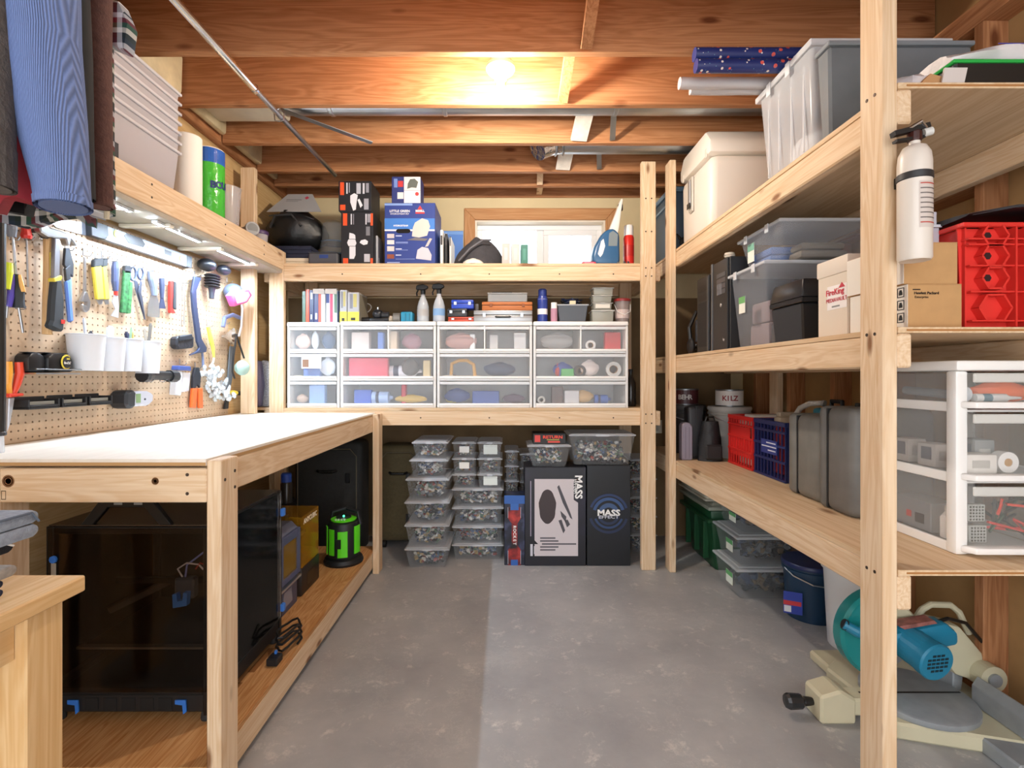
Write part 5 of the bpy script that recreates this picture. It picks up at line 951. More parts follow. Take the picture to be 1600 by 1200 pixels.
JK = [('bag', 458, 485, 521, 531, 'c9a99a', 'beige glove bundle in the top drawer of the narrow unit'), ('bag', 484, 497, 516, 530, 'dfe4ea', 'white crumpled bag in the top drawer of the narrow unit'), ('bag', 500, 523, 515, 530, '3c4f6c', 'dark blue cloth bundle in the top drawer of the narrow unit'),
 ('bag', 496, 524, 545, 575, 'dde2ec', 'white plastic bag in the middle drawer of the narrow unit'), ('box', 474, 500, 570, 580, '4f73b8', 'blue flat packet in the middle drawer of the narrow unit'),
 ('box', 483, 507, 592, 630, '8fb0e4', 'pale blue carton in the bottom drawer of the narrow unit'), ('bag', 460, 480, 616, 630, 'b59a86', 'tan cloth bundle in the bottom drawer of the narrow unit'), ('box', 449, 472, 595, 606, 'b8a683', 'brown board in the bottom drawer of the narrow unit'),
 ('box', 549, 577, 519, 532, 'd9cdc6', 'pale flat box in the top left drawer of the second unit'), ('box', 590, 599, 519, 533, '5f7fc0', 'blue packet in the top left drawer of the second unit'), ('box', 608, 620, 515, 533, 'e9dccb', 'white card in the top right drawer of the second unit'), ('bag', 625, 660, 521, 533, 'a07a86', 'mauve bundle in the top right drawer of the second unit'),
 ('box', 545, 606, 548, 571, 'cf4f62', 'big pink-red box in the middle drawer of the second unit'), ('box', 560, 602, 572, 580, '3a5288', 'dark blue flat case in the middle drawer of the second unit'), ('tube', 603, 658, 571, 582, 'e4e4ea', 'white caulk tube in the middle drawer of the second unit'), ('bag', 625, 656, 556, 572, '55524f', 'dark bundle in the middle drawer of the second unit'), ('box', 661, 672, 563, 582, 'cdb98c', 'kraft card in the middle drawer of the second unit'),
 ('box', 553, 580, 609, 628, '3a63c4', 'bright blue box in the bottom drawer of the second unit'), ('tube', 580, 612, 612, 629, '9fb6dc', 'pale blue bottle in the bottom drawer of the second unit'), ('bag', 612, 670, 617, 629, 'c9a858', 'yellow rope bundle in the bottom drawer of the second unit'), ('box', 627, 634, 600, 618, 'c83a4a', 'red packet in the bottom drawer of the second unit'),
 ('bag', 692, 748, 520, 533, 'b08a86', 'mixed red and grey odds and ends in the top left drawer of the third unit'), ('box', 734, 742, 522, 532, 'e4e6ea', 'small white box in the top left drawer of the third unit'), ('box', 765, 778, 523, 533, 'd0d2d6', 'white packet in the top right drawer of the third unit'), ('box', 803, 822, 520, 533, 'c6c8cc', 'grey packet in the top right drawer of the third unit'),
 ('trowel', 694, 751, 563, 581, 'd9a85c', 'wooden handled plaster float in the middle drawer of the third unit'), ('box', 735, 785, 550, 568, 'b5aaa0', 'grey printed carton in the middle drawer of the third unit'), ('bag', 752, 810, 566, 581, '33415c', 'dark blue cloth in the middle drawer of the third unit'),
 ('bag', 692, 735, 607, 628, '2f4a86', 'blue cloth bundle in the bottom drawer of the third unit'), ('bag', 695, 722, 620, 629, 'd9cf52', 'yellow sponge in the bottom drawer of the third unit'), ('box', 738, 780, 611, 622, '3a57a0', 'long blue case in the bottom drawer of the third unit'), ('bag', 783, 822, 616, 628, '5a4a5e', 'dark mixed bundle in the bottom drawer of the third unit'), ('stick', 691, 712, 600, 608, 'd8dade', 'thin metal rod in the bottom drawer of the third unit'),
 ('bag', 842, 900, 520, 533, '8d8f92', 'grey hardware heap in the top left drawer of the right-end unit'), ('roll', 915, 931, 516, 534, 'd8d9da', 'white tape roll in the top right drawer of the right-end unit'), ('box', 945, 970, 519, 530, 'c93a3e', 'red pouch in the top right drawer of the right-end unit'),
 ('roll', 897, 916, 566, 583, '202126', 'black tape roll in the middle drawer of the right-end unit'), ('box', 877, 897, 576, 583, '4fae5c', 'green tape box in the middle drawer of the right-end unit'), ('bag', 862, 897, 566, 577, '3a55a8', 'blue bundle in the middle drawer of the right-end unit'), ('bag', 905, 938, 562, 582, 'ddd2d0', 'white and red packet in the middle drawer of the right-end unit'), ('roll', 947, 971, 562, 582, 'c6c6c4', 'clear packing tape roll in the middle drawer of the right-end unit'), ('bag', 866, 878, 568, 579, 'c23a30', 'red ball in the middle drawer of the right-end unit'),
 ('roll', 840, 852, 608, 622, 'bdbcb8', 'grey tape roll in the bottom drawer of the right-end unit'), ('box', 882, 905, 610, 628, 'd2d3d6', 'clear small organiser in the bottom drawer of the right-end unit'), ('bag', 893, 930, 610, 621, 'd6b380', 'tan leather strap bundle in the bottom drawer of the right-end unit'), ('tube', 930, 955, 617, 628, '4a6ab4', 'blue marker in the bottom drawer of the right-end unit'), ('box', 862, 880, 604, 628, '5a4a48', 'dark carton in the bottom drawer of the right-end unit')]
for k, (kind, a, b, c, d_, col, lab) in enumerate(JK):
    junk(kind, a, b, c, d_, col, lab, 3.215+.014*(k % 3 if kind != 'roll' else 0)+.0, .05+.0*(k % 2))
t = T('dark_bottle', 'dark glass bottle standing right of the drawer units', 'bottle', (XX(989, 3.3), 3.36, Z0)); M().lathe([(.001, 0), (.032, 0), (.034, .005), (.034, .15), (.014, .19), (.013, .22), (.001, .22)], 20).build('bottle', pm('2b2622', .2), t); M().lathe([(.015, .2202), (.015, .24), (.001, .241)], 14).build('cap', BLACK, t)
# ---- things on top of the drawer units
Q = 1.5125; y = 3.20
def book(px0, px1, pt, c, lab, d=.18, yy=None, prints=(), tag_=False, cat='book', nm='book'):
    yy = yy or y; w = XX(px1, yy)-XX(px0, yy); h = hh_(pt, yy, Q); t = T(nm, lab, cat, ((XX(px0, yy)+XX(px1, yy))/2, yy, Q if px0 > 531 else 1.5075)); M().box(-w/2, w/2, 0, d, 0, h).build('cover', pm(c, .35), t, bev=.002)
    M().box(-w/2+.002, w/2-.002, .004, d-.002, h, h+.0012).build('pages', WHITE, t); prt('spine_print', t, w, h, prints)
    return t, w, h
book(472, 477.5, 454, '4d6a58', 'grey-green book at the left end of the book row'); book(477.7, 483, 451, 'd9502f', 'orange spined book in the book row'); book(483.2, 490.5, 452, '1d2a52', 'navy book with a silver mark in the book row', prints=[(.3, .7, .72, .92, 'b8c0d0'), (.3, .6, .1, .25, 'c0c8d8')])
book(490.7, 497.5, 453, '2a2f60', 'dark blue book with white number in the book row', prints=[(.3, .7, .1, .3, 'e4e6ee')]); b_, w, h = book(497.7, 508, 452, 'c9cbd0', 'red striped pale book in the book row', prints=[(.0, .4, .0, .98, 'd3563c')]); 
b_, w, h = book(509.5, 526.5, 452, 'e6ecec', 'white glossy boxed book with a pink stripe', prints=[(.35, .62, .02, .98, 'd84a6a'), (.75, .99, .3, .98, '5a7a68'), (.02, .3, .6, .98, '2a3a78')]); book(526.7, 529, 453, '1f3350', 'thin dark blue book beside the yellow manuals')
for k, (a, b, lab) in enumerate(((490, 507, 'folded grey paper slip over the orange books'), (509, 526.5, 'folded grey paper slip over the white boxed book'))):
    t = T('paper_slip', lab, 'paper', ((XX(a, y)+XX(b, y))/2, y, 1.5075+hh_(452, y, Q)+.0072)); w = XX(b, y)-XX(a, y); M().prism([(-w/2, .002), (w/2, .002), (w/2-.002, -.034), (-w/2-.003, -.03)], -.007, -.006, 'y').build('front_fold', pm('b9b4ae', .8), t); M().box(-w/2, w/2, -.007, .06, .0, .002).build('top_fold', pm('b9b4ae', .8), t)
for k, (a, b, pt, d_, n_) in enumerate(((530.8, 542, 452, .16, 'narrow'), (543, 561, 457, .19, 'thick'))):
    t, w, h = book(a, b, pt, 'a9abb0', '%s grey and yellow boxed manual beside the book row' % n_, d_, 3.20, [(0, 1, 0, .34, 'e0d04a'), (.2, .45, .45, .95, '7d7f88'), (.5, .8, .5, .95, 'b9ae6a')], cat='boxed manual', nm='boxed_manual'); prt('spine_print', t, w, h, [(.3, .68, .05, .14, '2a2a20')], -.0016); M().box(w/2+.0002, w/2+.001, .01, d_-.01, .01, h-.01).build('side_print', pm('8a8474', .5), t)
t = T('cable_loop', 'white cable coil hanging behind the yellow manuals', 'cable', (XX(573, 3.45), 3.45, Q)); M().tube([(.03*math.cos(a*.5), .012*math.sin(a), .12+.03*math.sin(a*.5)) for a in range(26)], .0035, 6).build('coil', pm('d9d5cc', .5), t); M().tube([(0, 0, .09), (.01, .01, .04), (.04, 0, .005), (.07, .0, .004)], .0035, 6).build('tail', pm('d9d5cc', .5), t)
t = T('camera_rig', 'black camera mount with knobs on the drawer units', 'camera gear', (XX(590, 3.26), 3.27, Q)); M().box(-.05, .05, -.03, .03, 0, .03).build('base', BLACK, t, bev=.008, seg=2); M().ell((0, 0, .055), .036, .032, .032).build('head', pm('1e2024', .3), t); M().cyl((-.05, -.01, .02), (-.10, -.01, .018), .016).build('knob', BLACK, t); M().cyl((.03, -.02, .05), (.075, -.02, .05), .018).build('lens', pm('26282c', .3), t); M().cyl((0, 0, .08), (0, 0, .10), .006).build('stud', STEEL, t); M().cyl((.045, -.02, .018), (.07, -.02, .018), .013).build('wheel', RUB, t)
t = T('grey_clamp', 'grey metal clamp with a white jaw behind the teal battery', 'clamp', (XX(614, 3.26), 3.28, Q)); M().cyl((.0, 0, .035), (.045, 0, .035), .03).build('drum', pm('86847f', .4, .5), t); M().box(-.04, -.002, -.012, .015, .012, .045).build('jaw', pm('c9bca8', .5), t, bev=.004); M().box(-.03, .03, -.02, .02, 0, .006).build('foot', pm('5a5854', .5), t)
t = T('tool_battery', 'teal cordless tool battery on the drawer units', 'battery', (XX(635, 3.23), 3.24, Q)); M().box(-.038, .036, 0, .09, 0, .068).build('shell', pm('2187a8', .4), t, bev=.008, seg=2); 
for x in (-.012, .014): M().box(x, x+.008, -.0015, 0, .01, .058).build('rib', pm('1a6e8a', .4), t)
M().box(-.03, .03, .01, .08, .0682, .074).build('contact_block', BLACK, t)
def spray(px, D, lab, wn, fluid, z=Q):
    t = T('spray_bottle', lab, 'spray bottle', (XX(px, D), D, z)); s = 1
    M().lathe([(.001, 0), (.036, 0), (.038, .006), (.037, .10), (.028, .135), (.014, .165), (.013, .18)], 22).build('bottle', clear('d6dce2', .6), t); M().lathe([(.0375, .012), (.0378, .085)], 22).build('label', pm(fluid, .5), t); M().lathe([(.015, .18), (.016, .205), (.012, .21)], 16).build('collar', BLACK, t)
    M().prism([(-.045, .212), (-.04, .238), (.0, .246), (.03, .236), (.034, .222), (.012, .208), (-.012, .208)], -.012, .012, 'y').build('trigger_head', BLACK, t, bev=.004); M().tube([(-.03, 0, .212), (-.04, 0, .19), (-.038, 0, .172)], .005, 6).build('trigger', BLACK, t)
spray(661, 3.27, 'grey spray bottle, left of the two on the drawer units', 1, 'a8a6a4'); spray(686, 3.24, 'spray bottle with a blue label, right of the two on the drawer units', 1, '7fa6d0')
def case(px0, px1, y, d, z, h, c, lab, cat='case', nm='hard_case', met=0, rgh=.45, handle=False, lat=STEEL):
    w = XX(px1, y)-XX(px0, y); t = T(nm, lab, cat, ((XX(px0, y)+XX(px1, y))/2, y, z)); m = pm(c, rgh, met)
    M().box(-w/2, w/2, 0, d, 0, h*.58).build('lower_shell', m, t, bev=.006, seg=2); M().box(-w/2, w/2, 0, d, h*.6, h).build('upper_shell', m, t, bev=.006, seg=2); M().box(-w/2+.004, w/2-.004, .003, d-.003, h*.57, h*.61).build('seam', RUB, t)
    for x in (-w*.32, w*.32): M().box(x-.009, x+.009, -.004, .0, h*.4, h*.78).build('latch', lat, t, bev=.001)
    if handle: M().tube([(-.045, .0, h*.45), (-.04, -.014, h*.43), (.04, -.014, h*.43), (.045, 0, h*.45)], .006, 8).build('grip', BLACK, t)
    return z+h+.0005
z_ = case(700, 742, 3.22, .12, Q, .034, 'c24a34', 'flat red case at the bottom of the small case stack'); z_ = case(699, 730, 3.215, .12, z_, .050, '2a2c30', 'black case in the middle of the small case stack'); case(705, 740, 3.22, .10, z_, .056, '2246b8', 'rounded royal blue case on top of the small case stack')
t = T('glue_stick', 'short clear capped tube beside the blue case', 'tube', (XX(745, 3.36), 3.38, Q)); M().cyl((0, 0, 0), (0, 0, .10), .011).build('tube', clear('d2d4d8', .7), t); M().lathe([(.0115, .10), (.0115, .135), (.001, .136)], 14).build('cap', pm('c9c6c0', .5), t)
z_ = case(740, 832, 3.20, .20, Q, .072, 'a9abad', 'silver aluminium tool case with black handle', 'tool case', 'tool_case', .7, .35, True); z_ = case(753, 832, 3.21, .17, z_, .054, 'b4682f', 'orange-brown wooden case on the silver tool case', 'case', 'wooden_case', 0, .5, False, pm('8a4c22', .5))
t = T('clear_organiser', 'clear flat parts organiser on the orange-brown case', 'organiser', (XX(793, 3.22), 3.225, z_)); M().box(-.124, .124, 0, .15, 0, .05).build('tray', clear('cfd3d4', .4), t, bev=.004); M().box(-.126, .126, -.002, .152, .0502, .058).build('lid', clear('cfd3d4', .5), t, bev=.002); 
for x in (-.06, 0, .06): M().box(x-.001, x+.001, .002, .148, .002, .048).build('partition', clear('dfe2e4', .5), t)
M().box(-.1, .03, .02, .1, .0585, .066).build('dark_insert', pm('3a3a3c', .6), t, bev=.002)
t = T('air_duster', 'tall blue and white air duster can', 'can', (XX(848, 3.23), 3.25, Q)); M().lathe([(.001, 0), (.031, 0), (.032, .004), (.032, .15), (.027, .165)], 22).build('can', pm('2b3f8e', .3), t); M().lathe([(.0323, .05), (.0323, .085)], 22).build('white_band', WHITE, t); M().lathe([(.026, .165), (.027, .168), (.027, .205), (.02, .212), (.001, .212)], 22).build('cap', pm('23357e', .4), t); M().lathe([(.0322, .145), (.029, .158)], 22).build('shoulder_ring', pm('dfe0e6', .3), t)
t = T('small_aerosol', 'small pink and white aerosol next to the blue can', 'can', (XX(866, 3.21), 3.225, Q)); M().lathe([(.001, 0), (.02, 0), (.021, .003), (.021, .085)], 18).build('can', pm('b98a9e', .4), t); M().lathe([(.0205, .085), (.0195, .087), (.0185, .122), (.001, .124)], 18).build('cap', WHITE, t)
t = T('plastic_basket', 'dark smoky plastic basket full of cables', 'basket', (XX(895, 3.22), 3.225, Q)); M().fr(-.096, .096, 0, .16, 0, .108, .014, .012, top=False).build('basket', pm('4a4e55', .3, alpha=.8), t, bev=.004); M().box(-.1, .1, -.004, .0, .104, .113).box(-.1, .1, .16, .164, .104, .113).box(-.1, -.096, 0, .16, .104, .113).box(.096, .1, 0, .16, .104, .113).build('rim', pm('9a9da2', .4), t); M().box(-.02, .018, -.006, -.0042, .112, .134).build('tag', pm('d9cfae', .6), t)
rr = random.Random(21); t = T('cable_bundle', 'tangle of black and blue cables in the smoky basket', 'cables', (XX(895, 3.22), 3.305, Q+.095))
for k in range(5): M().tube([(rr.uniform(-.075, .075), rr.uniform(-.05, .05), .012+rr.uniform(0, .055)) for _ in range(9)], .004, 6).build('cable', pm(rr.choice(('1a1b1f', '1f2a4a', '25272c')), .5), t)
z_ = Q
for k, (a, b, h_, lab) in enumerate(((924, 961, .078, 'frosted lower food container with wire handle on the drawer units'), (926, 958, .044, 'second food container with a paper label in the right-hand stack'), (925, 958, .046, 'third small container in the right-hand stack'), (926, 960, .048, 'topmost small container in the right-hand stack'))):
    z_ = tub(lab, XX(a, 3.21), XX(b, 3.21), 3.21, .12, z_, h_, 'container', 'small containers on the drawer units', clear('c9c9bd', .5), clear('d6d6d0', .65), tape=[(.15, .85, .2, .8, pm('dcd8cc', .6))] if k == 1 else None, inset=.05)+.0006
t = T('snap_pail', 'small clear pail with a red lid and wire handle', 'pail', (XX(972, 3.30), 3.30, Q)); M().lathe([(.001, 0), (.043, 0), (.05, .135), (.051, .138)], 22).build('pail', clear('b9a9a6', .5), t); M().lathe([(.053, .138), (.054, .142), (.054, .152), (.05, .156), (.001, .157)], 22).build('lid', pm('8e2b2a', .4), t); M().tube([(-.052, -.01, .12), (-.04, -.05, .07), (0, -.065, .05), (.04, -.05, .07), (.052, -.01, .12)], .002, 6).build('bail', WHITE, t); M().lathe([(.0455, .03), (.048, .085)], 22).build('label', pm('cbb9b4', .6), t)
# ================================================================ FLOOR UNDER THE BACK SHELF
G = 'clear tubs of bricks under the back shelf'; PL = pm('dfe6e0', .6)
z_ = 0.0005; sd = 100
names = ['bottom', 'second', 'third', 'fourth', 'fifth', 'top']
for k, (a, b, top, nxt) in enumerate(((631.5, 702, 857, 890), (631.5, 702, 820, 857), (631.5, 702, 784, 820), (633, 702, 748, 784), (639, 700, 718, 748), (643, 700, 690, 718))):
    h_ = (nxt-top)*3.13/F-.0006
    z_ = tub('clear tub of bricks, %s in the left front stack beside the olive suitcase' % names[k], XX(a, 3.13), XX(b, 3.13), 3.132, .36, z_, h_, group=G, fill=.75, fl='mixed bricks inside the %s tub of the left front stack' % names[k], seed=sd+k, n=110, inset=.16)+.0006
z_ = .0005
for k, (top, nxt) in enumerate(((850, 876), (821.6, 850), (792, 821.6), (763, 792))):
    z_ = tub('wide clear tub of bricks, %s of the four in the second stack' % names[k], XX(706, 3.28), XX(787, 3.28), 3.28, .30, z_, (nxt-top)*3.28/F-.0006, group=G, fill=.8, fl='mixed bricks inside the %s wide tub of the second stack' % names[k], seed=sd+10+k, n=130, inset=.1)+.0006
zb = z_
for c, (a, b, sid) in enumerate(((706, 744.5, 'left'), (745.5, 785, 'right'))):
    z_ = zb
    for k, (top, nxt) in enumerate(((740, 763), (715, 740), (690, 715))):
        tp_ = [(.25, .8, .2, .8, PL)] if (c == 1 and k != 1) else ([(.3, .7, .3, .7, pm('eceae4', .6))] if c == 0 and k > 0 else None)
        z_ = tub('small clear tub of bricks, %s row on the %s atop the second stack' % (('lower', 'middle', 'upper')[k], sid), XX(a, 3.28), XX(b, 3.28), 3.28, .28, z_, (nxt-top)*3.28/F-.0006, group=G, fill=.75, fl='mixed bricks in the %s small tub on the %s of the second stack' % (('lower', 'middle', 'upper')[k], sid), seed=sd+20+c*5+k, tape=tp_, n=60, inset=.12)+.0006
for c, (a, b, yy, n_, h_) in enumerate(((796.5, 811, 3.40, 7, .098), (812, 838, 3.46, 7, .094), (985, 1027, 3.42, 5, .125))):
    z_ = .0005
    for k in range(n_):
        z_ = tub('brick tub number %s up in the %s' % (('one', 'two', 'three', 'four', 'five', 'six', 'seven')[k], ('stack behind the tall narrow box', 'stack behind the big dark display box', 'rightmost stack behind the shelf posts')[c]), XX(a-(8 if c < 1 else 0), yy), XX(b, yy), yy, .28, z_, h_-.0006, group=G, fill=.75, fl='mixed bricks in tub number %s of the %s' % (('one', 'two', 'three', 'four', 'five', 'six', 'seven')[k], ('third stack', 'stack behind the display box', 'rightmost stack')[c]), seed=sd+40+c*9+k, n=60, inset=.12)+.0006
# tall narrow box
def nebula(c1, c2, c3, sc=9):
    m, nt, b = newmat('print'); N = nt.nodes.new; L = nt.links.new
    tc = N('ShaderNodeTexCoord'); n = N('ShaderNodeTexNoise'); n.inputs['Scale'].default_value = sc; n.inputs['Detail'].default_value = 5; L(tc.outputs['Object'], n.inputs['Vector'])
    r = N('ShaderNodeValToRGB'); e = r.color_ramp.elements; e[0].color = lin(c1); e[0].position = .38; e[1].color = lin(c3); e[1].position = .72; q = e.new(.52); q.color = lin(c2); L(n.outputs['Fac'], r.inputs[0]); L(r.outputs[0], b.inputs['Base Color']); b.inputs['Roughness'].default_value = .4; return m
t, w, h = carton('toy_box', 'tall narrow box with red and blue space print and vertical lettering', 'box', XX(788, 3.20), XX(820, 3.20), 3.20, .13, .0005, hh_(774, 3.2, .0005), nebula('0d101c', '1c2036', '5a5f86'))
M().prism([(-.32*w, .0), (.3*w, 0), (.3*w, .22*h), (.14*w, .29*h), (.14*w, .60*h), (.3*w, .67*h), (.3*w, .83*h), (-.32*w, .83*h), (-.32*w, .67*h), (-.14*w, .6*h), (-.14*w, .29*h), (-.32*w, .22*h)], -.0014, -.0002, 'y').build('print_panel', nebula('1a0c10', '8f1f1e', 'd8473c', 12), t)
prt('print', t, w, h, [(-.0, 1.0, .88, 1.0, '2a5ca8'), (.3, .7, .79, .88, '2f62ae'), (.32, .66, .0, .08, '2a5ca8')], -.0018)
for k, ch in enumerate('ROCKET'): txt(t, ch, .026, (.0, -.0024, h*(.55-.048*k)), WHITE, rot=(PI/2, PI/2, 0), bold=.0006)
for x in (-.32, .3): M().box(x*w-.001, x*w+.001, -.0022, -.0015, .68*h, .83*h).box(x*w-.001, x*w+.001, -.0022, -.0015, .02*h, .21*h).build('print_line', pm('d0d4e0', .5), t)
# big display boxes
t, w, h = carton('display_box', 'large dark display box with a pale picture window print', 'box', XX(820, 3.19), XX(915.5, 3.19), 3.19, .22, .0005, hh_(730, 3.19, .0005), nebula('0b0b12', '14121f', '2a2440', 3))
M().prism([(-.34*w, .10*h), (.37*w, .10*h), (.37*w, .64*h), (.30*w, .67*h), (.30*w, .88*h), (-.34*w, .88*h), (-.34*w, .26*h), (-.28*w, .22*h), (-.34*w, .22*h)], -.0014, -.0002, 'y').build('print_window', pm('cdc4c6', .5), t)
M().prism([((-.13+.14*math.cos(a)*(1+.05*math.sin(7*a)))*w, (.60+.175*math.sin(a))*h) for a in [k*PI/14 for k in range(28)]], -.002, -.0015, 'y').build('printed_disc', pm('3a2d2e', .5), t)
for pts in ([(.03, .80), (.06, .82), (.14, .70), (.25, .53), (.28, .47), (.24, .49), (.12, .64)], [(.08, .56), (.18, .50), (.17, .44), (.1, .50)], [(.05, .46), (.1, .47), (.16, .36), (.13, .33)], [(.15, .46), (.2, .47), (.24, .42), (.19, .39)]): M().prism([(a*w, b*h) for a, b in pts], -.002, -.0015, 'y').build('printed_model_part', pm('4a484e', .5), t)
for z0, z1, a, b in ((.155, .17, -.25, .0), (.185, .20, -.25, .05), (.215, .23, -.22, .34), (.245, .26, -.25, .05), (.275, .29, -.25, .0)): M().box(a*w, b*w, -.002, -.0015, z0*h, z1*h).build('printed_model_plan', pm('5a585e', .5), t)
txt(t, 'MASS', .062, (.375*w, -.002, .80*h), WHITE, rot=(PI/2, PI/2, 0), bold=.002); txt(t, 'EFFECT', .03, (.325*w, -.002, .80*h), WHITE, rot=(PI/2, PI/2, 0)); prt('print', t, w, h, [(.09, .13, .1, .22, 'c9c9d2'), (.15, .18, .12, .2, 'c9c9d2')]); M().box(-.41*w, -.395*w, -.0014, -.0008, .3*h, .86*h).build('side_text', pm('9a94a8', .5), t)
zdb = .0005+h+.0006
t, w, h = carton('display_box', 'plain dark display box with glowing blue rings print', 'box', XX(917, 3.19), XX(985, 3.19), 3.19, .22, .0005, hh_(727, 3.19, .0005), nebula('07080d', '0c0e16', '151a2a', 3))
for r0, r1, c, a0, a1 in ((.40, .455, '24365e', .3, 2.8), (.30, .37, '34507f', .25, 2.9), (.40, .46, '1d2a4a', 3.4, 6.0), (.30, .35, '2a4068', 3.5, 5.9), (.14, .24, '3d567f', .2, 2.95), (.2, .26, '1f2d4c', 3.4, 6.0)):
    k = 18; m = M(); pts = [(r1*w*math.cos(a0+(a1-a0)*q/k), .52*h+r1*w*math.sin(a0+(a1-a0)*q/k)) for q in range(k+1)]; ins = [(r0*w*math.cos(a0+(a1-a0)*q/k), .52*h+r0*w*math.sin(a0+(a1-a0)*q/k)) for q in range(k+1)]
    for q in range(k): m.add([(p[0], -.0012, p[1]) for p in (pts[q], pts[q+1], ins[q+1], ins[q])], [(0, 1, 2, 3)])
    m.build('printed_ring', pm(c, .5), t)
txt(t, 'MASS', .052, (0, -.002, .525*h), WHITE, bold=.002, sx=1.15); txt(t, 'EFFECT', .026, (0, -.002, .485*h), pm('c9ccd8', .5), sx=1.5, bold=.0006)
zdb2 = .0005+h+.0006
z_ = tub('clear tub of pale bricks on the large dark display box', XX(824, 3.17), XX(893, 3.17), 3.175, .25, zdb, hh_(695, 3.175, zdb), group=G, fill=.8, fl='pale bricks in the tub on the large dark display box', seed=301, n=100, inset=.2)+.0006
t, w, h = carton('game_box', 'flat black box with red badge and lettering on the small tub', 'box', XX(833, 3.2), XX(884, 3.2), 3.2, .16, z_, .066, pm('15110f', .5)); prt('print', t, w, h, [(.05, .22, .2, .85, 'd23a30')]); txt(t, 'RETURN', .026, (.10*w, -.002, .66*h), pm('e2452c', .5), bold=.001, sx=1.25); prt('print', t, w, h, [(.42, .8, .38, .44, 'c9b83a'), (.45, .82, .14, .30, 'd2402c')])
tub('large clear tub of bricks on the plain dark display box', XX(889, 3.17), XX(994, 3.17), 3.17, .28, zdb2, hh_(678, 3.17, zdb2), group=G, fill=.7, fl='tan and grey bricks in the large tub on the plain display box', seed=302, n=150, inset=.16)

for k, (px, c, lab) in enumerate(((399, '8a86a8', 'mauve fabric board standing in the back left corner above the bench'), (413, 'c9ccd4', 'pale speckled fabric board beside the mauve one in the corner'))):
    D_ = 3.24+.05*k; t = T('fabric_board', lab, 'board', (XX(px, D_), D_, Z0)); m_ = pm(c, .95, var=.3*k+.05, vscale=120, bump=.3, bscale=200)
    M().prism([(-.03, 0), (.03, 0), (.045, .14), (.03, .29), (-.02, .30), (-.035, .15)], 0, .04, 'y').build('pad', m_, t, bev=.012, seg=2); M().tube([(-.02, -.001, .003), (-.03, -.001, .15), (-.016, -.001, .29)], .003, 6).build('edge_seam', pm('a9a6bc', .9), t)
# ================================================================ SIDE SHELF, TOP LEVEL
RT0, RT1, RT2 = [z+.0008 for z in RZT]
t = T('blue_tote', 'blue-grey tote standing at the far end of the top side shelf', 'tote', (1.04, 3.45, RT2), AIS)
M().fr(-.21, .21, 0, .40, 0, .40, .01, .015).build('body', pm('42586c', .4), t, bev=.012, seg=2); M().box(-.222, .222, -.012, .412, .401, .43).build('lid', pm('6d8aa2', .4), t, bev=.006); M().box(-.19, .19, -.004, 0.001, .33, .345).build('rib', pm('7f9ab0', .4), t)
t = T('gym_bag', 'small black bag squeezed beside the white cooler', 'bag', (1.075, 3.17, RT2), AIS); M().ell((0, .10, .06), .02, .10, .06, 16, 9, .06).build('body', pm('1b1b1d', .7), t); M().tube([(-.01, -.0, .08), (0, -.02, .11), (.015, 0, .08)], .006, 6).build('handle', BLACK, t)
t = T('cooler', 'big white plastic cooler with a latch on the top side shelf', 'cooler', (1.065, 2.905, RT2), AIS)
CW = pm('e9e1d6', .4)
def octp(w, z0, z1, c): return [(-w+c, z0), (w-c, z0), (w, z0+c), (w, z1-c*.6), (w-c*.5, z1), (-w+c*.5, z1), (-w, z1-c*.6), (-w, z0+c)]
M().prism([(-.21, .0), (.21, 0), (.225, .40), (-.225, .40)], .0, .46, 'y').build('tub', CW, t, bev=.045, seg=3); M().prism([(-.23, .402), (.23, .402), (.23, .47), (.17, .54), (-.17, .54), (-.23, .47)], -.006, .466, 'y').build('lid', CW, t, bev=.02, seg=2)
M().box(-.06, .0, -.014, .001, .17, .37).build('latch_recess', pm('bdb6ab', .45), t, bev=.006); M().box(-.048, -.012, -.022, -.0145, .20, .35).build('latch', pm('8f8f92', .4, .4), t, bev=.004); M().box(-.05, -.01, -.026, -.0225, .19, .22).build('latch_foot', BLACK, t)
for x in (-.18, .17): M().box(x, x+.02, -.008, -.0005, .39, .44).build('hinge', pm('d6cec2', .4), t, bev=.003)
def big_bin(lab, X, ya, yb, z, h, dep, a=.34):
    t = T('clear_bin', lab, 'storage bin', (X, (ya+yb)/2, z), AIS); w = yb-ya; m = clear('e6e9ee', a, .25)
    M().fr(-w/2+.012, w/2-.012, .012, dep-.012, 0, h-.03, .025, .025, top=False).build('tub', m, t, bev=.02, seg=3); M().box(-w/2, w/2, 0, dep, h-.03, h-.006).box(-w/2+.02, w/2-.02, .02, dep-.02, h-.006, h).build('lid', clear('eef0f3', .6, .3), t, bev=.004)
    for x in (-w*.25, w*.1): M().box(x, x+.03, -.004, .0, h-.055, h-.004).build('latch', clear('eef0f3', .7), t, bev=.002)
    for x in (-w*.3, -w*.1, w*.12, w*.32): M().box(x-.003, x+.003, .016, .022, h*.12, h*.86).build('rib', clear('eef0f3', .5), t)
    return t
big_bin('tall translucent bin next to the near post on the top side shelf', 1.065, 1.80, 2.20, RT2, .425, .50, .42)
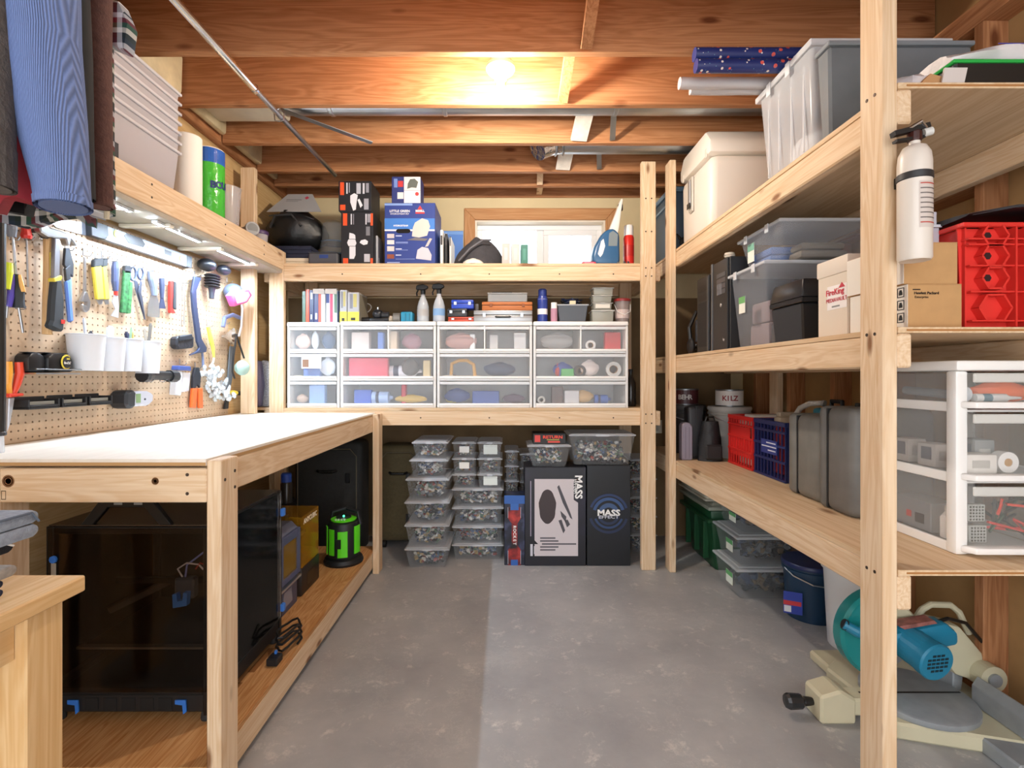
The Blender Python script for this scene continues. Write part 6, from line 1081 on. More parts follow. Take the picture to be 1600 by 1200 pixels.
for lab, nm, c, dx, dy, sz in (('white cloth bundle inside the tall translucent bin', 'cloth_bundle', 'e4e4e8', .2, 2.06, (.12, .12, .10)), ('brown parcel inside the tall translucent bin', 'parcel', '8f7f70', .22, 1.88, (.13, .035, .09))):
    t = T(nm, lab, nm.split('_')[-1], (1.065+dx, dy, RT2+.012)); M().ell((0, 0, sz[2]), sz[0], sz[1], sz[2], 14, 9, .05).build('body', pm(c, .9), t); M().tube([(-sz[0]*.9, 0, sz[2]), (0, -sz[1], sz[2]*1.1), (sz[0]*.9, 0, sz[2])], .004, 6).build('fold', pm(c, .9), t)
# wrapping paper
def wrapmat():
    m, nt, b = newmat('gift_wrap'); N = nt.nodes.new; L = nt.links.new; tc = N('ShaderNodeTexCoord'); base = None; out = None
    for sc, th, c in ((26, .20, 'd65a50'), (34, .17, 'e9ddd2'), (60, .12, '5f8fa0')):
        v = N('ShaderNodeTexVoronoi'); v.inputs['Scale'].default_value = sc; L(tc.outputs['Object'], v.inputs['Vector'])
        lt = N('ShaderNodeMath'); lt.operation = 'LESS_THAN'; lt.inputs[1].default_value = th; L(v.outputs['Distance'], lt.inputs[0])
        mx = N('ShaderNodeMix'); mx.data_type = 'RGBA'; L(lt.outputs[0], mx.inputs[0]); mx.inputs[7].default_value = lin(c)
        if out: L(out, mx.inputs[6])
        else: mx.inputs[6].default_value = lin('22306c')
        out = mx.outputs[2]
    L(out, b.inputs['Base Color']); b.inputs['Roughness'].default_value = .35; return m
WR = wrapmat(); zb = RT2+.4258
for k, (yy, z, lab) in enumerate(((2.02, .0, 'lower navy patterned gift wrap roll on the tall bin'), (2.035, .0535, 'upper navy patterned gift wrap roll on the tall bin'))):
    t = T('gift_wrap_roll', lab, 'wrapping paper', (.745, yy, zb+.0265+z), 0, 'gift wrap rolls'); M().lathe([(.021, 0), (.0262, 0), (.0262, .62), (.021, .62)], 24, (0, 0, 0), (1, 0, 0)).build('paper', WR, t); M().lathe([(.018, .001), (.0208, .001), (.0208, .619), (.018, .619), (.018, .001)], 20, (0, 0, 0), (1, 0, 0)).build('core', CARD, t)
for k, (yy, x0, r_, lab) in enumerate(((2.135, .72, .024, 'clear cellophane roll, front one beside the gift wrap'), (2.178, .78, .018, 'clear cellophane roll, rear thinner one beside the gift wrap'))):
    t = T('cellophane_roll', lab, 'wrapping film', (x0, yy, zb+r_), 0, 'cellophane rolls'); M().lathe([(r_*.7, 0), (r_, 0), (r_, .55), (r_*.7, .55)], 20, (0, 0, 0), (1, 0, 0)).build('film', clear('d9d4d4', .5, .1), t); M().lathe([(r_*.6, .002), (r_*.68, .002), (r_*.68, .548), (r_*.6, .548)], 18, (0, 0, 0), (1, 0, 0)).build('core', pm('e4e2e0', .5), t); M().prism([(0.02, -r_*.9), (.2, -r_*.95), (.12, -r_*1.0), (.05, -r_*.99)], -.006, .006, 'y').build('loose_end', clear('e6e2e2', .5, .1), t)
# beyond the near post, top level
t = T('black_tray', 'black plastic tray with a bright green rim at the near end', 'tray', (1.36, 1.375, RT2)); M().fr(-.16, .27, 0, .30, 0, .070, .012, .012, top=False).build('tray', pm('17130f', .5), t, bev=.006); M().box(-.17, .28, -.008, .308, .0705, .0795).build('green_lid', pm('2fae4c', .35), t, bev=.004); M().tube([(.06, -.0015, .035), (.07, -.0015, .028), (.08, -.0015, .04), (.088, -.0015, .028), (.096, -.0015, .04)], .0012, 5).build('scribble', WHITE, t)
t = T('soil_bag', 'white plastic bag printed in blue lying on the green-rimmed tray', 'bag', (1.42, 1.40, RT2+.0805)); rr = random.Random(2)
M().loft([[(x0, y0, z0) for x0, y0, z0 in [((q-.5)*.36, .12+math.cos(a)*.125*(.55+.45*math.sin(PI*(.1+.8*q)))+.008*math.sin(5*a+9*q), .042+math.sin(a)*.042*math.sin(PI*(.12+.76*q))**.6*(1+.12*math.sin(4*a+11*q))) for a in [2*PI*j/18 for j in range(18)]]] for q in [k/12 for k in range(13)]]).build('bag', pm('dcd6d6', .3, bump=.5, bscale=24), t)
for k in range(3): M().box(-.06+.03*k, .12, .02+.02*k, .0225+.02*k, .072-.006*k, .0735-.006*k).build('blue_print', pm('3a3fae', .5), t)
t = T('plastic_bag', 'crumpled clear plastic bag with brown scraps behind the near post', 'bag', (1.12, 1.42, RT2)); M().ell((0, .02, .03), .07, .06, .03, 16, 9, .22).build('bag', clear('dfdadf', .55, .2), t); M().prism([(-.02, .005), (.04, .004), (.05, .03), (.01, .04), (-.01, .02)], -.05, -.03, 'y').build('brown_scrap', pm('b98a5c', .7), t); M().prism([(.03, .002), (.09, .004), (.10, .05), (.04, .05)], -.06, -.055, 'y').build('card_flap', pm('cfc6c0', .6), t)
t = T('grey_crate', 'grey flat crate lying on the plastic bags at the very top', 'crate', (1.20, 1.72, RT2)); M().fr(-.12, .36, .0, .07, 0, .34, .012, .012).build('crate', pm('6f7478', .5, var=.1), t, bev=.008); M().box(-.125, .365, -.006, .076, .34, .355).build('rim', pm('858a8e', .5), t, bev=.003)
# ================================================================ SIDE SHELF, MIDDLE LEVEL
t = T('headphones', 'tangled black headset and cables at the far end of the middle shelf', 'headset', (1.14, 3.03, RT1)); M().tube([(-.05, 0, .05), (-.06, 0, .16), (-.02, 0, .25), (.04, 0, .26), (.08, 0, .17), (.07, 0, .05)], .012, 8).build('headband', BLACK, t); M().ell((-.05, 0, .05), .02, .045, .05).build('ear_cup', pm('1a1b1e', .5), t); M().ell((.07, 0, .05), .02, .045, .05).build('ear_cup', pm('1a1b1e', .5), t); rr = random.Random(8)
for k in range(3): M().tube([(rr.uniform(-.06, .14), rr.uniform(-.07, .03), .006+rr.uniform(0, .05)) for _ in range(8)], .005, 6).build('cable', pm('222327', .5), t)
M().box(-.04, .04, -.06, -.035, .07, .20).build('bracket', pm('2a2c30', .4), t, bev=.005)
def tower(lab, ya, yb, h, silver):
    w = yb-ya; t = T('computer_tower', lab, 'computer', (1.075, (ya+yb)/2, RT1), AIS); M().box(-w/2, w/2, .012, .42, 0, h).build('case', pm('2a2b2e', .4), t, bev=.004); M().box(-w/2+.004, w/2-.004, .0, .0115, .004, h-.004).build('front_panel', pm('232427', .35), t, bev=.003)
    if silver:
        M().box(-w/2, -w/2+.018, -.004, .011, .002, h).build('silver_strip', pm('6f7276', .35, .7), t, bev=.002); 
        for k in range(4): M().box(-w*.15, w*.38, -.0015, -.0003, h*.62+k*.028, h*.62+.022+k*.028).build('drive_bay', pm('4a4c52', .35), t)
        for k in range(5): M().box(-w*.12+k*.012, -w*.12+.006+k*.012, -.0028, -.0016, h*.62, h*.74).build('grille_bar', pm('9a9ca2', .35, .6), t)
        M().lathe([(0, 0), (.010, 0), (.008, .002), (0, .002)], 14, (w*.1, -.0005, h*.5), (0, -1, 0)).build('badge', pm('b9bbc0', .3, .7), t); txt(t, 'hp', .02, (w*.28, -.001, h*.12), pm('c4c6ca', .4))
    else:
        for k in range(2): M().box(-w*.38, w*.36, -.0015, -.0003, h*.80-k*.05, h*.80+.036-k*.05).build('drive_bay', pm('17181a', .35), t)
        M().box(-w*.38, w*.36, -.0012, -.0003, h*.08, h*.66).build('front_grille', pm('1d1e21', .5), t); M().box(w*.36, w*.44, -.003, 0, .01, h-.01).build('silver_strip', pm('6f7276', .35, .7), t)
    return t
tower('plain dark computer tower, farther of the two', 2.72, 2.895, .415, False); tower('computer tower with silver drive bays, nearer of the two', 2.495, 2.69, .455, True)
t = T('foam_disc', 'round pale cap resting on the nearer computer tower', 'cap', (1.10, 2.53, RT1+.4555)); M().lathe([(.001, 0), (.022, 0), (.026, .01), (.022, .022), (.001, .024)], 18).build('cap', pm('cfc4b4', .6), t); M().lathe([(.026, .009), (.0275, .0105), (.026, .012)], 18).build('rim', pm('bfb3a2', .6), t)
def rtub(lab, X, ya, yb, z, h, dep, sticker=None, a=.18, lidm=None, fill=None):
    w = yb-ya; t = T('storage_tub', lab, 'storage tub', (X, (ya+yb)/2, z), AIS); m = clear('dfe4ec', a, .2)
    M().fr(-w/2+.012, w/2-.012, .012, dep-.012, 0, h-.02, .028, .028, top=False).build('tub', m, t, bev=.012, seg=2); M().box(-w/2, w/2, 0, dep, h-.02, h-.006).box(-w/2+.018, w/2-.018, .018, dep-.018, h-.006, h).build('lid', lidm or clear('e6eaf0', .6, .3), t, bev=.003)
    if sticker:
        x, z0, z1, c = sticker; M().box(x, x+.06, .010+.016*(1-(z0+z1)/2), .0115+.016*(1-(z0+z1)/2), h*z0, h*z1).build('price_label', pm('eef0e6', .6), t); M().box(x, x+.06, .0092+.016*(1-(z0+z1)/2), .0099+.016*(1-(z0+z1)/2), h*(z0+(z1-z0)*.6), h*(z1)).build('label_band', pm(c, .6), t)
    for x in (-w*.3, w*.2): M().box(x, x+.03, -.004, .0, h-.04, h-.003).build('latch', clear('e6eaf0', .7), t, bev=.002)
    M().box(-.02, .02, .0, dep*.6, .0, .001).build('base_rib', m, t)
    return t
rtub('large clear tub with a lid in the middle of the side shelf', 1.07, 2.135, 2.485, RT1, .36, .42, (-.09, .45, .66, '6fae6a'))
rtub('shallow clear tub stacked on the large clear tub', 1.10, 2.07, 2.45, RT1+.3606, .155, .40, (-.12, .2, .75, '7fb8a0'))
for k, (lab, c, X, yy, sz, z) in enumerate((('blue folded cloth inside the shallow clear tub', '5f7cb4', 1.22, 2.33, (.07, .09, .04), RT1+.363), ('grey shoe inside the shallow clear tub', '7c7468', 1.32, 2.18, (.10, .05, .035), RT1+.363), ('mauve folded blanket inside the large clear tub', '8e7f84', 1.27, 2.36, (.11, .09, .11), RT1+.003), ('dark box folder inside the large clear tub', '55585f', 1.28, 2.22, (.12, .04, .1), RT1+.003))):
    t = T(('folded_cloth', 'shoe', 'folded_blanket', 'folder')[k], lab, ('cloth', 'shoe', 'blanket', 'folder')[k], (X, yy, z)); M().box(-sz[0], sz[0], -sz[1], sz[1], 0, sz[2]).build('lower_part', pm(c, .9), t, bev=.015, seg=2); M().box(-sz[0]*.96, sz[0]*.9, -sz[1]*.96, sz[1]*.94, sz[2]+.0005, sz[2]*1.9).build('upper_part', pm(c, .9), t, bev=.015, seg=2)
t = T('black_file_box', 'black plastic box with a lid in front of the large clear tub', 'box', (1.085, 2.005, RT1), AIS); BP = pm('1a1b20', .28)
M().fr(-.11, .11, .004, .27, 0, .145, .012, .012).build('tub', BP, t, bev=.006); M().box(-.116, .116, 0, .275, .1455, .165).build('rim', BP, t, bev=.003); M().fr(-.105, .105, .012, .262, .1652, .235, -.012, -.012).build('lid', BP, t, bev=.006, seg=2)
t, w, h = cartonR('vault_box', 'cream cardboard box with a red logo sticker', 'box', 1.10, 1.655, 1.815, RT1, .265, .36, pm('ddd2c2', .6), .004); M().box(-w/2-.003, w/2+.003, -.004, .365, h-.055, h+.002).build('lid', pm('e2d8ca', .6), t, bev=.006, seg=2); prt('sticker', t, w, h, [(.34, .97, .36, .66, 'f2efee')]); txt(t, 'FireKing', .028, (.016, -.0022, .575*h), pm('c83a4a', .5), bold=.0004); txt(t, 'MEDIAVAULT', .019, (.024, -.0022, .475*h), pm('c83a4a', .5), sx=.95); prt('print', t, w, h, [(.5, .75, .385, .405, '8a8a8a')], -.0014); M().prism([(.036, .615*h), (.068, .615*h), (.052, .68*h)], -.0022, -.0016, 'y').build('sticker_triangle', pm('c83a4a', .5), t)
SIDEW = pm('e9e4da', .6)
zc = RT1
for k, (h_, lab, X, yy) in enumerate(((.117, 'lower brown shipping box with printed symbols', 1.072, 1.372), (.112, 'upper brown shipping box on the printed one', 1.066, 1.378))):
    w = .143; t = T('shipping_box', lab, 'box', (X+w/2, yy, zc), 0, 'brown shipping boxes'); M().box(-w/2, w/2, 0, .23, 0, h_-.002).build('body', CARD, t, bev=.001); M().box(-w/2, w/2, 0, .1145, h_-.0019, h_).build('flap', CARD, t); M().box(-w/2, w/2, .1155, .23, h_-.0019, h_).build('flap', CARD, t)
    M().box(-w/2-.0012, -w/2-.0002, .001, .229, .002, h_-.001).build('white_side', SIDEW, t)
    for q in range(3 if k == 0 else 1):
        s = M(); z0 = h_*.72-q*.034; 
        for a in ((.012, .014, z0, z0+.026), (.034, .036, z0, z0+.026), (.014, .034, z0, z0+.002), (.014, .034, z0+.024, z0+.026)): s.box(-w/2-.0022, -w/2-.0013, *a)
        s.build('symbol_frame', BLACK, t); M().prism([(.018, z0+.006), (.030, z0+.006), (.030, z0+.012), (.027, z0+.020), (.021, z0+.020), (.018, z0+.012)], -w/2-.0022, -w/2-.0013, 'x').build('symbol', BLACK, t)
    if k == 0: txt(t, 'Hewlett Packard', .0098, (-w/2+.048, -.0012, h_*.79), pm('2a1c10', .7), bold=.0002); txt(t, 'Enterprise', .0088, (-w/2+.035, -.0012, h_*.70), pm('2a1c10', .7)); M().box(-w/2+.012, -w/2+.032, -.0012, 0, h_*.86, h_*.885).build('print_bar', pm('2a1c10', .7), t)
    zc += h_+.0006
t = T('parts_organiser', 'small clear stacked organiser on the brown shipping boxes', 'organiser', (1.175, 1.46, zc)); M().box(-.05, .055, 0, .08, 0, .062).build('lower_tray', clear('dcd9e2', .6), t, bev=.002); M().box(-.055, .058, -.004, .084, .0625, .07).build('middle_rim', clear('e6e4ea', .75), t); M().box(-.052, .048, .0, .08, .0705, .108).build('upper_tray', clear('dcd9e2', .6), t, bev=.002); M().box(.0, .003, -.001, 0, .002, .06).build('partition', WHITE, t)
# red milk crate
def hexcrate(lab, loc, w, d, h, mt, rz=0):
    t = T('milk_crate', lab, 'crate', loc, rz); tp = .012
    for y0 in (.020, d-.008):
        M().fr(-w/2+.004, w/2-.004, y0, y0+.004, .004, h-.012, tp, 0).build('wall', mt, t)
    M().box(-w/2+.016, -w/2+.02, .01, d-.01, .004, h-.012).build('wall', mt, t); M().box(w/2-.02, w/2-.016, .01, d-.01, .004, h-.012).build('wall', mt, t); M().box(-w/2+.012, w/2-.012, .004, d-.004, 0, .004).build('floor', mt, t)
    M().box(-w/2, w/2, -.004, .010, h-.012, h).box(-w/2, w/2, d-.010, d+.004, h-.012, h).box(-w/2, -w/2+.014, .010, d-.010, h-.012, h).box(w/2-.014, w/2, .010, d-.010, h-.012, h).build('rim', mt, t, bev=.002)
    # honeycomb ribs on the front
    def hexr(cx_, cz, r, hole):
        pts = [(cx_+r*1.05*math.cos(k*PI/3), cz+r*.95*math.sin(k*PI/3)) for k in range(6)]; m = M()
        for k in range(6):
            a, b = pts[k], pts[(k+1) % 6]; m.bar((a[0], .008, a[1]), (b[0], .008, b[1]), .005, .026, (0, 1, 0))
        m.build('rib', mt, t)
        if hole:
            for dx in ((-.018, .018) if r > .04 else (0,)): M().lathe([(0, 0), (.0105, 0), (.0105, .001), (0, .001)], 6, (cx_+dx, .0195, cz+.004), (0, -1, 0)).build('hole', pm('2a0d0a', .8), t)
    for cx_ in (-w*.27, w*.09, w*.43):
        for q, cz in enumerate((.055, .135, .195, .25)):
            if abs(cx_) < w*.42: hexr(cx_, cz, .042 if q == 0 else .034, q > 0)
    for cx_ in (-w*.09, w*.27):
        for x in (-.014, .014): M().bar((cx_+x, .007, .004), (cx_+x, .007, h-.014), .005, .028, (0, 1, 0)).build('rib', mt, t)
    for z in (.02, .098, .168, .225, h-.045): M().bar((-w/2+.012+tp*(1-z/h), .008, z), (w/2-.012, .008, z), .004, .024, (0, 1, 0)).build('rib', mt, t)
    return t
REDC = pm('d8342c', .4)
hexcrate('bright red honeycomb milk crate at the near end of the middle shelf', (1.415, 1.385, RT1), .375, .26, .285, REDC)
t = T('black_bag', 'folded black vinyl bag on top of the red honeycomb crate', 'bag', (1.415, 1.375, RT1+.286)); M().loft([[((q-.5)*.37, .14+math.cos(a)*.15, .018*math.sin(PI*q)+.016+math.sin(a)*.016*(.5+.5*math.sin(PI*q))) for a in [2*PI*j/16 for j in range(16)]] for q in [k/10 for k in range(11)]]).build('bag', pm('141517', .3), t); M().tube([(-.17, 0, .018), (-.06, -.012, .036), (.05, -.012, .042), (.17, .0, .03)], .004, 6).build('piping', pm('3a3c40', .3), t)
# fire extinguisher
t = T('fire_extinguisher', 'slim white fire extinguisher hung on the near shelf post', 'fire extinguisher', (1.0295, 1.297, 1.462)); r = .0365
M().lathe([(.001, .004), (r*.9, 0), (r, .006), (r, .245), (r*.93, .268), (r*.7, .285), (.012, .292), (.012, .30)], 32).build('cylinder', pm('d8cfc4', .35), t); M().lathe([(.014, .30), (.016, .304), (.016, .322), (.010, .33)], 16).build('valve', pm('3a1a16', .3), t)
M().bar((-.055, .0, .318), (.03, -.004, .338), .02, .012).build('lever', BLACK, t); M().bar((-.05, 0, .300), (.02, -.002, .31), .018, .006).build('handle', BLACK, t); M().cyl((.016, -.008, .318), (.034, -.012, .322), .010).build('gauge', pm('c9c9c4', .3), t); M().tube([(-.02, -.008, .33), (.005, -.016, .345), (.022, -.01, .33)], .004, 6).build('pull_pin', STEEL, t)
m = M(); k = 8; vs = []
for q in range(k+1):
    a = -2.0+q*.16
    for z in (.075, .19): vs.append(((r+.0006)*math.cos(a), (r+.0006)*math.sin(a), z))
m.add(vs, [(2*q, 2*q+2, 2*q+3, 2*q+1) for q in range(k)]).build('instruction_label', pm('c9bdb4', .6), t); 
for q in range(9): 
    m = M(); vs = []
    for j in range(7):
        a = -1.93+j*.19
        for z in (.182-q*.012, .185-q*.012): vs.append(((r+.0012)*math.cos(a), (r+.0012)*math.sin(a), z))
    m.add(vs, [(2*j, 2*j+2, 2*j+3, 2*j+1) for j in range(6)]).build('label_line', pm('b0463c' if q in (0, 8) else '6d6460', .6), t)
M().lathe([(r+.0004, .20), (r+.002, .202), (r+.002, .216), (r+.0004, .218)], 32).build('strap', pm('2a2a2c', .5), t); M().box(-.02, .0, .012, .0425, .195, .222).build('bracket', BLACK, t)
# ================================================================ SIDE SHELF, LOWER LEVEL
def toolcase(lab, X, ya, yb, z, h, dep, c, seam, nm='tool_case'):
    w = yb-ya; t = T(nm, lab, 'tool case', (X, (ya+yb)/2, z), AIS); m = pm(c, .55, var=.12, vscale=14); s = -w/2+w*seam
    M().box(-w/2, s-.001, .003, dep-.003, 0, h).build('half_shell', m, t, bev=.022, seg=3); M().box(s+.001, w/2, 0, dep, 0, h).build('half_shell', m, t, bev=.03, seg=3); M().box(s-.004, s+.004, .008, dep-.008, .008, h-.008).build('seam', RUB, t)
    M().box(s-.012, s+.012, dep*.4, dep*.6, h-.004, h+.012).build('grip', BLACK, t, bev=.003); return t
toolcase('worn grey tool case beside the blue crate, farther of two', 1.235, 2.025, 2.265, RT0, .345, .30, '77756f', .28); toolcase('worn grey tool case by the near post, nearer of two', 1.215, 1.805, 2.012, RT0, .39, .30, '6b6965', .25)
t = T('teal_case', 'teal power tool case behind the grey tool cases', 'tool case', (1.42, 2.34, RT0), AIS); TL = pm('1f6f80', .45); M().box(-.05, .06, 0, .20, 0, .36).build('shell', TL, t, bev=.015, seg=2); M().tube([(-.03, .08, .355), (-.03, .08, .39), (.045, .08, .39), (.045, .08, .355)], .010, 8).build('handle', BLACK, t); M().box(.02, .045, -.006, .001, .25, .32).build('latch', pm('2a8fa4', .4), t)
def crate(lab, X, ya, yb, z, h, dep, mt, solid):
    w = yb-ya; t = T('slatted_crate', lab, 'crate', (X, (ya+yb)/2, z), AIS)
    M().box(-w/2+.004, w/2-.004, .004, dep-.004, 0, .006).build('floor', mt, t)
    n = 9
    for k in range(n+1):
        x = -w/2+.004+(w-.008)*k/n; M().box(x-.003, x+.003, .0, .006, .006, h-.022).build('slat', mt, t)
    for z0 in (.0, .30, .56, .8): M().box(-w/2, w/2, -.004, .008, z0*h, z0*h+.012).build('band', mt, t, bev=.002)
    M().box(-w/2, w/2, -.004, .010, h-.022, h).box(-w/2, w/2, dep-.010, dep, h-.022, h).box(-w/2, -w/2+.012, .010, dep-.010, h-.022, h).box(w/2-.012, w/2, .010, dep-.010, h-.022, h).build('rim', mt, t, bev=.002)
    for x in (-w/2, w/2-.006): M().box(x, x+.006, .008, dep, .006, h-.022).build('side', mt, t)
    M().box(-w/2+.006, w/2-.006, dep-.006, dep, .006, h-.022).build('back', mt, t)
    if solid: M().box(-w/2+.03, w/2-.03, -.002, .004, .57*h, .79*h).build('plate', mt, t); M().box(-w/2+.02, w/2-.02, .002, .006, .06, .30*h).build('plate', mt, t); M().box(-w/2+.004, w/2-.004, .0065, .0085, .30*h, .56*h).build('plate', mt, t)
    else:
        M().box(-w*.22, w*.28, -.0055, -.003, .42*h, .66*h).build('name_plate', pm('2a3a86', .4), t)
        for k, (a, b) in enumerate(((-.05, .24), (-.2, .26), (.0, .24))): M().box(a*w, b*w, -.0064, -.0056, (.60-.065*k)*h, (.62-.065*k)*h).build('print_line', pm('d9dbe6', .5), t)
    return t
crate('bright red slatted crate on the lower side shelf', 1.31, 2.735, 3.03, RT0, .285, .28, pm('cf2a26', .4), True); crate('navy blue slatted crate on the lower side shelf', 1.315, 2.42, 2.725, RT0, .285, .26, pm('1f2a60', .4), False)
for k, (lab, c, X, yy, sz, z0) in enumerate((('red bag of supplies inside the navy crate', 'a52a2a', 1.43, 2.62, (.05, .05, .13), .008), ('crumpled beige paper bag inside the navy crate', 'b5a58e', 1.46, 2.70-.04, (.06, .04, .16), .008), ('red tin inside the navy crate near the grey case', 'c23430', 1.42, 2.49, (.05, .04, .14), .008), ('white paper towel bundle in the red crate', 'd9d2c8', 1.45, 2.88, (.10, .11, .145), .008))):
    t = T(('supply_bag', 'paper_bag', 'tin', 'paper_bundle')[k], lab, ('bag', 'bag', 'tin', 'paper')[k], (X, yy, RT0+z0)); M().box(-sz[0], sz[0], -sz[1]*.9, sz[1]*.9, 0, sz[2]*1.8).build('body', pm(c, .7, bump=.4), t, bev=.012, seg=2); M().box(-sz[0]*.9, sz[0]*.9, -sz[1]*.5, sz[1]*.5, sz[2]*1.8, sz[2]*1.95).build('top_fold', pm(c, .7), t, bev=.004)
t = T('crinkled_hose', 'pale crinkled hose bent over the navy crate', 'hose', (1.42, 2.44, RT0+.3)); M().tube([(0, .10, .0), (.01, .06, .05), (.02, .0, .075), (.05, -.05, .08)], [.012, .013, .013, .012], 12).build('hose', pm('b8b4ac', .6, bump=.8, bscale=60), t); M().tube([(.05, -.05, .08), (.055, -.06, .078)], [.015, .015], 12).build('cuff', pm('8f8b84', .6), t)
def bucket(lab, x, y, r, h, body, lid=None, band=None, nm='bucket', z=0.0005, bail=True):
    t = T(nm, lab, 'bucket', (x, y, z)); 
    if lid: M().lathe([(.001, 0), (r*.88, 0), (r*.98, h*.86), (r*1.04, h*.87), (r*1.04, h*.91), (r, h*.92), (r, h)], 32).build('pail', body, t); M().lathe([(r*1.05, h*.96), (r*1.06, h), (r*1.02, h*1.035), (.001, h*1.03)], 32).build('lid', lid, t)
    else: M().lathe([(.001, 0), (r*.86, 0), (r*.98, h*.90), (r*1.05, h*.91), (r*1.05, h*.97), (r*1.01, h), (r*.96, h), (r*.84, .004), (.001, .004)], 32).build('pail', body, t)
    if bail: M().tube([(-r*1.04, 0, h*.9), (-r*.95, -r*.45, h*.82), (-r*.5, -r*.98, h*.74), (0, -r*1.1, h*.72), (r*.5, -r*.98, h*.74), (r*.95, -r*.45, h*.82), (r*1.04, 0, h*.9)], .0035, 6).build('bail', STEEL, t)
    return t
def paintcan(lab, x, y, z, r, h, c, word, wc):
    t = T('paint_can', lab, 'paint can', (x, y, z)); M().lathe([(.001, 0), (r, 0), (r, .004), (r*.97, .006), (r*.97, h-.006), (r, h-.004), (r, h), (r*.85, h), (r*.83, h-.006), (.001, h-.006)], 28).build('can', pm('8d8f92', .35, .8), t); M().lathe([(r*.978, .008), (r*.978, h-.008)], 28).build('label', pm(c, .45), t)
    n = len(word)
    for i, ch in enumerate(word):
        a = -PI/2-.35+(i-(n-1)/2)*.30*.075/r; txt(t, ch, h*.42, (r*.99*math.cos(a), r*.99*math.sin(a), h*.48), pm(wc, .5), rot=(PI/2, 0, a+PI/2), bold=.001)
bucket('grey pail with a lid behind the red crate carrying a paint can', 1.42, 3.27, .125, .305, pm('a9a6a0', .5), pm('b5b2ac', .5), z=RT0); bucket('dark pail with a lid at the far end carrying a paint can', 1.21, 3.47, .125, .305, pm('2b2a2a', .5), pm('3a3838', .5), z=RT0)
paintcan('white and red lettered paint can on the grey pail', 1.42, 3.27, RT0+.305*1.035+.001, .085, .105, 'd8d3cf', 'KILZ', '8c1f24'); paintcan('dark red lettered paint can on the dark pail', 1.21, 3.47, RT0+.305*1.035+.001, .085, .105, '4a1f22', 'BEHR', 'cfc6c0')
t = T('black_backpack', 'slumped black bag in front of the grey pail', 'bag', (1.23, 3.10, RT0)); M().loft([[(math.cos(a)*.075*(1-.35*q)*(1+.06*math.sin(4*a+5*q)), math.sin(a)*.055*(1-.3*q), q*.235) for a in [2*PI*j/20 for j in range(20)]] for q in [k/8 for k in range(9)]]).build('body', pm('19191b', .55, bump=.5, bscale=30), t); M().box(-.05, .05, -.066, -.045, .01, .10).build('pocket', pm('222224', .55), t, bev=.01); M().tube([(-.03, 0, .23), (-.02, 0, .26), (.02, 0, .26), (.03, 0, .23)], .006, 6).build('loop', BLACK, t)
t = T('tall_case', 'tall narrow black case at the far end of the lower side shelf', 'case', (1.165, 3.19, RT0)); M().box(-.05, .045, -.045, .045, 0, .32).build('shell', pm('26262a', .5), t, bev=.018, seg=3); M().box(-.004, .004, -.047, .047, .01, .322).build('seam', RUB, t)
t = T('grey_case', 'lilac-grey ribbed case beside the far shelf post', 'case', (1.095, 3.135, RT0)); M().prism([(-.032, 0), (.028, 0), (.032, .012), (.032, .20), (.012, .225), (-.02, .225), (-.032, .21)], -.035, .03, 'y').build('shell', pm('8b8492', .5), t, bev=.006); 
for x in (-.012, .01): M().box(x-.001, x+.001, -.0362, -.0352, .01, .20).build('groove', pm('5f5a68', .5), t)
# white drawer cart
t = T('drawer_cart', 'white plastic cart with three clear drawers at the near end', 'drawers', (1.435, 1.43, RT0)); w, d, H_ = .335, .36, .548
WH2 = pm('f0eeea', .35)
for x in (-w/2, w/2-.035): M().box(x, x+.035, .02, .055, 0, H_-.03).build('post', WH2, t, bev=.006, seg=2); M().box(x, x+.035, d-.035, d, 0, H_-.03).build('post', WH2, t, bev=.006, seg=2)
M().box(-w/2-.006, w/2+.006, .01, d+.006, H_-.0295, H_).build('top', WH2, t, bev=.008, seg=2)
zr = [(.014, .196), (.216, .398), (.418, .512)]
for z in (.0, .20, .402):
    for x in (-w/2+.004, w/2-.014): M().box(x, x+.010, .0555, d-.0355, z, z+.028).build('side_rail', WH2, t, bev=.002)
    M().box(-w/2+.036, w/2-.036, .03, d-.04, z, z+.006).build('shelf', WH2, t)
for x in (-w/2+.006, w/2-.009): M().box(x, x+.003, .056, d-.036, .03, H_-.03).build('side_window', clear('c9cacb', .14, .2), t)
for a, b in zr:
    dr = M().fr(-w/2+.03, w/2+.0, .0, d-.05, a+.008, b, .006, .006, top=False).build('drawer', clear('dfe0da', .17, .3), t, bev=.006, seg=2); M().prism([(-w/2+.012, .02), (-w/2+.03, -.012), (w/2-.01, -.014), (w/2+.004, .02)], a-.004, a+.014, 'z').build('pull_lip', WH2, dr, bev=.004, seg=2); M().box(-w/2+.03, w/2, -.006, .004, b-.026, b).build('top_rim', clear('ecece6', .6, .3), dr, bev=.003)
prt('price_card', t, w, H_, [(.62, .98, .47, .68, 'efece9'), (.62, .98, .68, .73, 'b7a3d6'), (.66, .98, .53, .65, 'b0703a')], -.004); M().lathe([(0, 0), (.007, 0), (.007, .001), (0, .001)], 14, (.095, -.0046, .386), (0, -1, 0)).build('card_logo', pm('2f2a6a', .5), t)
CC = Vector((1.435, 1.43, RT0))
def inc(nm, lab, cat, off): return T(nm, lab, cat, tuple(CC+Vector(off)))
t = inc('caulk_tube', 'white sealant tube in the top drawer of the white cart', 'tube', (-.02, .05, .428)); M().lathe([(.001, 0), (.012, 0), (.012, .09), (.006, .10), (.003, .135), (.001, .135)], 16, (-.07, 0, .013), (1, 0, 0)).build('barrel', pm('e6e6e4', .5), t); M().lathe([(.0122, .02), (.0122, .045)], 16, (-.07, 0, .013), (1, 0, 0)).build('label', pm('5a7f8e', .5), t)
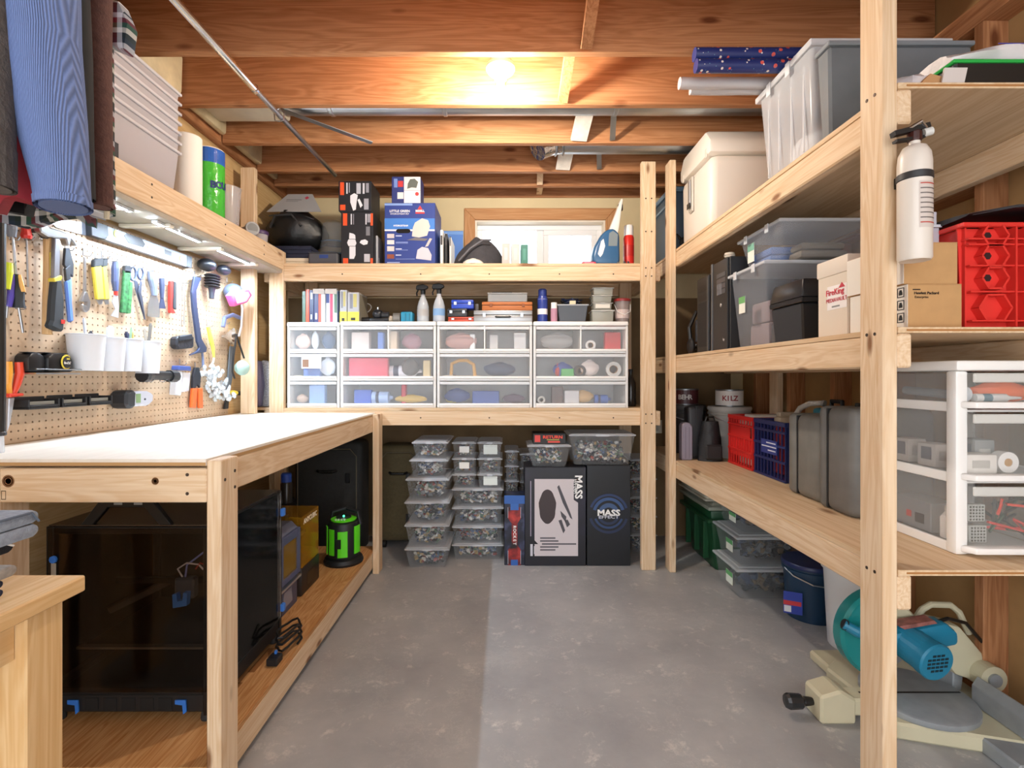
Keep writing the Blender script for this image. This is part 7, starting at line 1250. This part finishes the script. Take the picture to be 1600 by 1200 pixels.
t = inc('orange_glove', 'bright orange rubber glove in the top drawer of the white cart', 'glove', (.03, .10, .428)); M().ell((0, 0, .03), .09, .035, .03, 14, 9, .12).build('palm', pm('f2713a', .5), t); M().tube([(-.08, -.01, .02), (-.11, -.02, .015)], .012, 8).build('finger', pm('f2713a', .5), t); M().tube([(-.08, .01, .03), (-.12, .01, .028)], .012, 8).build('finger', pm('f2713a', .5), t)
t = inc('pipe_parts', 'grey plastic pipe parts in the top drawer of the white cart, side view', 'pipe parts', (-.115, .17, .428)); M().tube([(0, -.1, .02), (0, .10, .03)], .013, 12).build('pipe', pm('8f979c', .5), t); M().lathe([(.012, 0), (.022, 0), (.022, .02), (.012, .02)], 16, (0, -.1, .024), (0, -1, 0)).build('ring', pm('c9ccd0', .5), t)
for k, (lab, off, sz, c) in enumerate((('white power adapter near the side of the middle cart drawer', (-.10, .17, .226), (.03, .035, .07), 'ddd8d0'), ('second white adapter box in the middle cart drawer', (-.10, .27, .226), (.03, .03, .075), 'd4cdc4'), ('white block in the middle cart drawer', (-.085, .06, .226), (.045, .03, .055), 'e6e1da'), ('grey meter in the middle cart drawer', (-.02, .12, .226), (.03, .03, .09), '8d8e8c'))):
    t = inc('adapter_box', lab, 'box', off); M().box(-sz[0], sz[0], -sz[1], sz[1], 0, sz[2]).build('body', pm(c, .5), t, bev=.005, seg=2); M().box(-sz[0]-.0008, -sz[0], -sz[1]*.6, sz[1]*.5, sz[2]*.3, sz[2]*.85).build('socket_panel', pm('6f7680', .4), t); M().box(-sz[0]*.6, sz[0]*.5, -sz[1]-.0008, -sz[1], sz[2]*.3, sz[2]*.7).build('front_print', pm('b9b5ae', .5), t)
t = inc('white_roll', 'roll of white tape in the middle cart drawer', 'tape roll', (.0, .055, .226)); M().lathe([(.012, 0), (.03, 0), (.03, .03), (.012, .03), (.012, 0)], 24, (0, .015, .031), (0, -1, 0)).build('tape', pm('e9e6e2', .6), t); M().lathe([(.010, .001), (.0118, .001), (.0118, .029), (.010, .029)], 16, (0, .015, .031), (0, -1, 0)).build('core', CARD, t)
t = inc('power_supply', 'grey computer power supply in the bottom cart drawer', 'power supply', (-.09, .22, .024)); M().box(-.045, .045, -.075, .075, 0, .09).build('case', pm('9a9ea0', .4, .5), t, bev=.002); M().box(-.0462, -.0452, -.05, -.015, .02, .05).build('socket', BLACK, t); M().box(-.0462, -.0452, .0, .02, .03, .05).build('switch', pm('c2352c', .5), t)
t = inc('glue_bottle', 'white glue bottle against the side of the bottom cart drawer', 'bottle', (-.118, .10, .024)); M().lathe([(.001, 0), (.02, 0), (.021, .004), (.021, .06), (.009, .078), (.009, .09), (.004, .115), (.001, .115)], 18).build('bottle', pm('efece6', .45), t); M().lathe([(.0095, .078), (.0105, .08), (.0105, .092), (.0095, .094)], 14).build('cap', pm('e0dcd2', .5), t)
for k, (x, z) in enumerate(((-.075, .024), (-.07, .024+.058))):
    t = inc('vent_grille', ('lower', 'upper')[k]+' perforated metal grille in the bottom cart drawer', 'grille', (x, .06+.01*k, z)); M().box(-.025, .025, -.008, .008, 0, .05).build('plate', pm('a9aaa4', .45), t, bev=.002)
    for i in range(5):
        for j in range(5): M().box(-.021+i*.0088, -.016+i*.0088, -.0086, -.008, .004+j*.009, .009+j*.009).build('slot', pm('3a3a38', .6), t)
rr = random.Random(31)
for k, c in enumerate(('c8352c', 'd8442f', '20211f', '2c2e2c', '35523f')):
    o = M().tube([(rr.uniform(-.05, .13), rr.uniform(-.015, .05), .015+rr.uniform(0, .11)) for _ in range(7)], .004, 6).build('wire', pm(c, .5), None, tuple(CC+Vector((.0, .06, .026)))); tag(o, ('thick red wire looping in the bottom cart drawer', 'orange-red wire at the front of the bottom cart drawer', 'black wire in the bottom cart drawer', 'dark grey wire in the bottom cart drawer', 'dark green wire in the bottom cart drawer')[k], 'wire', 'wires in the cart drawer')
# ================================================================ FLOOR UNDER THE SIDE SHELF
t = T('green_tote', 'dark green tote with a grey lid under the side shelf', 'tote', (1.215, 3.31, .0005), AIS); GT = pm('16482a', .4); M().fr(-.24, .25, .0, .38, 0, .375, .045, .05).build('body', GT, t, bev=.018, seg=2); M().box(-.25, .262, -.014, .394, .30, .325).build('collar', GT, t, bev=.006); M().box(-.253, .265, -.016, .396, .376, .40).build('lid', pm('8f9284', .45), t, bev=.008, seg=2); M().fr(-.225, .235, .02, .36, .4005, .425, -.012, -.012).build('lid_dome', pm('8f9284', .45), t, bev=.008)
for x in (-.15, 0, .15): M().box(x-.008, x+.008, -.004, .03, .06, .29).build('rib', GT, t, bev=.004)
t = T('grey_tub', 'pale grey tub resting on the green tote', 'tub', (1.215, 3.32, .4262), AIS); M().fr(-.21, .22, 0, .34, 0, .11, -.02, -.02).build('tub', pm('b9b6a6', .45), t, bev=.03, seg=3); M().box(-.235, .245, -.024, .364, -.0002, .012).build('rim', pm('c4c1b2', .45), t, bev=.004)
zt_ = .0005; PLM = clear('d8dde0', .55, .3)
def ltub(lab, z, h, seed, dx=0, dy=0):
    w, d = .32, .40; X, Y = 1.20+dx, 2.675+dy; t = T('storage_tub', lab, 'storage tub', (X+d/2, Y, z), 0, 'clear tubs under the side shelf'); m = clear('cdd3d6', .14, .2)
    M().fr(-d/2+.01, d/2-.01, .01, w-.01, 0, h-.022, .022, .022, top=False).build('tub', m, t, bev=.014, seg=2); M().box(-d/2, d/2, 0, w, h-.022, h-.008).box(-d/2+.02, d/2-.02, .02, w-.02, h-.008, h).build('lid', PLM, t, bev=.004); M().box(-d/2+.004, -d/2+.0055, .06, .14, h*.35, h*.72).build('price_label', pm('e2ebe0', .6), t); M().box(-d/2+.003, -d/2+.0039, .06, .14, h*.58, h*.72).build('label_band', pm('5fa86a', .6), t)
    pile('component_pile', 'dark parts filling the '+lab, 'parts', (X+d/2, Y+w/2, z+.004), d-.09, w-.09, (h-.03)*.9, 150, [pm(c, .5) for c in ('2a2c2e', '3d4144', '1a1b1c', '5a6066', '6b5a44', '34455f')], 0, 2.2, seed); return z+h+.0006
zt_ = ltub('lowest clear tub in the stack beside the blue bucket', zt_, .175, 401); zt_ = ltub('middle clear tub in the stack beside the blue bucket', zt_, .165, 402, .005, .01); ltub('top clear tub in the stack beside the blue bucket', zt_, .125, 403, .03, .03)
t = bucket('dark blue bucket with a printed label and lid', 1.50, 2.53, .125, .262, pm('16344f', .35), pm('1c2a5a', .35), nm='blue_bucket', bail=True)
prt('label', t, .1, .15, [(-.75, .05, .25, .95, '2a3fa0'), (-.75, .0, .52, .66, 'c8353c'), (-.72, -.42, .3, .5, 'e4e6ea')], -.118)
for o in t.children:
    if o.name.startswith('label'): o.rotation_euler.z = -.45
t = bucket('plain white bucket behind the mitre saw', 1.535, 2.24, .135, .365, pm('dcdcdc', .45), None, nm='white_bucket', bail=False)
# mitre saw
ms = T('mitre_saw', 'beige and teal mitre saw on the floor by the near post', 'mitre saw', (1.42, 1.78, 0)); BG = pm('c6bfa2', .5, var=.05); TE = pm('1e7a9a', .4); AL = pm('9ea3a6', .5, .3, var=.1, vscale=20)
M().prism([(-.16, -.12), (.20, -.22), (.26, -.20), (.26, .26), (-.12, .26), (-.19, .20)], .0, .055, 'z').build('base', BG, ms, bev=.008); M().lathe([(.001, .0555), (.165, .0555), (.168, .06), (.168, .075), (.16, .08), (.001, .08)], 36).build('turntable', AL, ms)
M().prism([(-.16, -.04), (-.34, -.035), (-.34, .035), (-.16, .04)], .02, .079, 'z').build('front_arm', BG, ms, bev=.008); M().prism([(-.36, .0), (-.24, .0), (-.24, .085), (-.29, .115), (-.36, .095)], -.05, .05, 'y').build('arm_block', BG, ms, bev=.008); M().lathe([(.012, 0), (.014, .01), (.016, .03), (.014, .033)], 12, (-.36, 0, .05), (-1, 0, 0)).build('knob_neck', BLACK, ms); M().lathe([(.016, 0), (.024, .008), (.026, .05), (.022, .06), (.001, .062)], 10, (-.392, 0, .05), (-1, 0, 0)).build('knob', pm('26282a', .25), ms)
M().box(.06, .24, -.30, -.17, .0, .05).build('side_table', AL, ms, bev=.006); M().box(-.16, .0, .20, .36, .0, .04).build('side_foot', BG, ms, bev=.008)
M().prism([(.17, .056), (.20, .056), (.21, .13), (.19, .15), (.17, .12)], -.30, -.02, 'y').build('fence', AL, ms, bev=.003); M().prism([(.17, .056), (.20, .056), (.21, .13), (.19, .15), (.17, .12)], .05, .28, 'y').build('fence', AL, ms, bev=.003); M().box(-.2, .15, -.004, .004, .0802, .081).build('kerf_slot', BLACK, ms)
cz = .265; cxb = -.09
M().lathe([(.02, -.0015), (.127, -.0015), (.127, .0015), (.02, .0015)], 40, (cxb, .05, cz), (0, 1, 0)).build('blade', pm('b9bcbf', .3, .9), ms)
m = M(); k = 24; rings = []
for q in range(k+1):
    a = PI*.52+q*PI*1.0/k; rings.append([(cxb+r_*math.cos(a), yy, cz+r_*math.sin(a)) for r_, yy in ((.09, .02), (.145, .02), (.155, .03), (.155, .07), (.145, .08), (.09, .08), (.09, .076), (.142, .076), (.15, .068), (.15, .032), (.142, .024), (.09, .024))])
m.loft(rings).build('blade_guard', pm('1f8a8a', .15, alpha=.8), ms); M().prism([(cxb-.09, .24), (cxb-.03, .34), (cxb+.04, .33), (cxb+.03, .22), (cxb-.05, .18)], .03, .045, 'y').build('inner_guard', pm('57b08a', .3), ms)
rings = []
for q in range(13):
    a = -.1+q*(PI*.62)/12; rings.append([(cxb+r_*math.cos(a), yy, cz+r_*math.sin(a)) for r_, yy in ((.03, .01), (.118, .01), (.123, .03), (.123, .085), (.118, .095), (.03, .095))])
M().loft(rings).build('upper_guard', BG, ms, bev=.004)
M().prism([(-.02, .27), (.08, .318), (.165, .30), (.28, .165), (.24, .10), (.15, .13), (.08, .22)], .015, .085, 'y').build('saw_arm', BG, ms, bev=.012, seg=2); M().cyl((.24, -.03, .14), (.24, .12, .14), .045, n=24).build('pivot', BG, ms); M().cyl((.24, -.038, .14), (.24, -.0302, .14), .022, n=18).build('pivot_bolt', AL, ms)
hb = M().tube([(.02, .05, .29), (.06, .05, .345), (.09, .05, .362), (.16, .05, .36), (.19, .05, .335), (.225, .05, .26)], .011, 10).build('carry_handle', BG, ms)
M().prism([(-.16, .30), (.06, .345), (.10, .31), (.10, .27), (-.02, .245), (-.16, .275)], -.055, .012, 'y').build('motor_housing', TE, ms, bev=.018, seg=2); M().prism([(-.10, .332), (.02, .352), (.03, .342), (-.08, .322)], -.05, -.005, 'y').build('top_label', pm('8f5a52', .5, var=.5, vscale=40), ms)
M().cyl((-.06, .0, .275), (-.042, -.10, .258), .058, n=28).build('motor', TE, ms); M().lathe([(.001, 0), (.058, 0), (.062, .006), (.06, .035)], 28, (-.036, -.13, .252), (-.16, .98, .13)).build('motor_cap', TE, ms)
q = Vector((-.036, -.13, .252)); nrm = Vector((-.16, .98, .13)).normalized(); e1 = nrm.cross(Vector((0, 0, 1))).normalized(); e2 = e1.cross(nrm)
for i in range(-2, 3):
    for j in range(-2, 3):
        if abs(i)+abs(j) < 4: c = q+e1*i*.016+e2*j*.013-nrm*.0008; M().bar(tuple(c-e1*.006), tuple(c+e1*.006), .007, .0012, tuple(nrm)).build('vent_slot', pm('0c2630', .6), ms)
M().tube([(-.17, -.02, .29), (-.22, -.02, .30), (-.25, .0, .315)], [.02, .018, .016], 12).build('trigger_handle', TE, ms); M().tube([(-.245, .0, .313), (-.25, .0, .315)], [.019, .019], 12).build('handle_cap', BLACK, ms)
M().tube([(.02, -.03, .33), (.09, -.02, .345), (.17, .0, .32), (.24, .02, .25), (.29, .02, .19)], .006, 8).build('power_cord', BLACK, ms); M().cyl((.235, -.02, .06), (.235, -.02, .10), .012, n=10).build('bevel_lock', BLACK, ms)
t = T('bracket_plate', 'angled dark steel bracket leaning out of the white bucket', 'bracket', (1.52, 2.24, .006)); M().bar((.0, 0, .0005), (-.07, -.03, .40), .05, .006).build('plate', pm('4a4a48', .45, .6), t); M().bar((-.07, -.03, .40), (-.02, -.1, .33), .05, .006).build('lip', pm('6a6a68', .4, .7), t)
t = T('crowbar', 'flat black bar lying on the floor behind the saw', 'bar', (1.60, 1.62, .0005)); M().box(-.02, .10, -.012, .012, 0, .008).build('bar', BLACK, t, bev=.002); M().cyl((.08, 0, .008), (.08, 0, .0095), .004).build('hole', STEEL, t)
# power outlet on the back wall
o = T('wall_outlet', 'small white junction plate on the back wall behind the posts', 'outlet', (XX(1027, 3.78), YB-.0005, ZZ(667, 3.78))); M().box(-.04, .04, -.006, 0, -.05, .05).build('plate', pm('d9d8cc', .4), o, bev=.002); M().box(-.012, .012, -.0075, -.0062, -.03, .03).build('socket', pm('b9b8ac', .4), o)
